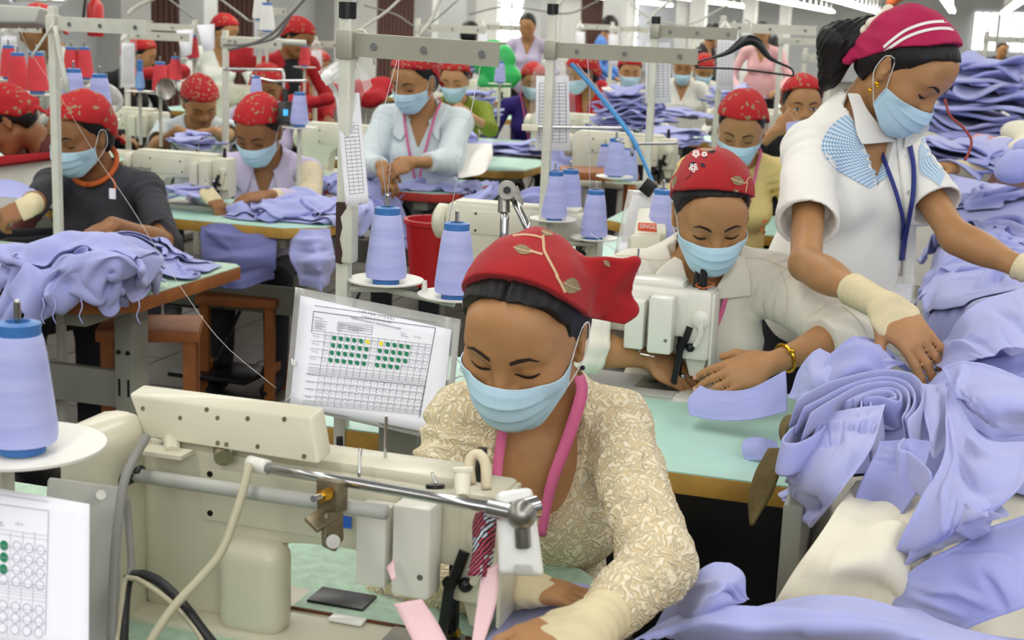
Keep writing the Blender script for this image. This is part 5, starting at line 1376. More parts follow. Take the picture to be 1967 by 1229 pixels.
# the big dotted form in its plastic sleeve
fm = thing('quality_form', 'white quality form with rows of green dots in a clear sleeve', 'paper', at(710, 835, 2.42))
qs = Quad(at(566, 550, 2.56), at(884, 612, 2.44), at(862, 850, 2.36), at(545, 778, 2.48)); quad_sheet('plastic_sleeve', qs, M['plasticmilky'], fm, off=-0.003)
qp = Quad(at(578, 568, 2.545), at(868, 634, 2.435), at(846, 836, 2.365), at(558, 778, 2.475)); quad_sheet('sheet', qp, M['paper'], fm, off=0.002)
def F(px, py):
 """photograph pixel to sheet coordinates"""
 P = cC + ray(px, py) * (((qp.c[0] - cC) @ qp.n) / (ray(px, py) @ qp.n))
 a = np.stack([qp.c[1] - qp.c[0], qp.c[3] - qp.c[0]], 1); uv = np.linalg.lstsq(a, P - qp.c[0], rcond=None)[0]
 return float(uv[0]), float(uv[1])
off = 0.0035
def fl_(x0, y0, x1, y1, w=0.9):
 u0, v0 = F(x0, y0); u1, v1 = F(x1, y1)
 d = np.array([x1 - x0, y1 - y0], float); n = np.array([-d[1], d[0]]) / (np.linalg.norm(d) + 1e-9) * w / 2
 return [F(x0 + n[0], y0 + n[1]), F(x1 + n[0], y1 + n[1]), F(x1 - n[0], y1 - n[1]), F(x0 - n[0], y0 - n[1])]
def polylines(name, segs, m, parent):
 V, Fc = [], []
 for s_ in segs:
  b = len(V); V += [qp(u, v, off) for u, v in s_]; Fc.append((b, b + 1, b + 2, b + 3))
 return mesh_obj(name, V, Fc, m, parent, smooth=False, world=True)
sg = [fl_(606, 588, 838, 620), fl_(604, 599, 838, 631, 1.1), fl_(838, 631, 814, 818, 1.1), fl_(604, 599, 600, 640, 1.1)]
SX, SY = 0.137, 0.98        # slope of the rows
for yb in (636, 642, 656, 671, 686, 701, 707, 710.5, 714, 717.5, 721):
 sg.append(fl_(601 - (yb - 636) * 0.10, yb, 833 - (yb - 636) * 0.13, yb + 31, 0.55))
for yb in (728, 742, 756, 770, 779, 782.5, 786):
 sg.append(fl_(589 - (yb - 728) * 0.10, yb - 8, 825 - (yb - 728) * 0.13, yb + 26, 0.55))
for k in range(17):
 x_ = 625 + k * 12.9; sg.append(fl_(x_ + 2, 638 + (x_ - 625) * 0.137, x_ - 9, 722 + (x_ - 625) * 0.137, 0.5))
for k in range(17):
 x_ = 613 + k * 12.9; sg.append(fl_(x_ + 2, 724 + (x_ - 613) * 0.137, x_ - 6, 782 + (x_ - 613) * 0.137, 0.5))
for a in ((651, 620, 718, 628), (651, 624, 717, 632), (650, 628, 717, 636), (650, 632, 716, 640), (650, 637, 716, 646), (651, 620, 650, 637), (718, 628, 716, 646), (604, 616, 630, 620), (604, 622, 629, 626), (604, 627, 629, 631), (603, 632, 628, 636)): sg.append(fl_(*a, 0.6))
polylines('ruled_lines', sg, M['ink'], fm)
gr, ye, ri = [], [], []
for row in range(4):
 for k in range(16):
  x_ = 631.5 - row * 2.2 + k * 12.95; y_ = 650 + row * 14.5 + (k) * 1.75
  c_ = F(x_, y_)
  if 1 <= k <= 6: (ye if (row == 0 and k == 6) else gr).append(c_)
  elif 8 <= k <= (12 if row < 3 else 11): (ye if (row == 0 and k == 8) else gr).append(c_)
  else: ri.append(c_)
for row in range(4):
 for k in range(16): ri.append(F(622.5 - row * 2.2 + k * 12.9, 725.5 + row * 14.6 + k * 1.95))
print_dots('green_dots', qp, gr, 0.0148, 0.0215, M['dotgreen'], fm, off=0.004); print_dots('yellow_dots', qp, ye, 0.0148, 0.0215, M['dotyellow'], fm, off=0.004)
print_dots('printed_circles', qp, ri, 0.0150, 0.0220, M['inklight'], fm, off=0.004, ring=True)
u0 = lambda *p: F(*p)
def T_(s_, x, y, hpx): u, v = F(x, y); return (s_, u, v, hpx / 205.0)
print_text('printed_words', qp, [T_('L I M I T E D   S T O R E S', 690, 601, 4.6), T_('A division of Limitedbrands', 696, 610, 3.8), T_('OPERATOR QUALITY PERFORMANCE SHEET', 676, 614, 3.6)], M['ink'], fm, off=0.0042)
print_text('printed_words', qp, [T_('DEPARTMENT', 606, 612, 2.6), T_('OPERATION', 608, 621, 2.4), T_('MACHINE NO.', 608, 626, 2.4), T_('SUPERVISOR', 607, 631, 2.4), T_('OPERATIVE', 653, 625, 2.6), T_('SECTION', 653, 629, 2.6), T_('STYLE', 653, 633, 2.6), T_('LINE', 652, 638, 2.6), T_('COLLAR AND CUFF ATTACH', 669, 628, 2.4), T_('CHECK STITCH TENSION', 669, 632, 2.4), T_('CHECK EDGE TRIM', 669, 636, 2.4), T_('DATE OF', 772, 644, 2.4), T_('INSPECTION', 772, 649, 2.4), T_('15.11.02', 797, 651, 3.4)], M['ink'], fm, off=0.0042, wide=0.8)
wz = [T_(a, 603 - i * 1.6, 648 + i * 14.5, 2.6) for i, a in enumerate(('9.00 - 10.00', '10.00 - 11.00', '11.00 - 12.00', '2.00 - 3.00'))] + [T_(a, 594 - i * 1.6, 722 + i * 14.5, 2.6) for i, a in enumerate(('9.00 - 10.00', '10.00 - 11.00', '11.00 - 12.00', '2.00 - 3.00'))]
print_text('printed_words', qp, wz, M['ink'], fm, off=0.0042, wide=0.7)
MB().tube(catmull([at(564, 694, 2.50), at(561, 690, 2.495), at(562, 699, 2.495), at(566, 701, 2.495), at(566, 692, 2.495)], 14), 0.0018, 5).build('sleeve_eyelet', M['elastic'], fm, world=True)
for pts in ([(878, 690, 2.44), (886, 700, 2.43), (884, 712, 2.43), (897, 715, 2.42)], [(868, 742, 2.41), (862, 755, 2.40), (871, 768, 2.40), (866, 778, 2.395)], [(548, 770, 2.49), (556, 764, 2.48), (562, 752, 2.48)], [(872, 728, 2.42), (888, 722, 2.41), (897, 732, 2.40)]):
 px_tube('loose_thread', pts, 0.0012, M['thread'], fm, n=5)
# bench fittings below the form
fk = thing('power_conduit', 'black bent conduit under the yellow bench edge left of the nearest worker', 'cable', at(670, 860, 2.6))
px_tube('conduit', [(652, 838, 2.56), (656, 870, 2.56), (680, 890, 2.55), (712, 895, 2.5)], 0.006, M['rubber'], fk)
pn = MB().box(at(775, 905, 2.60), (0.075, 0.07, 0.34), bev=0.004).build('steel_pedestal', M['legsteel']); tag(pn, 'grey steel pedestal under the bench behind the dotted form', 'pedestal')
pn2 = MB().box(at(828, 915, 2.65), (0.045, 0.07, 0.36), bev=0.004).build('steel_pedestal', M['trousers']); tag(pn2, 'dark steel pedestal right of the grey one under the bench', 'pedestal')
# the three main workers
w1 = person('worker in ivory lace blouse and red scarf with a leaf vine, at the nearest machine', (1008, 634, 1.90), yaw=-20, bow=25, roll=5, s=1.0, tyaw=2, lean=14,
   shirt='lace', skin='skin', res=0.0034, hres=0.0026, scarf='scarf', mask=True, neckcut='deep', wr=0.0045, wsc=30, seed=4, sleeve='long', hair='part', nb_off=(-0.014, 0, 0), shw=0.100, tw=0.110, hz=0.022, ring=0.0040,
   scarf_kw=dict(front=(0.152, 0.060), ear=0.034, back=-0.015, puff=0.002, wr=0.0020, tail=False,
      flaps=[((-0.060, -0.060, 0.085), (-0.128, -0.085, 0.082), (-0.078, -0.045, 0.030), 0.004), ((-0.128, -0.085, 0.082), (-0.122, -0.075, 0.010), (-0.074, -0.045, 0.010), 0.004), ((-0.095, -0.06, 0.03), (-0.128, -0.07, 0.012), (-0.108, -0.055, -0.008), 0.004), ((0.06, -0.05, 0.06), (0.082, 0.0, 0.0), (0.06, -0.05, -0.01), 0.003)]),
   hands=[dict(side=-1, w=(1135, 1212, 1.50), el=(1265, 1080, 1.70), d=-Rh * 0.9 - Dh * 0.3 - Z * 0.15, palm=-Z + Dh * 0.3, curl=0.5, cuff=0.80, band=(0.62, 0.055)),
    dict(side=1, w=(985, 1125, 1.78), d=Rh * 0.97 - Dh * 0.25 - Z * 0.05, palm=-Z, ts=1, curl=0.25, cuff=0.72, band=(0.6, 0.06), hs=0.9)])
w2 = person('worker in a cream shirt and red flowered scarf at the white machine', (1366, 408, 2.98), yaw=3, bow=27, roll=-3, s=0.99, tyaw=0, lean=14,
   shirt='creamshirt', skin='skin', res=0.0044, hres=0.0034, scarf='scarf', neckcut='v', wr=0.0095, wsc=27, seed=2, sleeve='long', sleeve_r=1.22, loose=0.008, sh_off=(0.02, 0.03), shw=0.142, scale_body=1.04, ring=0.0012, hz=0.012, vdeep=0.17,
   scarf_kw=dict(front=(0.104, 0.070), ear=0.040, back=-0.03, puff=0.004, tail=False, xs=0.12, flaps=[((-0.06, -0.05, 0.03), (-0.088, -0.03, -0.01), (-0.05, -0.08, -0.03), 0.004)]),
   hands=[dict(side=1, w=(1245, 688, 3.02), el=(1120, 665, 2.98), d=Rh * 0.86 - Z * 0.45 - Dh * 0.05, palm=Dh * 0.6 - Z * 0.8, ts=1, curl=0.5, cuff=0.28, sleeve='half', hs=1.08),
    dict(side=-1, w=(1478, 700, 2.84), el=(1625, 640, 2.93), d=-Rh * 0.92 - Z * 0.30 - Dh * 0.1, palm=Dh * 0.75 - Z * 0.6, ts=-1, curl=0.42, cuff=0.32, sleeve='half', spread=0.10, hs=1.08)],
   )
w3 = person('standing worker in a white shirt with blue gingham yoke and magenta scarf', (1740, 134, 3.14), yaw=47, bow=38, roll=3, s=1.02, tyaw=22, lean=8,
   shirt='whiteshirt', skin='skin', res=0.0048, hres=0.0034, scarf='magenta', neckcut='v', wr=0.0075, wsc=17, seed=6, sleeve='short', sleeve_r=1.04, loose=0.008, seated=False, shw=0.106, shz=-0.090, tw=0.122, scale_body=1.03, hz=0.008, maskdrop=0.012,
   scarf_kw=dict(front=(0.138, 0.066), ear=0.050, back=-0.035, puff=0.004, tail=False, flaps=[((0.05, -0.09, 0.05), (0.05, -0.10, -0.065), (0.075, -0.02, 0.03), 0.004), ((0.02, -0.11, 0.06), (0.05, -0.10, -0.065), (0.05, -0.09, 0.05), 0.004)]),
   hands=[dict(side=1, w=(1700, 590, 2.66), el=(1548, 508, 2.93), d=Rh * 0.50 - Z * 0.52 - Dh * 0.46, palm=-Z * 0.7 + Dh * 0.6, ts=-1, curl=0.28, band=(0.60, 0.048), hs=1.2),
    dict(side=-1, w=(1975, 520, 3.05), el=(1835, 455, 3.15), d=Rh * 0.9 - Z * 0.3, palm=-Z, ts=-1, curl=0.4, band=(0.84, 0.0))],
   hair=True)
# prints, straps and seams laid on the three
def leaf(name, f, parent, p0, p1, w, m=None, m_=None):
 p0, p1 = np.array(p0, float), np.array(p1, float); d = p1 - p0; n = np.array([-d[1], d[0]]); n /= np.linalg.norm(n)
 A = [p0, p0 + d * 0.25 + n * w * 0.42, p0 + d * 0.55 + n * w * 0.5, p0 + d * 0.85 + n * w * 0.22, p1]; B_ = [p0, p0 + d * 0.25 - n * w * 0.42, p0 + d * 0.55 - n * w * 0.5, p0 + d * 0.85 - n * w * 0.22, p1]
 strip(name, f, A, B_, M['leafprint'], parent, n=12, m=5)
 line_strip('leaf_vein', f, [p0, p0 + d * 0.5 + n, p1], 1.6, M['leafline'], parent, n=8, off=0.0016)
S1 = w1.scarff; o = w1.scarf
line_strip('vine_print', S1, [(1043, 451), (1045, 478), (1050, 490), (1066, 520), (1072, 532)], 5, M['leafline'], o)
line_strip('vine_print', S1, [(985, 452), (1010, 450), (1040, 456), (1046, 470)], 3.5, M['leafline'], o)
line_strip('vine_print', S1, [(1042, 488), (1028, 484), (1018, 480)], 4, M['leafline'], o, n=10)
line_strip('vine_print', S1, [(1068, 528), (1078, 545), (1086, 562)], 5, M['leafline'], o, n=12)
leaf('leaf_print', S1, o, (986, 474), (1024, 484), 18); leaf('leaf_print', S1, o, (1040, 442), (1062, 450), 14); leaf('leaf_print', S1, o, (1082, 542), (1116, 556), 30)
leaf('leaf_print', S1, o, (1160, 500), (1172, 512), 10)
S2 = w2.scarff; o = w2.scarf
def flower(f, parent, cx, cy, r, m):
 for k in range(5):
  a = 2 * math.pi * k / 5 + 0.3; c = (cx + r * 0.6 * math.cos(a), cy + r * 0.55 * math.sin(a))
  line_strip('petal_print', f, [(cx + 2 * math.cos(a), cy + 2 * math.sin(a)), (c[0] + r * .35 * math.cos(a + 1), c[1] + r * .35 * math.sin(a + 1)), (cx + r * math.cos(a), cy + r * math.sin(a)), (c[0] + r * .35 * math.cos(a - 1), c[1] + r * .35 * math.sin(a - 1)), (cx + 2 * math.cos(a), cy + 2 * math.sin(a))], 1.8, m, parent, n=12, m=2)
leaf('leaf_print', S2, o, (1290, 322), (1292, 362), 18); leaf('leaf_print', S2, o, (1404, 342), (1432, 352), 17); leaf('leaf_print', S2, o, (1418, 366), (1408, 372), 12); leaf('leaf_print', S2, o, (1345, 287), (1375, 286), 7); leaf('leaf_print', S2, o, (1432, 302), (1446, 316), 12)
flower(S2, o, 1332, 322, 8, M['stripe']); flower(S2, o, 1337, 295, 7, M['stripe']); flower(S2, o, 1353, 296, 5, M['stripe'])
for a, b, w in (((1322, 320), (1336, 310), 7), ((1344, 314), (1356, 320), 8), ((1360, 292), (1376, 290), 7), ((1350, 303), (1358, 300), 4)):
 d = np.array(b, float) - a; n = np.array([-d[1], d[0]]) / np.linalg.norm(d) * w / 2; a = np.array(a, float)
 strip('dark_leaf_print', S2, [a, a + d * .5 + n, a + d], [a, a + d * .5 - n, a + d], M['darkprint'], o, n=8)
line_strip('vine_print', S2, [(1432, 352), (1438, 342), (1446, 338)], 1.8, M['leafline'], o, n=8); line_strip('vine_print', S2, [(1436, 348), (1434, 362), (1430, 378)], 1.8, M['leafline'], o, n=8); line_strip('vine_print', S2, [(1316, 345), (1326, 336), (1330, 328)], 1.5, M['darkprint'], o, n=8)
S3 = w3.scarff; o = w3.scarf
line_strip('white_stripe', S3, [(1697, 91), (1712, 78), (1740, 58), (1775, 45), (1805, 41), (1832, 43), (1842, 52)], 5.5, M['stripe'], o, n=30)
line_strip('white_stripe', S3, [(1688, 112), (1705, 95), (1740, 72), (1775, 59), (1808, 54), (1834, 57), (1846, 66)], 5.5, M['stripe'], o, n=30)
# gingham yoke, placket and seams of the standing worker
F3 = w3.shirtf; r3 = w3.shirt
strip('gingham_yoke', F3, [(1655, 225), (1622, 222), (1590, 250), (1578, 285), (1600, 320), (1640, 345), (1672, 362)], [(1655, 240), (1658, 262), (1664, 280), (1684, 292), (1700, 304), (1706, 320), (1712, 332)], M['gingham'], r3, n=30, m=10, uvs=(8, 5), off=0.0025)
strip('gingham_yoke', F3, [(1765, 290), (1768, 330), (1790, 345), (1806, 358)], [(1778, 240), (1800, 260), (1815, 300), (1818, 330)], M['gingham'], r3, n=22, m=8, uvs=(6, 3), off=0.0025)
strip('button_placket', F3, [(1722, 262), (1730, 340), (1738, 430), (1735, 520), (1728, 590)], [(1744, 262), (1752, 340), (1760, 430), (1756, 520), (1750, 590)], M['whiteshirt'], r3, n=20, m=4, off=0.0035, thick=0.0015, smooth_depth=3)
for px_, py_ in ((1734, 303), (1746, 370), (1751, 442), (1739, 510)):
 P_, h_, t_ = trace_px(F3, np.array([px_]), np.array([py_]), near=start_depth(F3)); c_ = P_[0] - cF * 0.004
 MB().cyl(c_, c_ - cF * 0.0025, 0.0062, n=14).build('button', M['greyplate'], r3, world=True)
def strap(p, name, pts, wpx, m, parent=None, off=0.006, n=30, thick=0.0015):
 return line_strip(name, p.shirtf if parent is None else parent, pts, wpx, m, p.root, n=n, off=off, smooth_depth=14, m=3, thick=thick)
strap(w3, 'lanyard', [(1672, 250), (1688, 282), (1704, 322), (1722, 372), (1734, 420), (1736, 462)], 8, M['navy'], off=0.012)
strap(w3, 'lanyard', [(1748, 278), (1755, 320), (1754, 372), (1746, 420), (1738, 462), (1733, 500)], 9, M['navy'], off=0.012)
P_, h_, t_ = trace_px(F3, np.array([1732.0, 1733]), np.array([500.0, 540]), near=start_depth(F3))
bt = float(t_[1]) - 0.03
bd = hexa('badge_holder', [at(1712, 528, bt), at(1760, 530, bt), at(1756, 588, bt - 0.02), at(1702, 578, bt - 0.02)], 0.003, M['plastic'], w3.root, bev=0.001)
hexa('badge_card', [at(1712, 545, bt - 0.002), at(1752, 546, bt - 0.002), at(1748, 580, bt - 0.018), at(1706, 574, bt - 0.018)], 0.001, M['paper'], bd, bev=0)
MB().cyl(at(1731, 500, bt), at(1729, 530, bt), 0.0045, n=10).build('badge_clip', M['steel'], bd, world=True)
MB().box(at(1736, 464, bt), (0.012, 0.006, 0.008), bev=0.001).build('lanyard_clasp', M['stripe'], w3.root, world=True)
def collar_leaf(p, A, B_, m, n=14):
 g = SDF(); g.p = p.shirtf.p + [q_ for q_ in p.skin.p]
 o = strip('collar', g, A, B_, m, p.root, n=n, m=6, off=0.011, smooth_depth=4, thick=0.0028); subsurf(o); return o
collar_leaf(w3, [(1627, 178), (1638, 214), (1645, 255), (1655, 278)], [(1651, 180), (1667, 211), (1694, 244), (1722, 272)], M['whiteshirt'])
collar_leaf(w3, [(1780, 228), (1786, 246), (1772, 262), (1750, 280)], [(1752, 228), (1744, 246), (1738, 266), (1736, 286)], M['whiteshirt'])
collar_leaf(w2, [(1428, 486), (1440, 525), (1445, 569)], [(1406, 498), (1386, 535), (1360, 577)], M['creamshirt'])
collar_leaf(w2, [(1296, 492), (1262, 520), (1244, 552)], [(1310, 500), (1325, 545), (1350, 579)], M['creamshirt'])
# ear jewels, perforated ear pad, ponytail with cream hair tie
L3 = lambda x, y, z: w3.Hc + w3.B @ (np.array([x, y, z]) * w3.s)
MB().sph(L3(0.084, 0.004, -0.040), 0.0058, 12).sph(L3(0.085, 0.003, -0.060), 0.0058, 12).sph(L3(0.084, 0.010, -0.043), 0.004, 10).build('earring', M['gold'], w3.root, world=True)
hf = SDF()
hf.ell(L3(0.0, -0.118, 0.0), (0.036, 0.034, 0.036), w3.B, k=0.03)
hf.cap(L3(0.005, -0.125, -0.01), L3(0.03, -0.150, -0.055), 0.030, 0.040, k=0.04); hf.cap(L3(0.03, -0.150, -0.055), L3(0.03, -0.115, -0.120), 0.040, 0.022, k=0.04); hf.cap(L3(0.03, -0.125, -0.10), L3(0.035, -0.105, -0.150), 0.022, 0.005, k=0.03)
def hd_(P, d):
 q = (P - w3.Hc.astype(np.float32)) @ w3.B.astype(np.float32); return d - 0.0016 * np.sin(q[:, 0] * 330 + 40 * q[:, 2] + 2 * np.sin(q[:, 2] * 60)) - 0.0012 * np.sin(q[:, 1] * 420 + q[:, 2] * 30)
hf.disp = hd_; pt = sdf_obj('ponytail', hf, 0.004, M['hair'], w3.root)
tie = SDF()
for k in range(9):
 a = 2 * math.pi * k / 9; tie.ell(L3(0.036 * math.cos(a) + 0.006, -0.112 + 0.005 * math.sin(3 * a), 0.030 + 0.036 * math.sin(a)), (0.015, 0.014, 0.015), w3.B, k=0.008)
sdf_obj('hair_tie', tie, 0.0035, M['cream'], w3.root)
# shirt seams of the cream shirt, lanyards, buttons, watch and ring
F2 = w2.shirtf
strap(w2, 'lanyard', [(1396, 562), (1386, 600), (1366, 650), (1348, 700), (1338, 718)], 9, M['pink'], off=0.010)
strap(w2, 'lanyard', [(1330, 680), (1336, 705), (1341, 718)], 9, M['pink'], off=0.010, n=8)
line_strip('button_placket', F2, [(1352, 575), (1346, 620), (1340, 680)], 3, M['greyplate'], w2.shirt, n=12, off=0.002, smooth_depth=3)
for pts in ([(1180, 490), (1215, 492), (1260, 500), (1288, 496)], [(1432, 495), (1470, 498), (1520, 520)], [(1210, 495), (1218, 520), (1222, 545)], [(1500, 520), (1512, 560), (1508, 620), (1498, 650)], [(1620, 590), (1648, 612), (1665, 640)]):
 line_strip('seam', F2, pts, 1.6, M['knit'], w2.shirt, n=14, off=0.0012)
# gold watch on her left wrist
S_, E_, Wr, hd, side = w2.arms[0]; ax = unit(Wr - E_); c_ = E_ + (Wr - E_) * 0.80
u_ = unit(np.cross(ax, Z)); v_ = np.cross(ax, u_); ringp = [c_ + 0.0285 * (u_ * math.cos(a) + v_ * math.sin(a)) for a in np.linspace(0, 2 * math.pi, 25)]
wt = MB().tube(ringp, 0.0034, 6).build('wrist_watch', M['gold'], w2.root, world=True)
fc = c_ + 0.0305 * unit(-cF + Z * 0.5 - ax * ((-cF + Z * 0.5) @ ax)); MB().box(fc, (0.014, 0.014, 0.008), bev=0.002).build('watch_case', M['gold'], wt, world=True)
S_, E_, Wr, hd, side = w2.arms[1]; tp_ = Wr + unit(np.asarray(hd['d'])) * 0.083
MB().sph(tp_ - cF * 0.012 + Z * 0.004, 0.0068, 12).build('finger_ring', M['chrome'], w2.root, world=True)
# pink lanyard of the nearest worker
F1 = w1.shirtf; sk = SDF(); sk.p = w1.skin.p + [q_ for q_ in F1.p]
strap(w1, 'lanyard', [(1112, 722), (1118, 748), (1108, 790), (1088, 850), (1062, 920), (1050, 970), (1040, 1030)], [20, 23, 24, 23, 21, 19, 17], M['pink'], parent=sk, off=0.006)
strap(w1, 'lanyard', [(968, 815), (962, 850), (956, 900), (955, 940)], 19, M['pink'], parent=sk, off=0.006, n=16)
# lace neckline border
line_strip('lace_edging', F1, [(1140, 728), (1122, 775), (1100, 830), (1085, 880), (1068, 920), (1046, 948), (1015, 958)], 12, M['lace'], w1.shirt, n=30, off=0.003, thick=0.002)
L1_ = lambda x, y, z: w1.Hc + w1.B @ (np.array([x, y, z]) * w1.s)
MB().sph(L1_(-0.082, 0.004, -0.042), 0.0035, 10).build('earring', M['darkprint'], w1.root, world=True)
# finger nails
for p in (w1, w2, w3):
 for S_, E_, Wr, hd, side in p.arms:
  mb = MB()
  for (tip, v, nrm, r) in hd['tips'][:4]:
   mb = MB(); rr = Matrix(np.stack([np.cross(v, nrm), v, nrm], 1).tolist()); mb.box(tip + nrm * r * 0.62 + v * 0.001, (r * 1.25, r * 1.5, r * 0.7), rot=rr, bev=r * 0.25, seg=2); mb.build('finger_nail', M['nail'], p.root, world=True)
# cloth: sheets crumpled and settled by a small particle solver
class Terrain:
 def __init__(s, x0, x1, y0, y1, c, fn):
  s.x0, s.y0, s.c = x0, y0, c; s.nx, s.ny = int((x1 - x0) / c) + 1, int((y1 - y0) / c) + 1
  X, Y = np.meshgrid(x0 + np.arange(s.nx) * c, y0 + np.arange(s.ny) * c, indexing='ij'); s.H = np.array(fn(X, Y), float)
 def idx(s, x, y): return np.clip((x - s.x0) / s.c, 0, s.nx - 1.001), np.clip((y - s.y0) / s.c, 0, s.ny - 1.001)
 def h(s, x, y):
  u, v = s.idx(x, y); i, j = u.astype(int), v.astype(int); a, b = u - i, v - j; H_ = s.H
  return H_[i, j] * (1 - a) * (1 - b) + H_[i + 1, j] * a * (1 - b) + H_[i, j + 1] * (1 - a) * b + H_[i + 1, j + 1] * a * b
 def add(s, G, t):
  """raise the terrain under the settled sheet"""
  A = G
  for _ in range(2):
   B = np.zeros((A.shape[0] * 2 - 1, A.shape[1], 3)); B[::2] = A; B[1::2] = (A[1:] + A[:-1]) / 2
   C_ = np.zeros((B.shape[0], B.shape[1] * 2 - 1, 3)); C_[:, ::2] = B; C_[:, 1::2] = (B[:, 1:] + B[:, :-1]) / 2; A = C_
  p = A.reshape(-1, 3); u, v = np.rint((p[:, 0] - s.x0) / s.c).astype(int), np.rint((p[:, 1] - s.y0) / s.c).astype(int)
  m = (u >= 0) & (v >= 0) & (u < s.nx) & (v < s.ny); T = np.full_like(s.H, -9.0); np.maximum.at(T, (u[m], v[m]), p[m, 2])
  m2 = T > s.H - 0.02; s.H = np.where(m2, np.maximum(s.H, T + t), s.H)
def cloth(label, terr, c, size, rot=0.0, nu=44, nv=36, squeeze=0.72, seed=0, rough=0.035, steps=90, drop=0.03, m='blue', group=None, shape=None, thick=0.003, name='cloth_piece', cat='garment', sub_=1, tilt=None, iters=5, fric=0.55, lay=0.004, sq2=None, wob_sc=16):
 """a garment piece of the given size, pushed together to a smaller footprint and let fall on what lies below"""
 a, b = size; U, V = np.meshgrid(np.linspace(-0.5, 0.5, nu), np.linspace(-0.5, 0.5, nv), indexing='ij')
 X, Y = U * a, V * b
 if shape is not None: X, Y = shape(U, V, a, b)
 r0 = np.stack([X, Y, np.zeros_like(X)], -1)
 s1, s2 = squeeze, squeeze if sq2 is None else sq2
 rs = np.random.RandomState(seed + 100)
 q = np.stack([X * s1, Y * s2, np.zeros_like(X)], -1)
 w_ = lambda k, sc: wob(np.stack([X, Y, np.full_like(X, 3.1 * k + seed)], -1).reshape(-1, 3).astype(np.float32), sc, (seed * 3 + k) % 13).reshape(nu, nv)
 q[..., 0] += w_(1, wob_sc) * rough * 0.8; q[..., 1] += w_(2, wob_sc) * rough * 0.8
 cr, sr = math.cos(rot), math.sin(rot)
 P = np.stack([c[0] + q[..., 0] * cr - q[..., 1] * sr, c[1] + q[..., 0] * sr + q[..., 1] * cr, np.zeros_like(X)], -1)
 P[..., 2] = terr.h(P[..., 0], P[..., 1]); P[..., 2] = np.maximum(P[..., 2], P[..., 2].max() * 0.35 + P[..., 2] * 0.65) + drop + np.abs(w_(3, wob_sc * 1.3)) * rough * 1.6
 if tilt is not None: P[..., 2] += tilt[0] * U + tilt[1] * V
 prev = P.copy()
 L = lambda i, j: None
 sets = []
 def S(di, dj, k):
  s0 = (slice(max(0, -di), nu - max(0, di)), slice(max(0, -dj), nv - max(0, dj))); s1_ = (slice(max(0, di), nu - max(0, -di)), slice(max(0, dj), nv - max(0, -dj)))
  sets.append((s0, s1_, np.linalg.norm(r0[s1_] - r0[s0], axis=-1), k))
 S(1, 0, 0.48); S(0, 1, 0.48); S(1, 1, 0.26); S(1, -1, 0.26); S(3, 0, 0.10); S(0, 3, 0.10)
 for st in range(steps):
  vel = (P - prev) * 0.93; prev = P.copy(); P = P + np.clip(vel, -0.012, 0.012); P[..., 2] -= 0.0011
  for _ in range(iters):
   for s0, s1_, l0, k in sets:
    d = P[s1_] - P[s0]; l = np.sqrt((d * d).sum(-1)) + 1e-9; cor = d * ((l - l0) / l * k)[..., None]
    if k < 0.2: cor = np.where((l < l0 * 0.93)[..., None], cor, 0)     # bending only resists folding
    P[s0] += cor; P[s1_] -= cor
   h_ = terr.h(P[..., 0], P[..., 1]) + lay
   hit = (P[..., 2] < h_) & (P[..., 2] > h_ - 0.13)
   P[..., 2] = np.where(hit, P[..., 2] + (h_ - P[..., 2]) * 0.9, P[..., 2])
   if _ == iters - 1:
    P[..., :2] = np.where(hit[..., None], P[..., :2] + (prev[..., :2] - P[..., :2]) * fric, P[..., :2])
 terr.add(P, thick)
 o = mesh_obj(name, P.reshape(-1, 3), grid_faces(nu, nv), M[m] if isinstance(m, str) else m, None)
 cen = P.reshape(-1, 3).mean(0); cen[2] = P[..., 2].min()
 o.data.transform(Matrix.Translation(-Vector(cen))); o.location = tuple(cen)
 solid(o, thick, -1.0)
 if sub_: subsurf(o, sub_)
 # a stitched hem along two edges
 for nm, row in (('hem', P[1, :]), ('hem', P[:, 1])):
  pass
 tag(o, label, cat, group)
 return o, P
def panel_shape(U, V, a, b):        # shirt panel: narrower at one end, curved armholes
 w = 0.62 + 0.38 * np.clip((V + 0.5) * 1.7, 0, 1) ** 0.6; cv = 0.06 * np.cos(U * math.pi)
 return U * a * w, V * b + cv * b * (V < 0)
def sleeve_shape(U, V, a, b): return U * a * (0.6 + 0.4 * (0.5 + V)), V * b + 0.16 * b * (0.5 - U * U * 2) * (V > 0)
def heapH(X, Y):
 H_ = np.full_like(X, 0.30)
 xl = np.interp(Y, [1.2, 1.62, 1.75, 2.15, 2.35, 2.62, 2.8, 3.35, 3.6, 9], [-0.36, -0.30, -0.16, -0.14, -0.22, -0.20, 0.04, 0.04, -0.05, -0.05])
 body = np.interp(Y, [1.2, 1.6, 1.85, 2.2, 2.6, 3.0, 3.5, 4.5, 6, 9], [0.72, 0.74, 0.72, 0.80, 0.86, 0.92, 0.90, 0.86, 0.86, 0.86])
 bump = 0.05 * wob(np.stack([X, Y, X * 0], -1).reshape(-1, 3).astype(np.float32), 4.0, 2).reshape(X.shape)
 rise = np.interp(X, [-0.3, 0.0, 0.25, 0.5, 0.8], [-0.05, 0.0, 0.05, 0.07, 0.05])
 inside = 1 / (1 + np.exp(-(X - xl) / 0.012)) * (1 / (1 + np.exp((X - 1.15) / 0.012)))
 return H_ + (body + bump + rise - H_) * inside
TH = Terrain(-0.75, 1.5, 1.05, 8.6, 0.0125, heapH)
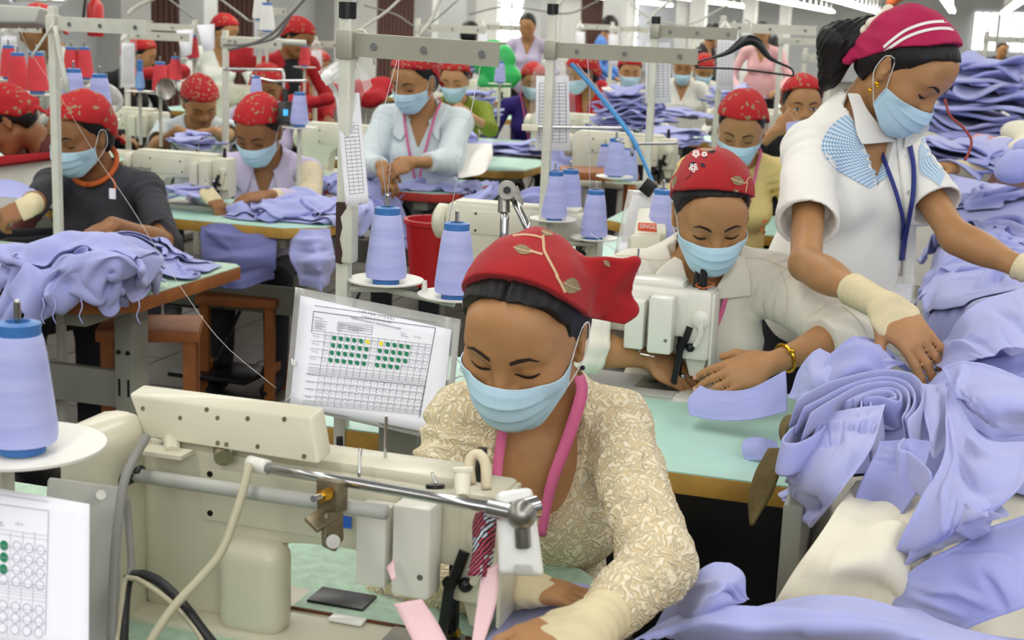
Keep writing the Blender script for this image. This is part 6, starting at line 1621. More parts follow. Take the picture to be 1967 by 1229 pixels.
# the bench and the mound of bundles beneath the loose pieces
tb = thing('collection_bench', 'long bench under the big heap of periwinkle cloth on the right', 'table', (0.58, 4.8, 0))
MB().box((0, 0, 0.57), (1.04, 7.0, 0.04), bev=0.003).build('bench_top', M['ply'], tb)
for sx in (-0.42, 0.42):
 for sy in (-3.3, -1.1, 1.1, 3.3): MB().box((sx, sy, 0.275), (0.05, 0.05, 0.55), bev=0.003).build('leg', M['legsteel'], tb)
# core of the heap: a bulky bundle that carries the loose pieces
def mound(label, x0, x1, y0, y1, m, nx=60, ny=90, lift=-0.004, name='cloth_bundle'):
 xs = np.linspace(x0, x1, nx); ys = np.linspace(y0, y1, ny); X, Y = np.meshgrid(xs, ys, indexing='ij'); Zt = np.maximum(TH.h(X, Y) + lift, 0.605)
 V = np.stack([X, Y, Zt], -1).reshape(-1, 3); F_ = [f for f in grid_faces(nx, ny) if max(Zt.ravel()[i] for i in f) > 0.615]
 b0 = V.copy(); b0[:, 2] = 0.595; o = mesh_obj(name, np.vstack([V, b0]), F_ + [tuple(i + nx * ny for i in f[::-1]) for f in F_], m, None)
 tag(o, label, 'cloth bundle'); return o
def side_faces(nx, ny):
 n = nx * ny; idx = [i * ny for i in range(nx)] + [(nx - 1) * ny + j for j in range(1, ny)] + [i * ny + ny - 1 for i in range(nx - 2, -1, -1)] + [j for j in range(ny - 2, 0, -1)]
 k = len(idx); return [(idx[i], idx[(i + 1) % k], idx[(i + 1) % k] + n, idx[i] + n) for i in range(k)]
mound('cream lining cloth that forms the body of the near heap', -0.19, 1.0, 1.50, 2.35, M['cream'])
mound('periwinkle bundle forming the core of the heap behind the rolled waistbands', -0.21, 1.1, 2.36, 8.4, M['blue2'], 50, 200)
G_ = 'loose garment pieces on the right-hand heap'
def hp(px, py, z): p = onz(px, py, z); return (float(p[0]), float(p[1]))
heap = [ ('crumpled periwinkle piece low behind the standing worker\'s far arm', (1935, 395), 1.0, (0.50, 0.46), 0.4, 0.55, 'blue', None, 23),
('crumpled periwinkle piece at the right edge above the far wrist', (1985, 360), 1.02, (0.50, 0.46), 1.3, 0.55, 'blue2', panel_shape, 24),
('crumpled periwinkle piece touching the standing worker\'s far sleeve', (1870, 375), 1.0, (0.44, 0.40), -0.5, 0.55, 'bluegrey', None, 25),
('crumpled periwinkle piece under the cream cloth on the right', (1930, 325), 1.02, (0.60, 0.50), 0.9, 0.55, 'blue', None, 26),
# label, centre pixel, height guess, size, rotation, squeeze, material, shape, seed
('periwinkle piece on the heap just beyond the standing worker\'s far wrist', (1960, 470), 1.0, (0.60, 0.50), 0.3, 0.62, 'blue', None, 1),
('periwinkle piece beside the standing worker\'s sleeve', (1885, 430), 1.0, (0.50, 0.44), 1.0, 0.60, 'blue2', panel_shape, 2),
('periwinkle piece behind the standing worker\'s elbow', (1900, 520), 1.0, (0.46, 0.40), 2.0, 0.62, 'bluegrey', panel_shape, 22),
('flat periwinkle sheet by the standing worker\'s waist', (1910, 590), 0.98, (0.56, 0.44), 0.2, 0.74, 'blue', panel_shape, 3),
('periwinkle sheet reaching the right picture edge under the waist sheet', (1985, 680), 0.96, (0.55, 0.46), -0.4, 0.72, 'bluegrey', None, 4),
('periwinkle piece under the standing worker\'s fingers', (1830, 690), 0.95, (0.40, 0.34), 0.5, 0.62, 'blue', None, 5),
('periwinkle panel folded over in the middle of the heap', (1920, 770), 0.92, (0.50, 0.42), -0.3, 0.66, 'blue', panel_shape, 6)]
for lb, c, z, sz, rt, sq, mm_, shp, sd in heap:
 cloth(lb, TH, hp(*c, z), sz, rt, squeeze=sq, seed=sd, m=mm_, shape=shp, group=G_, steps=75, rough=0.035, fric=0.85)
def hsheet(label, rows, m='blue', nu=60, nv=44, amp=0.006, sc=22, seed=0, dirw=None, thick=0.003, cat='garment', name='cloth_piece', zmode=True, crease=(), group=G_, ncr=7):
 """a garment piece lying on the heap; rows of (px, py, height) points give its outline and swells"""
 R = np.array([[onz(*p) if zmode else at(*p) for p in r] for r in rows])
 A = np.array([catmull(r, nv) for r in R]); G = np.array([catmull(A[:, j], nu) for j in range(nv)]).transpose(1, 0, 2)
 P = G.reshape(-1, 3).astype(np.float32); k = amp * (1 - 2 * np.abs(wob(P, sc, seed))) + amp * 0.6 * wob(P, sc * 0.5, seed + 4)
 U, V = np.meshgrid(np.linspace(0, 1, nu), np.linspace(0, 1, nv), indexing='ij'); k = k.reshape(nu, nv)
 for (u0, v0, u1, v1, w, a) in crease:      # long pulled folds
  dx, dy = u1 - u0, v1 - v0; L2 = dx * dx + dy * dy; t = np.clip(((U - u0) * dx + (V - v0) * dy) / L2, 0, 1); dd = np.hypot(U - u0 - t * dx, V - v0 - t * dy)
  k = k + a * np.exp(-(dd / w) ** 2) * np.sin(np.pi * np.clip(t, 0.05, 0.95))
 rs = np.random.RandomState(seed * 7 + 1)
 for _q in range(ncr):
  u0, v0 = rs.uniform(0, 1, 2); an = rs.uniform(-0.5, 0.5) + (seed % 3) * 0.5; L_ = rs.uniform(0.35, 0.8); u1, v1 = u0 + L_ * math.cos(an), v0 + L_ * math.sin(an)
  dx, dy = u1 - u0, v1 - v0; t = np.clip(((U - u0) * dx + (V - v0) * dy) / (L_ * L_), 0, 1); dd = np.hypot(U - u0 - t * dx, V - v0 - t * dy)
  k = k + rs.choice([-1, 1]) * rs.uniform(0.4, 1.0) * amp * 1.5 * np.exp(-(dd / rs.uniform(0.015, 0.035)) ** 2) * np.sin(np.pi * np.clip(t, 0.02, 0.98))
 edge = np.minimum(np.minimum(U, 1 - U), np.minimum(V, 1 - V)); k = k + 0.0022 * (edge < 0.035)
 N_ = np.cross(np.gradient(G, axis=0), np.gradient(G, axis=1)); N_ /= np.linalg.norm(N_, axis=-1)[..., None] + 1e-9
 N_ = np.where((N_ @ (-cF + Z))[..., None] < 0, -N_, N_)
 G = G + N_ * k[..., None]; c = G.reshape(-1, 3).mean(0); c[2] = G[..., 2].min()
 o = mesh_obj(name, G.reshape(-1, 3) - c, grid_faces(nu, nv), M[m] if isinstance(m, str) else m, None); o.location = tuple(c)
 solid(o, thick, 0); subsurf(o); tag(o, label, cat, group); return o
hsheet('smooth periwinkle sheet sweeping from the standing worker\'s hand to the right edge', [[(1795, 705, .90), (1822, 655, .93), (1870, 592, 1.0), (1990, 545, 1.02)], [(1830, 715, .93), (1862, 665, .97), (1910, 625, 1.01), (2000, 610, 1.03)], [(1850, 700, .95), (1900, 690, .98), (1940, 670, 1.0), (2010, 690, 1.0)]], seed=31, amp=0.004, crease=[(0.1, 0.1, 0.9, 0.4, 0.05, 0.02), (0.2, 0.6, 0.9, 0.9, 0.04, -0.014)])
hsheet('periwinkle collar piece over the top of the rolled waistbands', [[(1572, 740, .90), (1590, 690, .93), (1640, 655, .95), (1694, 650, .93)], [(1600, 748, .90), (1640, 705, .94), (1690, 672, .94), (1726, 684, .90)], [(1650, 740, .89), (1690, 722, .92), (1720, 706, .91), (1756, 712, .89)]], m='blue2', seed=32, amp=0.006, crease=[(0.0, 0.3, 1.0, 0.35, 0.05, 0.02), (0.0, 0.6, 0.9, 0.7, 0.05, -0.015)])
hsheet('periwinkle sleeve tucked between the watch and the rolled waistbands', [[(1508, 760, .84), (1530, 715, .88), (1580, 675, .92)], [(1528, 775, .84), (1560, 735, .90), (1620, 690, .94)], [(1530, 800, .82), (1590, 765, .88), (1650, 720, .92)]], m='blue', seed=33, amp=0.006, nu=30, nv=24)
hsheet('periwinkle panel with a long curved hem at the middle of the right edge', [[(1812, 712, .96), (1850, 700, .98), (1920, 712, .99), (2000, 745, .99)], [(1840, 770, .95), (1880, 770, .98), (1940, 775, .99), (2010, 790, .99)], [(1880, 800, .93), (1905, 820, .95), (1945, 825, .95), (2010, 820, .95)]], seed=34, amp=0.004, m='blue', crease=[(0.0, 0.2, 1.0, 0.15, 0.04, 0.012)])
hsheet('large smooth periwinkle sheet below the curved hem at the right edge', [[(1820, 735, .95), (1815, 850, .93), (1770, 960, .90), (1728, 1050, .84), (1722, 1078, .80)], [(1880, 830, .95), (1880, 900, .95), (1850, 980, .92), (1800, 1030, .88), (1760, 1062, .84)], [(1980, 850, .96), (1980, 900, .96), (1950, 950, .95), (1900, 985, .92), (1870, 1000, .90)]], seed=35, amp=0.005, m='blue', crease=[(0.2, 0.5, 0.9, 0.6, 0.04, -0.016), (0.5, 0.2, 0.9, 0.3, 0.05, 0.016)])
hsheet('periwinkle facing twisted into a fold below the large smooth sheet', [[(1730, 1082, .82), (1765, 1040, .86), (1810, 985, .90), (1850, 965, .93)], [(1780, 1068, .82), (1830, 1030, .88), (1870, 1000, .92), (1900, 990, .93)], [(1800, 1055, .82), (1860, 1040, .86), (1905, 1010, .90), (1932, 972, .92)]], m='bluegrey', seed=36, amp=0.007, nu=34, nv=26, crease=[(0.0, 0.5, 1.0, 0.5, 0.08, 0.02)])
hsheet('periwinkle sheet sloping to the bottom right corner', [[(1705, 1150, .76), (1760, 1090, .82), (1830, 1050, .86), (1990, 985, .90)], [(1740, 1180, .76), (1830, 1120, .82), (1900, 1090, .86), (2010, 1060, .88)], [(1840, 1215, .76), (1900, 1190, .80), (1960, 1170, .83), (2020, 1150, .85)]], seed=37, amp=0.005, m='blue', crease=[(0.2, 0.2, 0.9, 0.5, 0.05, 0.014), (0.5, 0.6, 1.0, 0.6, 0.04, -0.014)])
hsheet('periwinkle trouser panel hanging at the front left of the heap', [[(1585, 800, .90), (1560, 850, .88), (1522, 905, .85), (1502, 948, .80)], [(1650, 790, .92), (1610, 870, .90), (1570, 930, .86), (1535, 985, .79)], [(1700, 780, .92), (1675, 860, .90), (1620, 940, .86), (1565, 1012, .78)]], m='bluegrey', seed=38, amp=0.004, crease=[(0.0, 0.2, 1.0, 0.15, 0.04, 0.010), (0.1, 0.45, 0.8, 0.3, 0.04, -0.008)])
hsheet('periwinkle panel hanging beside the trouser panel', [[(1690, 850, .90), (1668, 900, .88), (1640, 955, .84)], [(1745, 850, .91), (1720, 920, .88), (1690, 985, .82)], [(1790, 850, .91), (1765, 940, .88), (1727, 1014, .82)]], m='blue2', seed=39, amp=0.004, nu=30, nv=30, crease=[(0.1, 0.35, 0.9, 0.35, 0.04, 0.010)])
hsheet('light periwinkle panel below the rolled waistbands', [[(1765, 740, .93), (1772, 780, .93), (1790, 860, .91)], [(1790, 745, .93), (1800, 800, .93), (1800, 880, .90)], [(1815, 740, .93), (1822, 790, .92), (1822, 850, .90)]], m='bluegrey', seed=40, amp=0.005, nu=24, nv=20)
hsheet('cream cloth draped out of the heap between the panels and the bottom roll', [[(1645, 925, .83), (1580, 1020, .84), (1520, 1110, .79), (1462, 1200, .72)], [(1692, 925, .83), (1640, 1050, .84), (1590, 1130, .79), (1550, 1220, .72)], [(1745, 950, .83), (1725, 1060, .83), (1700, 1130, .78), (1690, 1220, .72)], [(1800, 1040, .85), (1790, 1090, .82), (1780, 1150, .78), (1790, 1220, .72)]], m='cream', seed=41, amp=0.003, cat='cloth', name='cream_cloth', group=None, crease=[(0.1, 0.25, 1.0, 0.32, 0.07, 0.028), (0.15, 0.52, 1.0, 0.60, 0.06, 0.022), (0.1, 0.40, 1.0, 0.47, 0.035, -0.02), (0.3, 0.75, 1.0, 0.8, 0.05, 0.012)])
hsheet('long periwinkle roll along the bottom edge of the picture', [[(1210, 1245, .80), (1270, 1225, .80), (1330, 1250, .76)], [(1330, 1180, .80), (1370, 1195, .84), (1400, 1260, .78)], [(1450, 1168, .78), (1470, 1200, .84), (1480, 1260, .78)], [(1580, 1150, .80), (1580, 1195, .86), (1570, 1262, .80)], [(1690, 1156, .80), (1690, 1200, .86), (1680, 1264, .80)], [(1800, 1190, .78), (1800, 1225, .84), (1790, 1270, .80)], [(1990, 1240, .78), (1990, 1260, .82), (1990, 1290, .80)]], m='blue', seed=42, amp=0.004, nu=80, nv=26, crease=[(0.1, 0.35, 0.45, 0.6, 0.05, 0.018), (0.3, 0.7, 0.8, 0.5, 0.05, -0.012)])
hsheet('rounded periwinkle lobe behind the lace sleeve', [[(1260, 1215, .76), (1300, 1150, .80), (1350, 1100, .84), (1400, 1086, .84)], [(1290, 1230, .78), (1335, 1170, .84), (1385, 1130, .87), (1424, 1108, .83)], [(1330, 1240, .76), (1370, 1190, .80), (1405, 1160, .82), (1430, 1150, .78)]], m='blue', seed=43, amp=0.005, nu=30, nv=26, crease=[(0.1, 0.5, 0.9, 0.6, 0.06, 0.014)])
hsheet('flat periwinkle panel being sewn beside the nearest machine', [[(920, 1260, .765), (985, 1150, .765), (1000, 1120, .77)], [(1000, 1262, .77), (1050, 1160, .775), (1075, 1118, .78)], [(1100, 1262, .77), (1130, 1180, .78), (1148, 1132, .775)]], m='bluegrey', seed=44, amp=0.003, nu=26, nv=26)
hsheet('periwinkle waistband strip under the cream-shirted worker\'s fingers', [[(1345, 742, 2.80), (1322, 768, 2.77), (1325, 800, 2.75)], [(1375, 752, 2.77), (1368, 780, 2.74), (1380, 808, 2.72)], [(1440, 748, 2.73), (1440, 776, 2.71), (1445, 806, 2.69)], [(1510, 712, 2.73), (1512, 755, 2.71), (1512, 792, 2.69)]], m='blue', seed=45, amp=0.002, nu=40, nv=14, zmode=False)
hsheet('small folded periwinkle cuff on the mint bench', [[(1430, 845, 2.60), (1425, 865, 2.58), (1432, 885, 2.57)], [(1460, 842, 2.58), (1458, 862, 2.56), (1462, 884, 2.55)], [(1492, 850, 2.58), (1495, 870, 2.56), (1490, 888, 2.55)]], m='blue', seed=46, amp=0.002, nu=16, nv=12, zmode=False)
# waistbands rolled up and standing on edge
wbt = thing('rolled_waistbands', 'nested periwinkle waistband strips rolled up and standing on edge on the heap', 'waistband roll', tuple(onz(1660, 780, .86)))
for i, (pts, zt_, hh) in enumerate([([(1533, 765), (1560, 748), (1600, 730), (1666, 713), (1718, 709), (1756, 719), (1773, 742), (1768, 775), (1742, 806)], .945, .055), ([(1545, 780), (1575, 765), (1610, 746), (1655, 729), (1705, 722), (1742, 732), (1757, 755), (1752, 780), (1738, 800)], .940, .05),
  ([(1558, 791), (1602, 764), (1653, 738), (1705, 731), (1735, 740), (1746, 757), (1742, 782), (1732, 800)], .936, .05), ([(1627, 768), (1656, 754), (1692, 744), (1720, 745), (1731, 757), (1723, 769), (1690, 760), (1660, 762)], .932, .05), ([(1640, 766), (1670, 752), (1700, 748), (1716, 752), (1720, 760), (1706, 764)], .930, .04),
  ([(1600, 790), (1565, 800), (1530, 815), (1507, 836), (1506, 848), (1530, 850), (1570, 830), (1600, 800), (1630, 768)], .905, .05), ([(1624, 772), (1640, 765), (1655, 768), (1650, 790), (1635, 812)], .925, .06), ([(1655, 766), (1672, 770), (1668, 792), (1655, 815)], .925, .06), ([(1675, 770), (1692, 772), (1690, 795), (1675, 820)], .92, .06),
  ([(1737, 838), (1726, 852), (1728, 862), (1745, 866), (1775, 890), (1788, 905)], .925, .05)]):
 C0 = catmull([onz(px_, py_, zt_) for px_, py_ in pts], 46); cen = C0.mean(0); G = []
 for q in (0, 0.25, 0.6, 1.0):
  o_ = C0 - Z * hh * q; dirv = C0 - onz(1650, 790, zt_); dirv[:, 2] = 0; dirv /= np.linalg.norm(dirv, axis=1)[:, None] + 1e-6
  G.append(o_ + dirv * 0.014 * q)
 G = np.array(G).transpose(1, 0, 2); ob = mesh_obj('waistband_strip', G.reshape(-1, 3), grid_faces(46, 4), M['blue' if i % 2 else 'bluegrey'], wbt, world=True); solid(ob, 0.0042, 0); subsurf(ob)
# olive belt strap hanging off the bench corner
ov = thing('strap', 'olive brown webbing strap hanging off the mint bench corner', 'strap', tuple(at(1490, 900, 2.3)))
sheet_px('webbing', [[(1548, 800, 2.38), (1510, 800, 2.36), (1498, 830, 2.34), (1512, 856, 2.33), (1545, 848, 2.33)], [(1548, 810, 2.35), (1520, 815, 2.33), (1508, 838, 2.31), (1520, 858, 2.30), (1545, 858, 2.31)]], M['olive'], ov, nu=30, nv=4, thick=0.004)
sheet_px('webbing', [[(1476, 862, 2.32), (1450, 910, 2.30), (1438, 960, 2.30), (1442, 1010, 2.30)], [(1526, 860, 2.30), (1500, 905, 2.28), (1482, 950, 2.28), (1446, 1008, 2.28)]], M['olive'], ov, nu=24, nv=6, thick=0.004)
MB().box(at(1532, 1120, 2.35), (0.03, 0.4, 0.40), bev=0.004).build('bin_side', M['legsteel'], tb, world=True)
MB().box((-0.38, 2.70, 0.40), (0.55, 0.40, 0.52), bev=0.01).build('shade_block', M['blackmetal'], t2, world=True)  # dark box added so the space under the bench looks black
# left-hand benches
t3 = table('bench with orange-brown edge under the big periwinkle pile at the left', -3.25, -2.03, 3.15, 3.84, postx=(1,), top='mintworn', edge='wood', cham=(0.12, 0.05, 0.03, 0.05))
t4 = table('mint bench with mustard edge in front of the worker in lilac', -3.30, -2.15, 4.58, 5.20, postx=(1,), cham=(0.12, 0.05, 0.05, 0.05))
t5 = table('red-edged bench in front of the worker in the pale blue shirt', -3.3, -2.08, 5.85, 6.45, edge='plyred', postx=(1,), cham=(0.10, 0.05, 0.10, 0.05))
t6 = table('mustard-edged bench behind the second cross arm stand', -3.2, -2.12, 6.95, 7.7, postx=(1,), cham=(0.12, 0.05, 0.12, 0.05))
machine('ivory sewing machine with a lettered arm in front of the worker in lilac', (-2.70, 4.885, 0.755), s=0.82)
mb_ = [o for o in bpy.data.objects if o.name.startswith('sewing_machine')][-1]
qa = Quad(at(250, 312, 4.70), at(292, 314, 4.70), at(292, 332, 4.70), at(250, 330, 4.70))
# lettering on the arm of that machine
pz = origin_of(mb_); yb_ = pz[1] - 0.0535 * 0.82
def ony(px, py, Y): r = ray(px, py); return cC + r * ((Y - cC[1]) / r[..., 1])[..., None]
qa = Quad(ony(250, 312, yb_), ony(296, 314, yb_), ony(296, 334, yb_), ony(250, 332, yb_))
qa.n = np.array([0, -1.0, 0])
class Sc: pass
def print_on_scaled(name, q, items, m, parent, off=0.001, wide=1.0):
 o = print_text(name, q, items, m, None, off, wide); o.data.transform(Matrix.Translation(-Vector(origin_of(parent)))); o.data.transform(Matrix.Diagonal((1 / parent.scale[0],) * 3 + (1,))); o.parent = parent; return o
print_on_scaled('lettering', qa, [('brother', 0.0, 0.72, 0.46)], M['blackplastic'], mb_, off=0.0015, wide=1.05)
# the other workers
def D(v): return np.asarray(v, float)
w_dark = person('worker in a charcoal top with orange collar and a blue mask', (155, 258, 4.66), yaw=-28, bow=18, roll=4, s=1.08, tyaw=-8, lean=10, shirt='darkshirt', skin='skin3', res=0.0065, hres=0.0055, sleeve='half', neckcut='round', wr=0.004, seed=3, maskdrop=0.0,
 scarf_kw=dict(front=(0.080, 0.072), ear=0.040, back=-0.035, puff=0.004),
 hands=[dict(side=1, w=(52, 402, 4.25), d=-Rh * 0.8 - Z * 0.35 - Dh * 0.3, palm=-Z * 0.7 + Dh * 0.6, ts=-1, curl=1.1, band=(0.35, 0.03), sleeve='half', cuff=0.05), dict(side=-1, w=(215, 430, 4.36), d=-Rh * 0.6 - Dh * 0.6 - Z * 0.3, palm=-Z, ts=1, curl=0.6, sleeve='half', cuff=0.02)])
fd = SDF(); fd.p = w_dark.shirtf.p
for sx in (-1,):
 ringp = [w_dark.Lt(0.068 * math.sin(a), 0.012 + 0.066 * math.cos(a), 0.018 - 0.045 * math.cos(a)) for a in np.linspace(0, 2 * math.pi, 33)]
 v, fc = tube_geo(ringp, 0.0095, 8); mesh_obj('collar_rib', v, fc, M['orange'], w_dark.root, world=True)
line_strip('sleeve_stripe', w_dark.shirtf, [(212, 338), (220, 350), (221, 362), (218, 382)], 4, M['orange'], w_dark.shirt, n=10, off=0.002)
MB().box(at(216, 372, 4.44), (0.02, 0.006, 0.032)).build('badge', M['paper'], w_dark.root, world=True)
w_lil = person('worker in a lilac blouse with beige knit sleeves and a leaf-printed red scarf', (497, 250, 5.70), yaw=-14, bow=30, roll=3, s=1.10, tyaw=-4, lean=12, shirt='lilac', skin='skin3', res=0.0065, hres=0.0055, sleeve='long', seed=5, wr=0.004,
 scarf_kw=dict(front=(0.078, 0.072), ear=0.045, back=-0.03, puff=0.004), collar='lilac',
 hands=[dict(side=1, w=(398, 372, 5.38), d=Rh * 0.6 - Z * 0.5 - Dh * 0.4, palm=-Z, ts=1, curl=0.6, band=(0.6, 0.05)), dict(side=-1, w=(520, 376, 5.36), d=-Rh * 0.9 - Z * 0.1 - Dh * 0.2, palm=-Z + Dh * .3, ts=-1, curl=0.4, cuff=0.86)])
kn = SDF(); Sx, Ex, Wx, hdx, _s = w_lil.arms[0]
kn.cap(Sx + (Ex - Sx) * 0.1, Ex, 0.054, 0.052, k=0.02); kn.cap(Ex, Ex + (Wx - Ex) * 0.86, 0.052, 0.036, k=0.02); kn.disp = wrinkle(0.004, 30, 3, 0.002); sdf_obj('knit_sleeve', kn, 0.006, M['knit'], w_lil.root)
w_pale = person('worker in a pale blue long-sleeved shirt with a pink lanyard, at the red-edged bench', (796, 154, 6.45), yaw=-32, bow=22, roll=3, s=1.15, tyaw=-6, lean=8, shirt='paleshirt', skin='skin', res=0.0075, hres=0.006, sleeve='long', seed=8, wr=0.006, sleeve_r=1.12, loose=0.008, shw=0.136,
 scarf='scarffar2', scarf_kw=dict(front=(0.082, 0.074), ear=0.050, back=-0.03), collar='paleshirt', lanyard='pink',
 hands=[dict(side=1, w=(735, 318, 6.2), d=Rh * 0.3 - Z * 0.6 - Dh * 0.5, palm=-Z + Dh * .5, ts=1, curl=0.6, cuff=0.9), dict(side=-1, w=(795, 312, 6.12), d=-Rh * 0.9 - Z * 0.35, palm=Dh * 0.7 - Z * .5, ts=-1, curl=0.7, cuff=0.62)])
w_green = person('worker in an olive green long-sleeved top holding up periwinkle cloth', (873, 152, 7.9), yaw=-8, bow=18, s=1.0, tyaw=-10, lean=6, shirt='green', skin='skin2', res=0.0085, hres=0.007, sleeve='long', seed=9, seated=False,
 scarf_kw=dict(front=(0.078, 0.074), ear=0.045), neckcut='round', hands=[dict(side=1, w=(862, 232, 7.6), d=Rh * 0.4 + Z * 0.5, palm=Dh, ts=-1, curl=0.9, cuff=0.85), dict(side=-1, w=(905, 225, 7.55), d=-Rh * 0.7 + Z * 0.4, palm=Dh, ts=1, curl=0.9, cuff=0.45)])
w_purp = person('worker in a purple shirt and blue mask behind the hanging plastic bags', (1024, 156, 9.6), yaw=8, bow=14, s=1.0, shirt='purple', skin='skin', res=0.010, hres=0.008, seed=10, neckcut='v', lanyard='pink')
w_brown = person('worker in a brown top with her head bent low at the left edge', (8, 232, 5.3), yaw=-72, bow=42, roll=0, s=1.05, tyaw=-50, lean=26, shirt='brown', skin='skin3', res=0.008, hres=0.006, seed=11, mask=False, lips=True, neckcut='round')
w_380 = person('worker without a mask in a pale short-sleeved shirt behind the lettered machine', (384, 196, 6.9), yaw=28, bow=34, roll=-4, s=1.02, tyaw=10, lean=14, shirt='paleshirt', skin='skin', res=0.0085, hres=0.0065, seed=12, mask=False, lips=True, sleeve='short', scarf='scarffar2', collar='paleshirt',
 hands=[dict(side=1, w=(342, 250, 6.6), d=Rh - Z * 0.2, palm=-Z, ts=1, curl=0.5), dict(side=-1, w=(408, 252, 6.55), d=-Rh - Z * 0.1, palm=-Z, ts=-1, curl=0.5)])
w_510 = person('worker with a red scarf whose face is half hidden behind thread cones', (512, 168, 7.6), yaw=5, bow=22, s=1.0, shirt='lilac', skin='skin3', res=0.010, hres=0.008, seed=13, mask=False, lips=True)
w_red = person('standing worker in a red jacket and black vest looking down to the right', (572, 72, 9.2), yaw=62, bow=26, s=1.05, tyaw=35, lean=6, shirt='red', skin='skin3', res=0.010, hres=0.008, seed=14, mask=False, lips=True, seated=False)
vs_ = SDF(); vs_.ell(w_red.Lt(0, 0.02, -0.20), (0.118, 0.104, 0.20), np.stack([w_red.tr, w_red.tf, w_red.tu], 1)); vs_.ell(w_red.Lt(0, 0.02, -0.40), (0.125, 0.104, 0.14), np.stack([w_red.tr, w_red.tf, w_red.tu], 1)); sdf_obj('vest', vs_, 0.012, M['black'], w_red.root)
w_70 = person('worker in profile in a grey top behind the hanging bags at the top left', (72, 55, 8.3), yaw=-70, bow=22, s=1.1, tyaw=-60, shirt='greyplate', skin='skin3', res=0.010, hres=0.008, seed=15, mask=False, lips=True, seated=False)
w_1120 = person('worker in a dark red top in profile behind the second cross arm stand', (1118, 142, 8.9), yaw=-62, bow=16, s=1.0, tyaw=-45, shirt='red', skin='skin', res=0.010, hres=0.008, seed=16)
w_1210 = person('worker in a white shirt and blue mask behind the tall crumpled pile', (1210, 137, 10.0), yaw=2, bow=12, s=1.0, shirt='whiteshirt', skin='skin2', res=0.010, hres=0.008, seed=17)
w_1312 = person('worker in a white shirt with a red front band and lowered mask', (1312, 128, 11.2), yaw=-5, bow=16, s=1.0, shirt='whiteshirt', skin='skin', res=0.011, hres=0.009, seed=18, maskdrop=0.02)
w_1350 = person('worker in a white shirt with face hidden by the black hanger', (1352, 133, 11.8), yaw=4, bow=28, s=1.0, shirt='whiteshirt', skin='skin', res=0.011, hres=0.009, seed=19)
w_yel = person('worker in a pale yellow blouse half hidden behind the cream-shirted worker', (1424, 246, 5.1), yaw=-14, bow=26, roll=4, s=1.04, tyaw=-2, shirt='yellow', skin='skin', res=0.0065, hres=0.005, seed=20, lanyard='pink', neckcut='round',
 scarf_kw=dict(front=(0.080, 0.074), ear=0.045, back=-0.03, puff=0.004, flaps=[((-0.07, -0.04, 0.03), (-0.105, -0.02, 0.0), (-0.06, -0.06, -0.03), 0.004)]))
for px_, py_ in ((1468, 424), (1462, 438), (1474, 436), (1466, 446)):
 P_, h_, t_ = trace_px(w_yel.shirtf, np.array([px_]), np.array([py_]), near=start_depth(w_yel.shirtf))
 if h_[0]: MB().cyl(P_[0] + cF * 0.001, P_[0] - cF * 0.002, 0.009, n=10).build('fruit_print', M['orange'], w_yel.shirt, world=True)
w_peek = person('worker looking straight at the camera over a raised periwinkle piece', (1541, 203, 5.9), yaw=-2, bow=6, roll=-2, s=1.02, shirt='black', skin='skin', res=0.007, hres=0.0055, seed=21, mask=False, eyes='open', lips=False, scarf_kw=dict(front=(0.082, 0.074), ear=0.045, back=-0.03, flaps=[((0.06, -0.05, 0.03), (0.10, -0.03, -0.03), (0.05, -0.07, -0.03), 0.004)]),
 hands=[dict(side=1, w=(1492, 250, 5.7), d=Z * 0.6 + Rh * 0.6, palm=Dh, ts=-1, curl=0.9, cuff=0.7)])
# smaller figures in the depth of the hall
small = [('worker in a bright blue shirt bending over far benches', (1172, 52, 15.5), 150, 'skyblue', None), ('person in a dark patterned top beside the hanging card far back', (1372, 68, 14.5), 120, 'trousers', None), ('worker in a pink shirt standing behind the black hanger', (1462, 66, 14.0), -30, 'pinkshirt', None),
  ('person in a blue top far back under the lamps', (1485, 88, 18.0), 160, 'skyblue', None), ('person standing by the barred window', (1013, 50, 14.0), -10, 'lilac', None), ('worker in a white top and red scarf bent forward before the brown shutter', (432, 60, 11.0), 60, 'whiteshirt', 'scarffar'), ('worker with a red scarf in profile next to the white pillar', (268, 105, 9.6), 100, 'black', 'scarffar'),
  ('person with black hair behind the bagged cone stand', (903, 68, 12.5), 170, 'trousers', None), ('worker in a red scarf at the right end of the far aisle', (1130, 128, 13.0), 20, 'red', 'scarffar'), ('worker in red bending behind the standing red-jacketed worker', (610, 128, 11.0), 40, 'red', 'scarffar'), ('person far back beside the bright bay', (1925, 95, 22.0), 0, 'trousers', None)]
mat('sky_blue_shirt', '5A8CD8', 0.85); M['skyblue'] = MATS['sky_blue_shirt']; mat('pink_shirt', 'E8B4B8', 0.85); M['pinkshirt'] = MATS['pink_shirt']
for i, (lb, hd_, yw, sh, sc_) in enumerate(small):
 person(lb, hd_, yaw=yw, bow=16, s=1.05, shirt=sh, skin='skin', res=0.014, hres=0.011, seed=i, mask=False, marks=False, scarf=sc_, seated=False, tail=False)
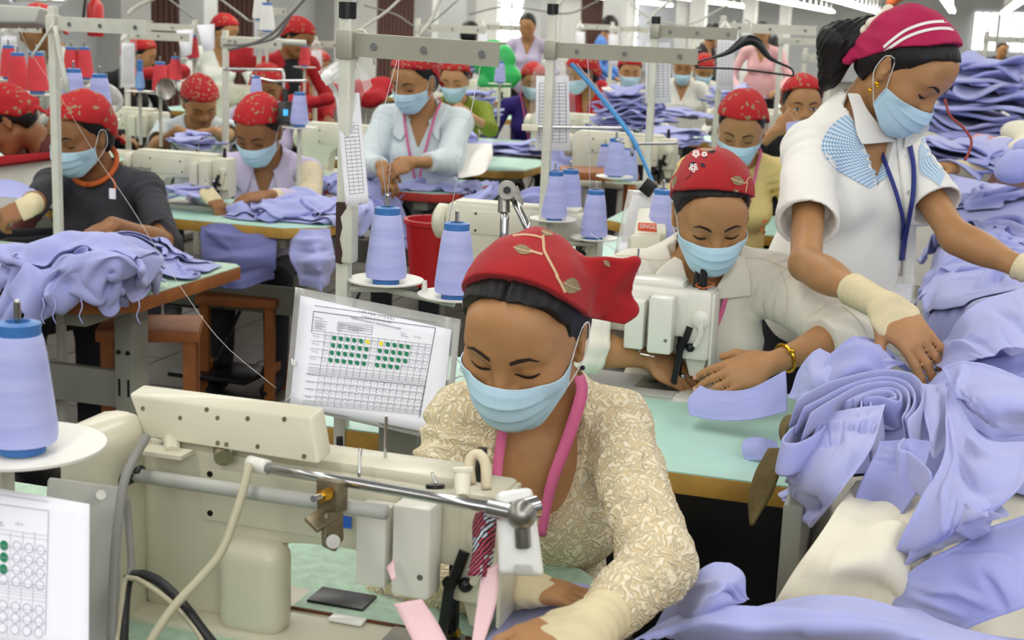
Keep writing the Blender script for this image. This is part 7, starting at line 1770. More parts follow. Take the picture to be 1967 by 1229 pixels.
# more stands, cones, machines behind
def stand_px(label, base, top_py, arm_py, arm_len, armdir=-6, cones=(), bag=None, d=None, m='pole', rows=None, **kw):
 px, py, dd = base; p = at(px, py, dd); x, y = p[0], p[1]; zt = z_at(px, top_py, x, y)
 s = stand(label, (x, y, 0), zt, armz=z_at(px, arm_py, x, y), arm_len=arm_len, armdir=math.radians(armdir), m=m, armm=kw.get('armm', 'arm'), cap=kw.get('cap', True))
 for i, (cx, cy, cm, lb) in enumerate(cones):
  c = at(cx, cy, dd + (kw.get('dz', 0.02))); plate(s, tuple(c - np.array([x, y, 0])), 0.066)
  a = c - np.array([x, y, 0.008]); MB().cyl((0, 0, a[2]), tuple(a), 0.006, n=8).build('plate_arm', M['pole'], s)
  if cm: cone(lb, tuple(c + Z * 0.005), m=cm, core='coneblue' if cm == 'conethread' else 'tancone')
 if bag: hanging_bag(bag[0], (x, y), dd, *bag[1:])
 return s, x, y
def hanging_bag(label, xy, d, px0, py0, px1, py1, ruled=True, milky=False):
 """clear bag with a narrow ruled card, tied to a pole; corner pixels give its extent at distance d"""
 d = d - 0.035; r = thing('card_in_plastic_bag', label, 'plastic bag', at((px0 + px1) / 2, py1, d), group=None)
 ix = (px1 - px0) * 0.14; q = Quad(at(px0 + ix, py0 + (py1 - py0) * 0.22, d), at(px1 - ix, py0 + (py1 - py0) * 0.22, d), at(px1 - ix * 0.8, py1 - 2, d - 0.01), at(px0 + ix * 0.8, py1 - 2, d - 0.01))
 quad_sheet('card', q, M['paper'], r, n=4)
 if ruled:
  rr = [lines(0.1, 0.1 + k * 0.047, 0.9, 0.1 + k * 0.047, 0.006) for k in range(18)] + [lines(0.1 + k * 0.2, 0.1, 0.1 + k * 0.2, 0.9, 0.006, 2.5) for k in range(5)]
  print_rects('ruled_lines', q, rr, M['ink'], r, off=0.003)
 cx = (px0 + px1) / 2; h = py1 - py0; w = px1 - px0
 sheet_px('bag', [[(cx - w * 0.08, py0, d - 0.01), (px0 + w * 0.06, py0 + h * 0.18, d - 0.02), (px0, py0 + h * 0.5, d - 0.02), (px0, py1, d - 0.02)], [(cx, py0, d - 0.03), (cx, py0 + h * 0.2, d - 0.045), (cx, py0 + h * 0.5, d - 0.045), (cx, py1, d - 0.04)], [(cx + w * 0.08, py0, d - 0.01), (px1 - w * 0.06, py0 + h * 0.18, d - 0.02), (px1, py0 + h * 0.5, d - 0.02), (px1, py1, d - 0.02)]], M['plastic'], r, nu=18, nv=10, wav=0.006, thick=0)
 return r
P_ = 'conethread'
s_, x_, y_ = stand_px('chipped ivory thread stand with a grey cross arm and blue cord', (1043, 450, 4.0), 28, 96, 0.43, armdir=-7, cones=[(1062, 428, P_, 'periwinkle thread cone touching the chipped ivory pole'), (1140, 464, P_, 'tapered periwinkle thread cone right of the pair, nearest the red scarf')], bag=('bag with a folded ruled strip on the chipped ivory pole', 1018, 105, 1105, 290), dz=0.0)
cone('periwinkle thread cone behind the one at the chipped ivory pole', tuple(at(1092, 418, 4.15)))
px_tube('blue_cord', [(1096, 122, 3.9), (1140, 170, 3.9), (1190, 232, 3.9), (1222, 280, 3.9), (1245, 330, 3.9), (1270, 385, 3.9)], 0.0055, M['bluetie'], s_, n=6)
px_tube('blue_cord', [(1100, 122, 3.92), (1148, 176, 3.92), (1200, 240, 3.92), (1226, 282, 3.92)], 0.004, M['bluetie'], s_, n=6)
px_tube('bent_rod', [(1012, 243, 3.95), (1100, 245, 3.95), (1195, 247, 3.95), (1212, 252, 3.95), (1214, 268, 3.95), (1214, 300, 3.95)], 0.005, M['chrome'], s_, n=8)
px_tube('bent_rod', [(1182, 267, 3.93), (1206, 275, 3.93), (1250, 276, 3.95), (1300, 275, 3.98)], 0.0038, M['chrome'], s_, n=8)
MB().box(at(1018, 245, 3.93), (0.045, 0.012, 0.018), bev=0.002).build('rod_clamp', M['cream'], s_, world=True); MB().box(at(1208, 276, 3.92), (0.02, 0.02, 0.025), bev=0.002).build('rod_clamp', M['cream'], s_, world=True)
for pts in ([(1133, 380, 4.0), (1132, 300, 3.98), (1131, 245, 3.95), (1133, 180, 3.95), (1128, 108, 3.95)], [(1064, 350, 4.0), (1100, 420, 3.99), (1195, 490, 3.9)], [(1108, 122, 3.95), (1180, 210, 3.95), (1240, 300, 3.95)]):
 px_tube('thread', pts, 0.0009, M['thread'], s_, n=4, samples=8)
s_, x_, y_ = stand_px('white-capped thread stand behind the cream-shirted worker', (1243, 330, 5.0), 48, 60, 0.30, cones=[(1180, 345, P_, 'periwinkle cone left of the chipped thin pole behind the cream-shirted worker'), ], bag=('bag with a gridded card on the pole behind the cream-shirted worker', 1232, 48, 1296, 200))
cone('periwinkle cone beside the blue cord behind the cream-shirted worker', tuple(at(1206, 352, 5.15)), s=0.95)
cone('periwinkle thread cone left of the cream-shirted worker\'s cheek', tuple(at(1268, 470, 3.6)))
# third stand: tilted form and second machine of another make by the pillar of cones
fm2 = thing('quality_form', 'white form in a clear sleeve clipped left of the cream-shirted worker', 'paper', at(1215, 500, 3.5))
q2 = Quad(at(1206, 366, 3.75), at(1270, 372, 3.75), at(1245, 500, 3.6), at(1180, 490, 3.6)); quad_sheet('plastic_sleeve', q2, M['plasticmilky'], fm2, off=0.004)
q3 = Quad(at(1214, 374, 3.75), at(1264, 378, 3.75), at(1240, 492, 3.6), at(1188, 484, 3.6)); quad_sheet('sheet', q3, M['paper'], fm2)
print_rects('ruled_lines', q3, [lines(0.3, 0.2 + k * 0.05, 0.9, 0.2 + k * 0.05, 0.006) for k in range(9)], M['inklight'], fm2)
MB().box(at(1246, 360, 3.73), (0.035, 0.02, 0.04), rot=Matrix.Rotation(0.6, 3, 'Y'), bev=0.003).build('binder_clip', M['blackplastic'], fm2, world=True)
ms = machine('cream machine with an orange name plate behind the nearest red scarf tip', (-1.02, 3.95, 0.76), s=0.9, boxes=False)
sq = Quad(at(1226, 428, 3.45), at(1262, 430, 3.45), at(1262, 446, 3.45), at(1226, 443, 3.45))
hd2 = thing('sewing_machine', 'cream machine end with an orange name plate beside the blue-tied cone', 'sewing machine', at(1225, 500, 3.5))
hexa('arm_end', [at(1212, 450, 3.5), at(1270, 448, 3.5), at(1270, 500, 3.5), at(1208, 500, 3.5)], 0.10, M['machinefar'], hd2, bev=0.008)
hexa('arm_top', [at(1226, 398, 3.62), at(1280, 396, 3.62), at(1280, 448, 3.52), at(1216, 450, 3.52)], 0.10, M['machinefar'], hd2, bev=0.008)
npq = hexa('name_plate', [at(1226, 427, 3.50), at(1262, 429, 3.50), at(1262, 446, 3.50), at(1225, 443, 3.50)], 0.004, mat('orange_plate', 'E0582A', 0.4), hd2, bev=0.001)
print_text('lettering', Quad(at(1226, 427, 3.495), at(1262, 429, 3.495), at(1262, 446, 3.495), at(1225, 443, 3.495)), [('SINGER', 0.08, 0.66, 0.52)], M['stripe'], hd2, off=0.004, wide=0.95)
# chrome lamp joint between bucket and red scarf
lj = thing('jointed_lamp_arm', 'chrome jointed lamp arm rising behind the nearest red scarf', 'lamp arm', at(990, 480, 2.9))
px_tube('chrome_tube', [(968, 470, 2.85), (970, 400, 2.85)], 0.0095, M['chrome'], lj, samples=4, n=12); px_tube('chrome_tube', [(1020, 450, 2.8), (990, 388, 2.83)], 0.0080, M['chrome'], lj, samples=4, n=12)
MB().cyl(at(968, 408, 2.85), at(968, 378, 2.85), 0.0125, 0.0115, n=14).cyl(at(998, 396, 2.84), at(982, 362, 2.84), 0.0095, 0.0145, n=14).build('joint_socket', M['steel'], lj, world=True)
MB().cyl(at(974, 364, 2.86), at(974, 365, 2.82), 0.0185, n=24).build('joint_disc', M['steel'], lj, world=True); MB().cyl(at(974, 365, 2.825), at(974, 365, 2.81), 0.008, n=6).build('joint_bolt', M['blackmetal'], lj, world=True)
# red bucket, stools
bk = thing('bucket', 'red plastic bucket under the red-edged bench', 'bucket', at(836, 545, 4.8))
bz = origin_of(bk)[2]; MB().lathe([(0.0, 0.0), (0.085, 0.0), (0.105, 0.20), (0.112, 0.205), (0.112, 0.22), (0.100, 0.22), (0.080, 0.02), (0, 0.02)], (0, 0, 0), 28).build('tub', M['redplastic'], bk)
bk.scale = (1, 1, 1)
def stool(label, px, py, d, w=0.30, rot=0.5, h=None):
 p = at(px, py, d); t = thing('stool', label, 'stool', (p[0], p[1], 0), rot); h = p[2] if h is None else h
 MB().box((0, 0, h - 0.02), (w, w * 0.8, 0.035), bev=0.003).build('seat', M['wood'], t)
 for sx in (-1, 1):
  for sy in (-1, 1): MB().box((sx * (w / 2 - 0.03), sy * (w * 0.4 - 0.03), (h - 0.03) / 2), (0.035, 0.035, h - 0.03)).build('leg', M['wood'], t)
  MB().box((sx * (w / 2 - 0.03), 0, 0.12), (0.025, w * 0.7, 0.03)).build('stretcher', M['wood'], t)
 return t
stool('orange-brown wooden stool under the bench with the big pile', 290, 618, 4.35, 0.30, 0.45)
stool('brown wooden stool behind the cones at the chipped ivory pole', 1150, 325, 6.3, 0.34, 0.3)
stool('wooden stool in shade behind the grey rail', 470, 560, 5.6, 0.32, 0.2)
# hanger in front of the background cards
hg = thing('clothes_hanger', 'black clothes hanger with a pinkish back edge hanging above the far benches', 'hanger', at(1440, 140, 4.2))
sh = catmull([at(1338, 128, 4.2), at(1345, 118, 4.2), at(1395, 102, 4.2), (at(1432, 78, 4.2)), at(1455, 82, 4.2), at(1480, 112, 4.2), at(1520, 132, 4.2), at(1524, 146, 4.2)], 40)
rad = np.interp(np.linspace(0, 1, 40), [0, 0.15, 0.3, 0.48, 0.62, 0.8, 1], [0.003, 0.003, 0.008, 0.017, 0.013, 0.004, 0.003]); v, fc = tube_geo(sh, rad, 10); mesh_obj('shoulder_bar', v, fc, M['blackplastic'], hg, world=True)
px_tube('trouser_bar', [(1338, 130, 4.2), (1420, 133, 4.2), (1524, 146, 4.2)], 0.003, M['blackplastic'], hg, n=8)
px_tube('hook', [(1438, 76, 4.2), (1443, 55, 4.2), (1438, 42, 4.2), (1430, 38, 4.2)], 0.0022, M['chrome'], hg, n=6)
# rows of further stations, each bench with machine and stand
mach0 = machine('ivory sewing machine on the bench right behind the lilac-bloused worker', (-2.62, 6.35, 0.75), s=0.95)
mach_spots = [((-1.95, 8.0, 0.76), 'ivory sewing machine by the worker in purple'), ((-3.9, 6.4, 0.76), 'ivory sewing machine left of the worker without a mask'), ((-4.7, 5.2, 0.76), 'ivory sewing machine behind the brown-topped worker'), ((-4.2, 8.2, 0.80), 'ivory sewing machine behind the red cones by the brown shutter'), ((-3.1, 9.0, 0.78), 'ivory sewing machine beside the olive-topped worker'), ((-2.2, 10.4, 0.78), 'ivory sewing machine behind the tall crumpled pile'), ((-5.6, 7.4, 0.78), 'ivory sewing machine under the bags at the top left'), ((-3.6, 11.2, 0.78), 'ivory sewing machine in the row before the white-shirted workers'), ((-1.1, 9.2, 0.78), 'ivory sewing machine behind the raised periwinkle piece'), ((-1.3, 6.5, 0.78), 'ivory sewing machine between the yellow-bloused and peeking workers')]
for p, lb in mach_spots: copy_tree(mach0, p, label=lb)
ti = 0
tdesc = ['bench behind the worker without a mask', 'bench beside the brown-topped worker', 'bench under the bags at the top left', 'bench before the brown shutter', 'bench behind the pale-shirted worker', 'bench with the tall crumpled pile', 'bench before the worker in purple', 'bench of the workers in white far back', 'bench behind the red-jacketed worker', 'bench behind the yellow-bloused worker', 'bench of the peeking worker', 'bench in the far middle of the hall', 'bench far back by the hanging cards', 'bench far back under the lamps', 'bench beside the far pillars', 'bench near the barred window']
tpos = [(-4.5, 6.2), (-4.9, 4.9), (-5.6, 7.1), (-4.4, 8.1), (-3.9, 8.9), (-2.0, 10.0), (-2.6, 8.55), (-3.3, 11.0), (-5.3, 9.8), (-0.85, 4.75), (-0.75, 5.7), (-2.6, 13.0), (-1.3, 12.0), (-1.5, 15.0), (-4.8, 13.0), (-6.2, 12.0)]
tab0 = None
for (x, y), lb in zip(tpos, tdesc):
 if tab0 is None: tab0 = table('mint ' + lb, x - 0.55, x + 0.55, y - 0.3, y + 0.3);
 else: copy_tree(tab0, (x, y, 0), label='mint ' + lb)
# stands in the depth: pole, arm, hanging bag, cones
def bgstand(label, px, py_top, d, arm=0.35, bag=None, cones=(), base_z=0.0, yawd=-5, m='pole'):
 p = at(px, py_top, d); s = stand(label, (p[0], p[1], 0), p[2], armz=p[2] - 0.05, arm_len=arm, armdir=math.radians(yawd), cap=False, armm='pole')
 if bag: hanging_bag(bag, (p[0], p[1]), d, px - 2 - 95 / d, py_top + 70 / d, px + 150 / d, py_top + 900 / d, ruled=d < 9)
 for (cx, cy, mm_, lb) in cones:
  c = at(cx, cy, d); MB().lathe([(0, 0), (0.02, 0), (0.066, 0.008), (0.066, 0.011), (0, 0.005)], tuple(c - np.array([p[0], p[1], 0])), 20).build('cone_plate', M['plate'], s)
  cone(lb, tuple(c + Z * 0.004), m=mm_, core='coneblue')
 return s
C_ = 'redcone'
bgstand('ivory thread stand with an A-shaped brace at the left', 101, 12, 4.2, 0.36, yawd=-8)
bs = [o for o in bpy.data.objects if o.name.startswith('thread_stand') and o.parent is None][-1]
px_tube('brace', [(106, 50, 4.18), (114, 100, 4.18), (130, 178, 4.18)], 0.008, M['pole'], bs, n=6, samples=6); px_tube('brace', [(103, 45, 4.18), (60, 110, 4.2)], 0.004, M['pole'], bs, n=6, samples=6)
px_tube('clear_thread', [(36, 50, 4.2), (60, 105, 4.15), (104, 166, 4.1), (185, 300, 4.0), (250, 395, 3.8), (330, 525, 3.4), (420, 650, 3.0), (530, 745, 2.7)], 0.0006, M['plasticmilky'], bs, n=5)
bgstand('white thread stand with two arms in front of the brown shutter', 433, 58, 6.3, 0.30, bag=None)
bs = [o for o in bpy.data.objects if o.name.startswith('thread_stand') and o.parent is None][-1]
px_tube('bent_rod', [(430, 132, 6.3), (480, 133, 6.3), (535, 134, 6.3), (544, 140, 6.3), (545, 172, 6.3)], 0.007, M['chrome'], bs, n=8); px_tube('bent_rod', [(480, 145, 6.25), (520, 155, 6.25), (545, 155, 6.25), (590, 155, 6.25)], 0.006, M['chrome'], bs, n=8)
px_tube('long_arm', [(428, 75, 6.3), (500, 78, 6.3), (588, 83, 6.3)], 0.014, M['pole'], bs, n=4, samples=5); px_tube('cable', [(440, 95, 6.2), (480, 85, 6.1), (530, 70, 6.0), (560, 25, 5.9), (590, -10, 5.9)], 0.008, M['cablegrey'], bs, n=6)
bgstand('white stand with two crossed paper forms before the brown shutter', 374, 38, 8.2, -0.85, cones=[(370, 116, C_, 'red thread cone below the crossed paper forms'), (337, 158, C_, 'red thread cone just above the unmasked worker\'s scarf')])
for k, (c0, lb) in enumerate((((338, 58), 'tilted white paper form, left one on the stand before the brown shutter'), ((378, 48), 'tilted white paper form, right one on the stand before the brown shutter'))):
 f_ = thing('paper_form', lb, 'paper', at(c0[0] + 20, c0[1] + 50, 8.15)); quad_sheet('sheet', Quad(at(c0[0], c0[1], 8.15), at(c0[0] + 34, c0[1] - 2, 8.15), at(c0[0] + 30 - k * -4, c0[1] + 46, 8.1), at(c0[0] + 13, c0[1] + 52, 8.1)), M['paper'], f_, n=3)
bgstand('thread stand behind the pale-shirted worker', 803, 35, 7.8, 0.42)
for args in [('thread stand at the barred window', 925, 38, 10.5, 0.32, 'bagged white card before the barred window'), ('thread stand left of the far blue shirt', 1113, 38, 11.0, 0.30, 'bagged card left of the far blue shirt'), ('thread stand right of the far blue shirt', 1177, 42, 10.5, 0.42, 'bagged card right of the far blue shirt'),
   ('thread stand with wide bagged card behind the black hanger', 1390, 30, 6.2, 0.42, 'wide bagged card behind the black hanger'), ('thread stand right of the black hanger', 1502, 62, 8.5, 0.55, None), ('thread stand left of the standing worker\'s ponytail', 1548, 92, 7.4, 0.35, None), ('thread stand far under the lamps', 1335, 45, 13.0, 0.5, None),
   ('thread stand in the far middle', 1410, 40, 15.0, 0.5, 'bagged card in the far middle'), ('thread stand at the far right bay', 1895, 60, 9.5, 0.4, None), ('thread stand far back beside the end pillars', 1600, 72, 15.0, 0.5, None), ('thread stand at the red cones by the machine row', 14, 30, 6.4, 0.2, 'bag with a strip card at the top left'),
   ('thread stand before the white left pillar', 243, 48, 7.4, 0.4, 'bag hanging before the white left pillar'), ('thread stand with white cone bags beside the shutter', 498, 4, 8.6, 0.2, 'bagged white cone under the shutter end'), ('thread stand behind the red-jacketed worker', 606, 70, 9.5, 0.3, 'milky bag behind the grey cross arm')]:
 bgstand(args[0], args[1], args[2], args[3], args[4], bag=args[5])
for lb, cx, cy, d, mm_, s_ in [('red thread cone nearest the left pole, on the lower plate', 72, 180, 5.6, C_, 1.15), ('red thread cone left of the lower-plate cone', 36, 176, 5.7, C_, 1.1), ('small red thread cone at the left edge', 18, 152, 6.0, C_, 1.0), ('red thread cone right of the braced ivory stand', 163, 153, 6.2, C_, 1.0), ('red thread cone touching the braced stand foot', 138, 153, 6.2, C_, 1.0), ('red thread cone hidden in the middle of the shelf', 150, 152, 6.3, C_, 0.85),
     ('red thread cone beside the round mirror-like disc', 308, 178, 6.6, C_, 1.0), ('slim sky-blue thread cone left of the red one', 269, 174, 6.6, 'skycone', 1.0), ('periwinkle cone top left of the charcoal-topped worker\'s scarf', 143, 218, 5.2, P_, 1.15), ('periwinkle cone behind the charcoal-topped worker\'s scarf', 193, 228, 5.2, P_, 1.15),
     ('periwinkle cone in front of the half-hidden worker', 492, 194, 6.1, P_, 0.75), ('periwinkle cone beside the black lamp housing', 575, 243, 5.6, P_, 0.95), ('tan bare thread core standing beside the lettered machine', 288, 398, 5.15, 'tancone', 0.80), ('periwinkle thread cone under the green bag', 960, 160, 8.3, P_, 0.9), ('red thread cone by the milky bag', 585, 128, 8.6, C_, 0.9), ('periwinkle thread cone far behind the chipped ivory pole', 1160, 330, 6.5, P_, 0.9),
     ('white thread cone high by the shutter end', 500, 40, 8.4, 'elastic', 1.2), ('second white thread cone by the shutter end', 513, 62, 8.3, 'elastic', 1.2)]:
 p = at(cx, cy, d); k_ = cone(lb, tuple(p), m=mm_, core='coneblue', s=s_, r0=0.022 if mm_ == 'skycone' else 0.038, r1=0.008 if mm_ == 'skycone' else 0.026)
 if mm_ != 'tancone':
  st_ = thing('cone_shelf', 'white plate arm carrying the ' + lb.split(',')[0], 'cone plate', tuple(p)); MB().lathe([(0, -0.006), (0.02, -0.006), (0.07, 0.0), (0.07, 0.003), (0, 0.0)], (0, 0, -0.004), 20).build('plate', M['plate'], st_); MB().cyl((0, 0, -0.01), (0, 0.0, -0.25), 0.008, n=6).build('support_rod', M['pole'], st_)
# black lamp housing with a small display
lh = thing('control_box', 'black control box with a small blue display between the periwinkle cones', 'control box', at(548, 240, 5.6))
hexa('housing', [at(534, 196, 5.6), at(562, 194, 5.6), at(562, 236, 5.6), at(534, 238, 5.6)], 0.06, M['blackplastic'], lh); hexa('display', [at(544, 210, 5.58), at(553, 210, 5.58), at(553, 222, 5.58), at(544, 222, 5.58)], 0.002, mat('blue_display', '3AA0E0', 0.4, emit=0.8), lh, bev=0)
MB().cyl(at(548, 196, 5.62), at(548, 172, 5.62), 0.012, n=10).build('post', M['blackplastic'], lh, world=True)
# green plastic bag and red goods
gb = SDF(); gb.ell(at(950, 118, 9.2), (0.14, 0.08, 0.13)); gb.ell(at(965, 145, 9.2), (0.13, 0.08, 0.08)); gb.tri(at(925, 160, 9.2), at(985, 160, 9.2), at(955, 95, 9.2), 0.03); gb.disp = wrinkle(0.012, 14, 3, 0.01)
o = sdf_obj('plastic_bag', gb, 0.012, mat('green_plastic', '2FB45A', 0.35)); tag(o, 'bright green plastic bag with a black handle under the first cross arm', 'bag')
def crumple(label, pts, r, m, h=0.014, amp=0.02, sc=14, seed=0, name='cloth_pile', flat=0.7, group=None, cat='cloth pile'):
 """soft crumpled pile through the given (px, py, distance) points"""
 f = SDF(); P = [at(*p) for p in pts]
 for p in P: f.ell(p, (r, r, r * flat), k=r * 0.8)
 f.disp = wrinkle(amp, sc, seed, amp * 0.5); V, F_ = sdf_mesh(f, h, disp_margin=amp * 2); c = V.mean(0); c[2] = V[:, 2].min()
 o = fast_mesh(name, V - c, F_, M[m]); o.location = tuple(c); tag(o, label, cat, group); return o
crumple('red cloth pile right of the first cross arm pole', [(700, 172, 8.6), (735, 168, 8.6), (715, 190, 8.5)], 0.075, 'red', seed=2, sc=26)
crumple('red cloth pile on the bench before the brown shutter', [(345, 138, 8.9), (325, 142, 8.9)], 0.07, 'red', seed=3, sc=24)
crumple('red cloth pile left of the white pillar foot', [(292, 142, 8.6), (266, 144, 8.6)], 0.06, 'red', seed=4)
crumple('red cloth lengths hung behind the white stand', [(455, 95, 9.0), (470, 110, 9.0), (452, 120, 9.0)], 0.08, 'red', seed=5)
crumple('red goods in front of the red-jacketed worker', [(600, 197, 8.6), (565, 195, 8.6), (630, 190, 8.6)], 0.055, 'red', seed=6, sc=26)
crumple('clear plastic bag of scraps behind the charcoal-topped worker', [(190, 185, 6.0), (205, 195, 6.0), (178, 195, 6.0)], 0.07, 'plasticmilky', seed=7, h=0.012)
crumple('orange cloth scrap hanging under the ceiling', [(1735, -8, 12.0), (1722, -2, 12.0), (1712, 6, 12.0)], 0.04, 'skyorange', seed=8, h=0.012)
# piles on the left-hand benches
def mkterr(x0, x1, y0, y1, bx0, bx1, by0, by1, z, mounds):
 def fn(X, Y):
  H_ = np.full_like(X, z - 0.42); on = (X > bx0) & (X < bx1) & (Y > by0) & (Y < by1); H_[on] = z
  for (mx, my, r, hgt) in mounds: H_ = np.where(on, np.maximum(H_, z + hgt * np.exp(-((X - mx) ** 2 + (Y - my) ** 2) / r ** 2)), H_)
  return H_
 return Terrain(x0, x1, y0, y1, 0.0125, fn)
pp = lambda px, py, z: tuple(float(v) for v in onz(px, py, z)[:2])
a = pp(140, 500, 0.85); b = pp(240, 470, 0.82)
TL = mkterr(-3.6, -1.6, 2.7, 4.2, -3.25, -2.03, 3.15, 3.84, 0.74, [(a[0], a[1], 0.20, 0.17), (b[0], b[1], 0.12, 0.10)])
# bulk of the pile under the loose sheets
xs = np.linspace(-3.1, -2.1, 50); ys = np.linspace(3.17, 3.80, 34); X, Y = np.meshgrid(xs, ys, indexing='ij'); Zt = TL.h(X, Y) - 0.006; V = np.stack([X, Y, Zt], -1).reshape(-1, 3)
GL = 'periwinkle garments piled on the left bench'
for lb, c, z, sz, rt, sq, mm_, shp, sd in [
('lowest periwinkle garment at the left picture edge', (20, 510), .80, (0.60, 0.44), 0.3, 0.66, 'blue', panel_shape, 51),
('periwinkle garment hanging over the front of the left bench', (90, 560), .78, (0.50, 0.46), 0.1, 0.74, 'blue', None, 52),
('periwinkle garment hanging over the corner of the left bench', (215, 545), .78, (0.44, 0.44), -0.3, 0.70, 'bluegrey', panel_shape, 53),
('folded periwinkle garment at the right end of the left pile', (300, 490), .79, (0.40, 0.30), 0.3, 0.66, 'blue2', None, 54),
('second folded garment on top at the right end of the left pile', (290, 460), .82, (0.34, 0.28), 0.0, 0.62, 'blue2', None, 55),
('third folded garment at the right end of the left pile', (270, 445), .84, (0.32, 0.26), 0.5, 0.62, 'blue', None, 56),
('broad periwinkle sheet in the middle of the left pile', (150, 500), .88, (0.56, 0.50), 0.5, 0.78, 'blue', panel_shape, 57),
('topmost periwinkle sheet of the left pile', (150, 440), .92, (0.46, 0.36), 0.15, 0.78, 'blue', None, 58)]:
 cloth(lb, TL, pp(*c, z), sz, rt, squeeze=sq, seed=sd, m=mm_, shape=shp, group=GL, steps=80, rough=0.034, fric=0.8)
hsheet('periwinkle piece behind the charcoal-topped worker\'s fist', [[(-20, 345, 4.6), (40, 350, 4.55), (85, 372, 4.5)], [(-20, 380, 4.5), (40, 385, 4.45), (75, 395, 4.4)]], zmode=False, m='blue', seed=60, nu=20, nv=14, group=GL)
fr_ = thing('loose_threads', 'loose periwinkle thread ends hanging below the left bench edge', 'threads', tuple(at(120, 580, 3.5)))
for x_ in (82, 104, 155, 265): px_tube('thread', [(x_, 572, 3.52), (x_ + 3, 590, 3.50), (x_ - 3, 606, 3.50), (x_ + 4, 622, 3.5)], 0.0014, M['blue'], fr_, n=4, samples=8)
T4 = mkterr(-3.6, -1.7, 4.2, 5.6, -3.30, -2.15, 4.58, 5.20, 0.74, [])
G4 = 'periwinkle garments spread on the mustard-edged bench'
for lb, c, z, sz, rt, sq, mm_, shp, sd in [('lowest layer of garments before the worker in lilac', (560, 410), .75, (0.55, 0.40), 0.2, 0.66, 'blue2', None, 61), ('garment layer at the right end before the worker in lilac', (640, 400), .76, (0.46, 0.40), 0.4, 0.68, 'blue', panel_shape, 62), ('middle garment layer before the worker in lilac', (580, 395), .78, (0.50, 0.34), 0.0, 0.64, 'bluegrey', None, 63),
     ('wavy garment layer before the worker in lilac', (520, 400), .77, (0.44, 0.34), -0.2, 0.60, 'blue2', panel_shape, 64), ('upper garment layer before the worker in lilac', (600, 385), .80, (0.48, 0.34), 0.5, 0.66, 'blue', None, 65), ('topmost garment before the worker in lilac', (570, 380), .82, (0.40, 0.28), 0.1, 0.68, 'blue', panel_shape, 66)]:
 cloth(lb, T4, pp(*c, z), sz, rt, squeeze=sq, seed=sd, m=mm_, shape=shp, group=G4, steps=60, rough=0.03, fric=0.8, nu=36, nv=28)
T5 = mkterr(-3.6, -1.7, 5.5, 6.9, -3.30, -2.08, 5.85, 6.45, 0.74, [])
G5 = 'periwinkle garments on the red-edged bench'
for lb, c, z, sz, rt, sq, mm_, shp, sd in [('garment left on the red-edged bench behind the hanging card', (665, 345), .76, (0.50, 0.44), 0.2, 0.62, 'blue2', None, 71), ('second garment behind the hanging card', (695, 335), .80, (0.46, 0.40), 0.8, 0.62, 'blue', None, 72), ('garment under the pale-shirted worker\'s hand', (745, 335), .82, (0.50, 0.36), 0.1, 0.64, 'blue', panel_shape, 73), ('smooth garment on the right of the red-edged bench', (835, 350), .77, (0.50, 0.30), 0.15, 0.74, 'blue', None, 74), ('garment corner falling off the red-edged bench', (905, 350), .76, (0.36, 0.36), 0.5, 0.74, 'blue', panel_shape, 75)]:
 cloth(lb, T5, pp(*c, z), sz, rt, squeeze=sq, seed=sd, m=mm_, shape=shp, group=G5, steps=60, rough=0.035, fric=0.8, nu=36, nv=28)
# cloth hanging below benches and from hands
def hang(label, rows, m='blue2', seed=0, nu=34, nv=26, amp=0.008, group=None, crease=None):
 cr_ = crease or [(0.05, 0.2 + 0.2 * k, 0.95, 0.25 + 0.18 * k, 0.05, 0.02 * (-1) ** k) for k in range(4)]
 return hsheet(label, rows, m=m, zmode=False, seed=seed, nu=nu, nv=nv, amp=amp, group=group, crease=cr_)
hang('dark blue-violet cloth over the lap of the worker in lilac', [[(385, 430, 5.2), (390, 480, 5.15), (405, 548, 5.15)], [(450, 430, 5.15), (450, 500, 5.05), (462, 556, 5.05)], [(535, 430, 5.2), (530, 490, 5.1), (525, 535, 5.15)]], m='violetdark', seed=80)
hang('periwinkle cloth falling beside the grey bench leg', [[(556, 440, 5.15), (560, 500, 5.1), (580, 545, 5.1)], [(600, 440, 5.1), (610, 500, 5.0), (618, 560, 5.0)], [(632, 440, 5.15), (640, 500, 5.1), (634, 540, 5.1)]], m='blue', seed=81)
hang('periwinkle cloth hanging off the right end of the red-edged bench', [[(878, 385, 6.1), (880, 410, 6.05), (890, 450, 6.0)], [(915, 370, 6.1), (915, 400, 6.05), (905, 465, 6.0)], [(945, 355, 6.15), (945, 370, 6.1), (935, 372, 6.05)]], m='blue', seed=82, nu=20, nv=16)
hang('periwinkle length hanging from the mustard-edged bench to the floor', [[(1048, 262, 7.1), (1045, 330, 7.0), (1040, 380, 7.0)], [(1085, 262, 7.0), (1085, 330, 6.9), (1080, 400, 6.9)], [(1120, 268, 7.1), (1120, 330, 7.0), (1112, 420, 7.0)]], m='blue', seed=83)
hang('pale blue-white sheet behind the pale-shirted worker', [[(885, 276, 6.6), (880, 310, 6.4), (880, 345, 6.3)], [(935, 276, 6.6), (930, 310, 6.4), (925, 335, 6.3)], [(945, 276, 6.6), (945, 300, 6.5), (938, 320, 6.4)]], m='stripe', seed=84, amp=0.002, nu=14, nv=12, crease=[(0.3, 0.3, 0.6, 0.6, 0.1, 0.005)])
hang('periwinkle piece held up by the worker in olive green', [[(870, 235, 7.3), (868, 255, 7.3), (872, 274, 7.3)], [(890, 232, 7.25), (895, 255, 7.25), (900, 275, 7.25)], [(905, 240, 7.3), (912, 258, 7.3), (918, 275, 7.3)]], m='blue', seed=85, nu=16, nv=14)
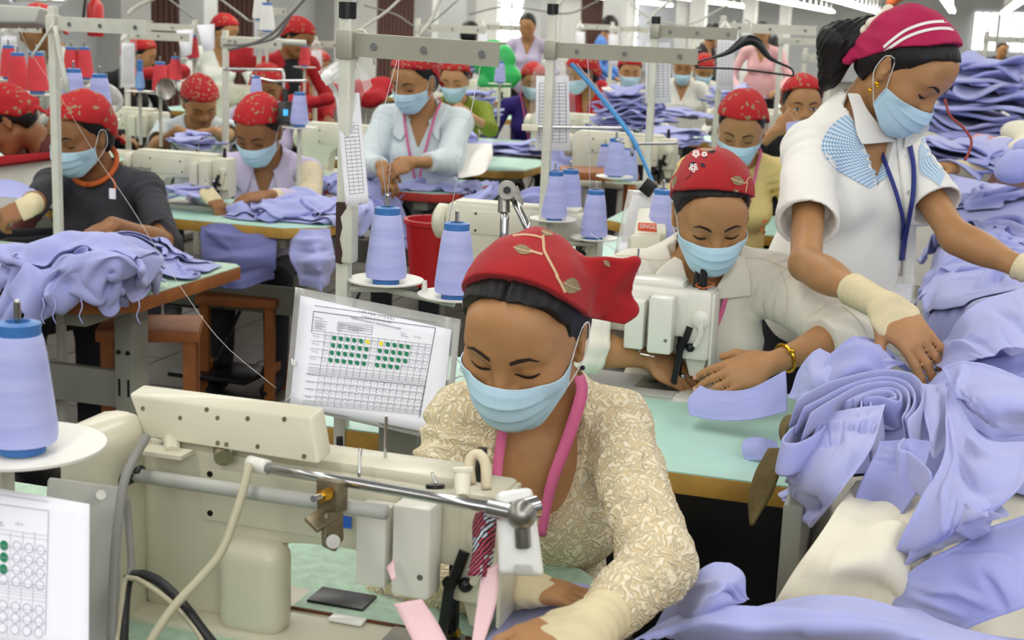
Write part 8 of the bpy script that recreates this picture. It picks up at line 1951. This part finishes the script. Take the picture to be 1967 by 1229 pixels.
hang('raised periwinkle piece below the peeking worker\'s eyes', [[(1511, 236, 5.45), (1510, 280, 5.4), (1508, 350, 5.4)], [(1540, 232, 5.4), (1540, 280, 5.35), (1540, 350, 5.35)], [(1572, 229, 5.4), (1580, 280, 5.35), (1585, 350, 5.35)]], m='blue', seed=86, nu=16, nv=14, amp=0.003)
hang('periwinkle scrap under the cones by the chrome lamp joint', [[(985, 380, 4.6), (990, 420, 4.6), (985, 460, 4.6)], [(1020, 365, 4.55), (1025, 410, 4.5), (1020, 460, 4.5)], [(1055, 370, 4.6), (1055, 420, 4.55), (1050, 470, 4.5)]], m='blue2', seed=87)
# stacks of many thin garments with ragged edges
def layers(group, where, c, w, dpt, n, z0, dz=0.012, mats=('blue2', 'blue', 'bluegrey'), seed=0, spread=0.03, taper=0.3, wav=0.012):
 rs = np.random.RandomState(seed)
 for k in range(n):
  nu, nv = 22, 14; U, V = np.meshgrid(np.linspace(-0.5, 0.5, nu), np.linspace(-0.5, 0.5, nv), indexing='ij')
  t = k / max(n - 1, 1); sc_ = 1 - taper * t * t; a_ = rs.uniform(-0.4, 0.4)
  x = U * w * sc_ * rs.uniform(0.85, 1.1); y = V * dpt * sc_ * rs.uniform(0.85, 1.1)
  rr = 1 + 0.13 * np.sin(7 * np.arctan2(V, U) + rs.uniform(0, 6)) + 0.10 * np.sin(4 * np.arctan2(V, U) + rs.uniform(0, 6)) ; x = x * rr; y = y * rr
  Q = np.stack([x * 1.0, y, np.full_like(x, k * 1.7 + seed)], -1).reshape(-1, 3).astype(np.float32)
  zz = wav * 1.9 * wob(Q, 20, k % 9).reshape(nu, nv) * (0.5 + np.abs(U) * 1.6) - 0.10 * (np.abs(U) ** 3 * w + np.abs(V) ** 3 * dpt) * (0.4 + t)
  ca, sa = math.cos(a_), math.sin(a_); P = np.stack([x * ca - y * sa, x * sa + y * ca, zz], -1).reshape(-1, 3)
  o = mesh_obj('folded_garment', P, grid_faces(nu, nv), M[mats[k % len(mats)]], None); solid(o, dz * 0.75, 0); subsurf(o)
  o.location = (c[0] + rs.uniform(-spread, spread), c[1] + rs.uniform(-spread, spread), z0 + k * dz + 0.02)
  pos = 'lowest' if k == 0 else ('topmost' if k == n - 1 else '%s from the bottom' % ['second', 'third', 'fourth', 'fifth', 'sixth', 'seventh', 'eighth', 'ninth', 'tenth', 'eleventh', 'twelfth', 'thirteenth', 'fourteenth', 'fifteenth', 'sixteenth', 'seventeenth', 'eighteenth', 'nineteenth', 'twentieth'][k - 1])
  tag(o, 'periwinkle garment, %s, in %s' % (pos, where), 'garment', group)
def L_(px, py, d): p = at(px, py, d); return (float(p[0]), float(p[1])), float(p[2])
c, z = L_(1210, 262, 7.2); layers('garments in the tall crumpled stack', 'the tall stack behind the blue cord', c, 0.32, 0.30, 17, z, 0.014, seed=1, wav=0.018)
c, z = L_(1285, 282, 6.8); layers('garments in the low stack right of the tall one', 'the low stack right of the tall one', c, 0.34, 0.28, 6, z, 0.012, seed=2)
c, z = L_(1268, 225, 9.0); layers('garments on the dark red bench', 'the spread on the dark red bench', c, 0.55, 0.30, 4, z, 0.012, seed=3)
c, z = L_(1405, 205, 9.5); layers('garments behind the wide bagged card', 'the stack behind the wide bagged card', c, 0.32, 0.28, 9, z, 0.013, seed=4)
c, z = L_(880, 140, 9.6); layers('garments above the olive-topped worker', 'the stack above the olive-topped worker', c, 0.40, 0.30, 8, z, 0.02, seed=5)
c, z = L_(915, 225, 9.0); layers('garments right of the olive-topped worker', 'the stack right of the olive-topped worker', c, 0.22, 0.24, 8, z, 0.02, seed=6)
c, z = L_(985, 300, 7.3); layers('garments on the bench with the purple-shirted worker', 'the stack on the mustard-edged bench', c, 0.36, 0.28, 5, z, 0.012, seed=7)
c, z = L_(378, 286, 5.9); layers('garments behind the lettered machine', 'the pile behind the lettered machine', c, 0.15, 0.18, 4, z, 0.012, seed=8)
c, z = L_(362, 385, 5.45); layers('garments seen through the lettered machine', 'the pile seen through the lettered machine', c, 0.20, 0.14, 4, z, 0.012, seed=9)
c, z = L_(1880, 262, 5.2); layers('garments in the far stack on the right', 'the far stack behind the standing worker\'s face', c, 0.40, 0.34, 14, z, 0.019, seed=10, wav=0.02, taper=0.35)
crumple('round periwinkle bundle on top of the far right stack', [(1850, 130, 5.2), (1875, 135, 5.2)], 0.055, 'blue', seed=11, h=0.008, amp=0.010, sc=26)
c, z = L_(1835, 330, 4.6); layers('garments right of the standing worker\'s shoulder', 'the spread right of the standing worker\'s shoulder', c, 0.36, 0.34, 7, z, 0.012, seed=12, wav=0.02)
crumple('cream crumpled cloth on the right heap', [(1925, 290, 4.7), (1960, 255, 4.9), (1890, 320, 4.6), (1967, 290, 4.8)], 0.06, 'cream', seed=12, h=0.008, amp=0.012, sc=22, cat='cloth')
crumple('periwinkle bundle in front of the cream cloth at the right edge', [(1960, 310, 4.3), (1945, 330, 4.3), (1975, 285, 4.4)], 0.05, 'blue', seed=13, h=0.008, amp=0.010, sc=22)
crumple('small pink scrap between the periwinkle piles', [(1880, 268, 5.0), (1900, 272, 5.0)], 0.03, 'pinkshirt', seed=14, h=0.008, amp=0.006)
rc = thing('red_cord', 'thin red-brown cord curving down beside the standing worker\'s face', 'cord', tuple(at(1850, 310, 4.0)))
px_tube('cord', [(1815, 190, 4.0), (1825, 222, 4.0), (1850, 245, 4.0), (1866, 270, 4.0), (1860, 295, 4.0), (1853, 308, 4.0)], 0.0042, mat('red_cord', '9A3A2C', 0.5), rc, n=6)
wa = SDF(); wa.cap(at(1822, 322, 4.5), at(1905, 335, 4.4), 0.022, 0.024);
ha = thing('person', 'forearm in a beige band reaching in right of the standing worker\'s shoulder', 'person', tuple(at(1860, 330, 4.5)))
ar = SDF(); ar.cap(at(1980, 345, 4.6), at(1905, 335, 4.45), 0.032, 0.024); ar.cap(at(1905, 335, 4.45), at(1835, 322, 4.45), 0.022, 0.020); add_hand(ar, at(1838, 322, 4.45), -Rh + Z * 0.05, -Z, 1, s=0.9, curl=0.7)
sdf_obj('body', ar, 0.006, M['skin'], ha); bd_ = SDF(); bd_.cap(at(1842, 322, 4.45), at(1900, 333, 4.45), 0.026, 0.028); sdf_obj('wrist_band', bd_, 0.006, M['band'], ha)
# overhead cables, tags and the shade at the top left
for lb, pts, r, m in [('pale conduit curving from the white pillar at the top left', [(246, 28, 7.0), (262, 14, 7.0), (300, -6, 7.0)], 0.012, 'pole'), ('thin grey wire slanting over the brown shutter', [(322, -4, 9.0), (350, 18, 9.0), (374, 38, 9.0)], 0.006, 'cablegrey'), ('second thin grey wire slanting over the brown shutter', [(420, -4, 8.0), (455, 22, 7.5), (478, 40, 7.0)], 0.006, 'cablegrey'),
('dark curved cable from the stand arm up out of view', [(430, 86, 6.0), (480, 84, 5.9), (520, 66, 5.8), (550, 36, 5.6), (590, -8, 5.5)], 0.007, 'cablegrey'), ('pair of pale cords rising right of the grey pole', [(690, 58, 6.5), (740, 24, 6.5), (775, -8, 6.5)], 0.007, 'pole'), ('pale cord rising from the stand behind the pale blue shirt', [(808, 66, 7.6), (830, 36, 7.6), (846, -6, 7.6)], 0.010, 'pole'),
('thin wire crossing behind the first cross arm', [(700, 10, 8.0), (760, 28, 8.0), (812, 52, 8.0), (880, 0, 8.0)], 0.005, 'cablegrey'), ('slack wire strung before the barred window', [(900, 28, 9.0), (960, 14, 9.0), (1010, 16, 9.0), (1090, 26, 9.0), (1150, 2, 9.0)], 0.006, 'cablegrey'), ('slack wire between the white-capped stand and the hanger', [(1210, 6, 9.0), (1240, 30, 9.0), (1270, 42, 9.0), (1330, 44, 9.0), (1400, 8, 9.0)], 0.006, 'pole'),
('cord rising from the cap of the white-capped stand', [(1243, 46, 5.0), (1262, 22, 5.0), (1302, -8, 5.0)], 0.005, 'pole'), ('cord rising from the cap of the chipped ivory pole', [(1060, 26, 4.0), (1072, 10, 4.0), (1088, -8, 4.0)], 0.004, 'pole')]:
 c_ = thing('overhead_cable', lb, 'cable', tuple(at(*pts[0]))); px_tube('cable', pts, r, M[m], c_, n=6)
ls = thing('lamp_shade', 'grey shallow lamp shade at the top left corner', 'lamp', tuple(at(30, 40, 4.6)))
hexa('shade', [at(-60, 4, 4.6), at(76, 12, 4.5), at(66, 44, 4.5), at(-60, 44, 4.6)], 0.10, M['greyplate'], ls, bev=0.01)
tg = thing('paper_tag', 'small white paper tag under the end of the first cross arm', 'tag', tuple(at(932, 110, 2.5)))
qt = Quad(at(915, 99, 2.49), at(950, 101, 2.49), at(950, 113, 2.49), at(915, 111, 2.49)); quad_sheet('tag_sheet', qt, M['paper'], tg, n=3); print_text('written_mark', qt, [('1447', 0.2, 0.8, 0.6)], M['inklight'], tg, off=0.0015)
eh = thing('fire_extinguisher', 'red fire extinguisher on the wall behind the braced stand', 'extinguisher', tuple(at(184, 70, 9.5)))
MB().lathe([(0, 0), (0.05, 0), (0.055, 0.02), (0.055, 0.20), (0.03, 0.235), (0.018, 0.25), (0.018, 0.28), (0, 0.28)], (0, 0, 0), 18).build('cylinder_body', M['redplastic'], eh); MB().tube([(0, 0, 0.27), (-0.06, -0.02, 0.25), (-0.075, -0.03, 0.1)], 0.01, 6).build('hose', M['rubber'], eh); MB().box((0.0, 0, 0.295), (0.09, 0.02, 0.02)).build('handle', M['blackmetal'], eh)
for lb, p, s_ in [('round dark mirror-like disc beside the red cone', (322, 172, 6.5), 0.05), ('round grey disc behind the periwinkle cone tops at the left', (148, 182, 6.0), 0.06)]:
 o = MB().lathe([(0, 0), (s_ * 0.8, 0), (s_, 0.01), (s_, 0.02), (s_ * 0.85, 0.015), (0, 0.015)], (0, 0, 0), 22, Matrix.Rotation(math.radians(80), 3, 'X')).build('handwheel_disc', M['steel']); o.location = tuple(at(*p)); tag(o, lb, 'handwheel')
wp = thing('bench_panel', 'white front panel of the bench between the brown and charcoal tops', 'panel', tuple(at(50, 400, 5.2)))
hexa('panel_board', [at(-40, 322, 5.15), at(96, 300, 5.15), at(96, 400, 5.15), at(-40, 400, 5.15)], 0.03, M['machine2'], wp, bev=0.004)
hexa('red_cloth_edge', [at(-40, 302, 5.1), at(98, 292, 5.1), at(98, 304, 5.1), at(-40, 322, 5.1)], 0.3, M['red'], wp, bev=0.004)
for o in bpy.data.objects:
 if o.name.startswith('printed_circles'): o['kind'] = 'stuff'
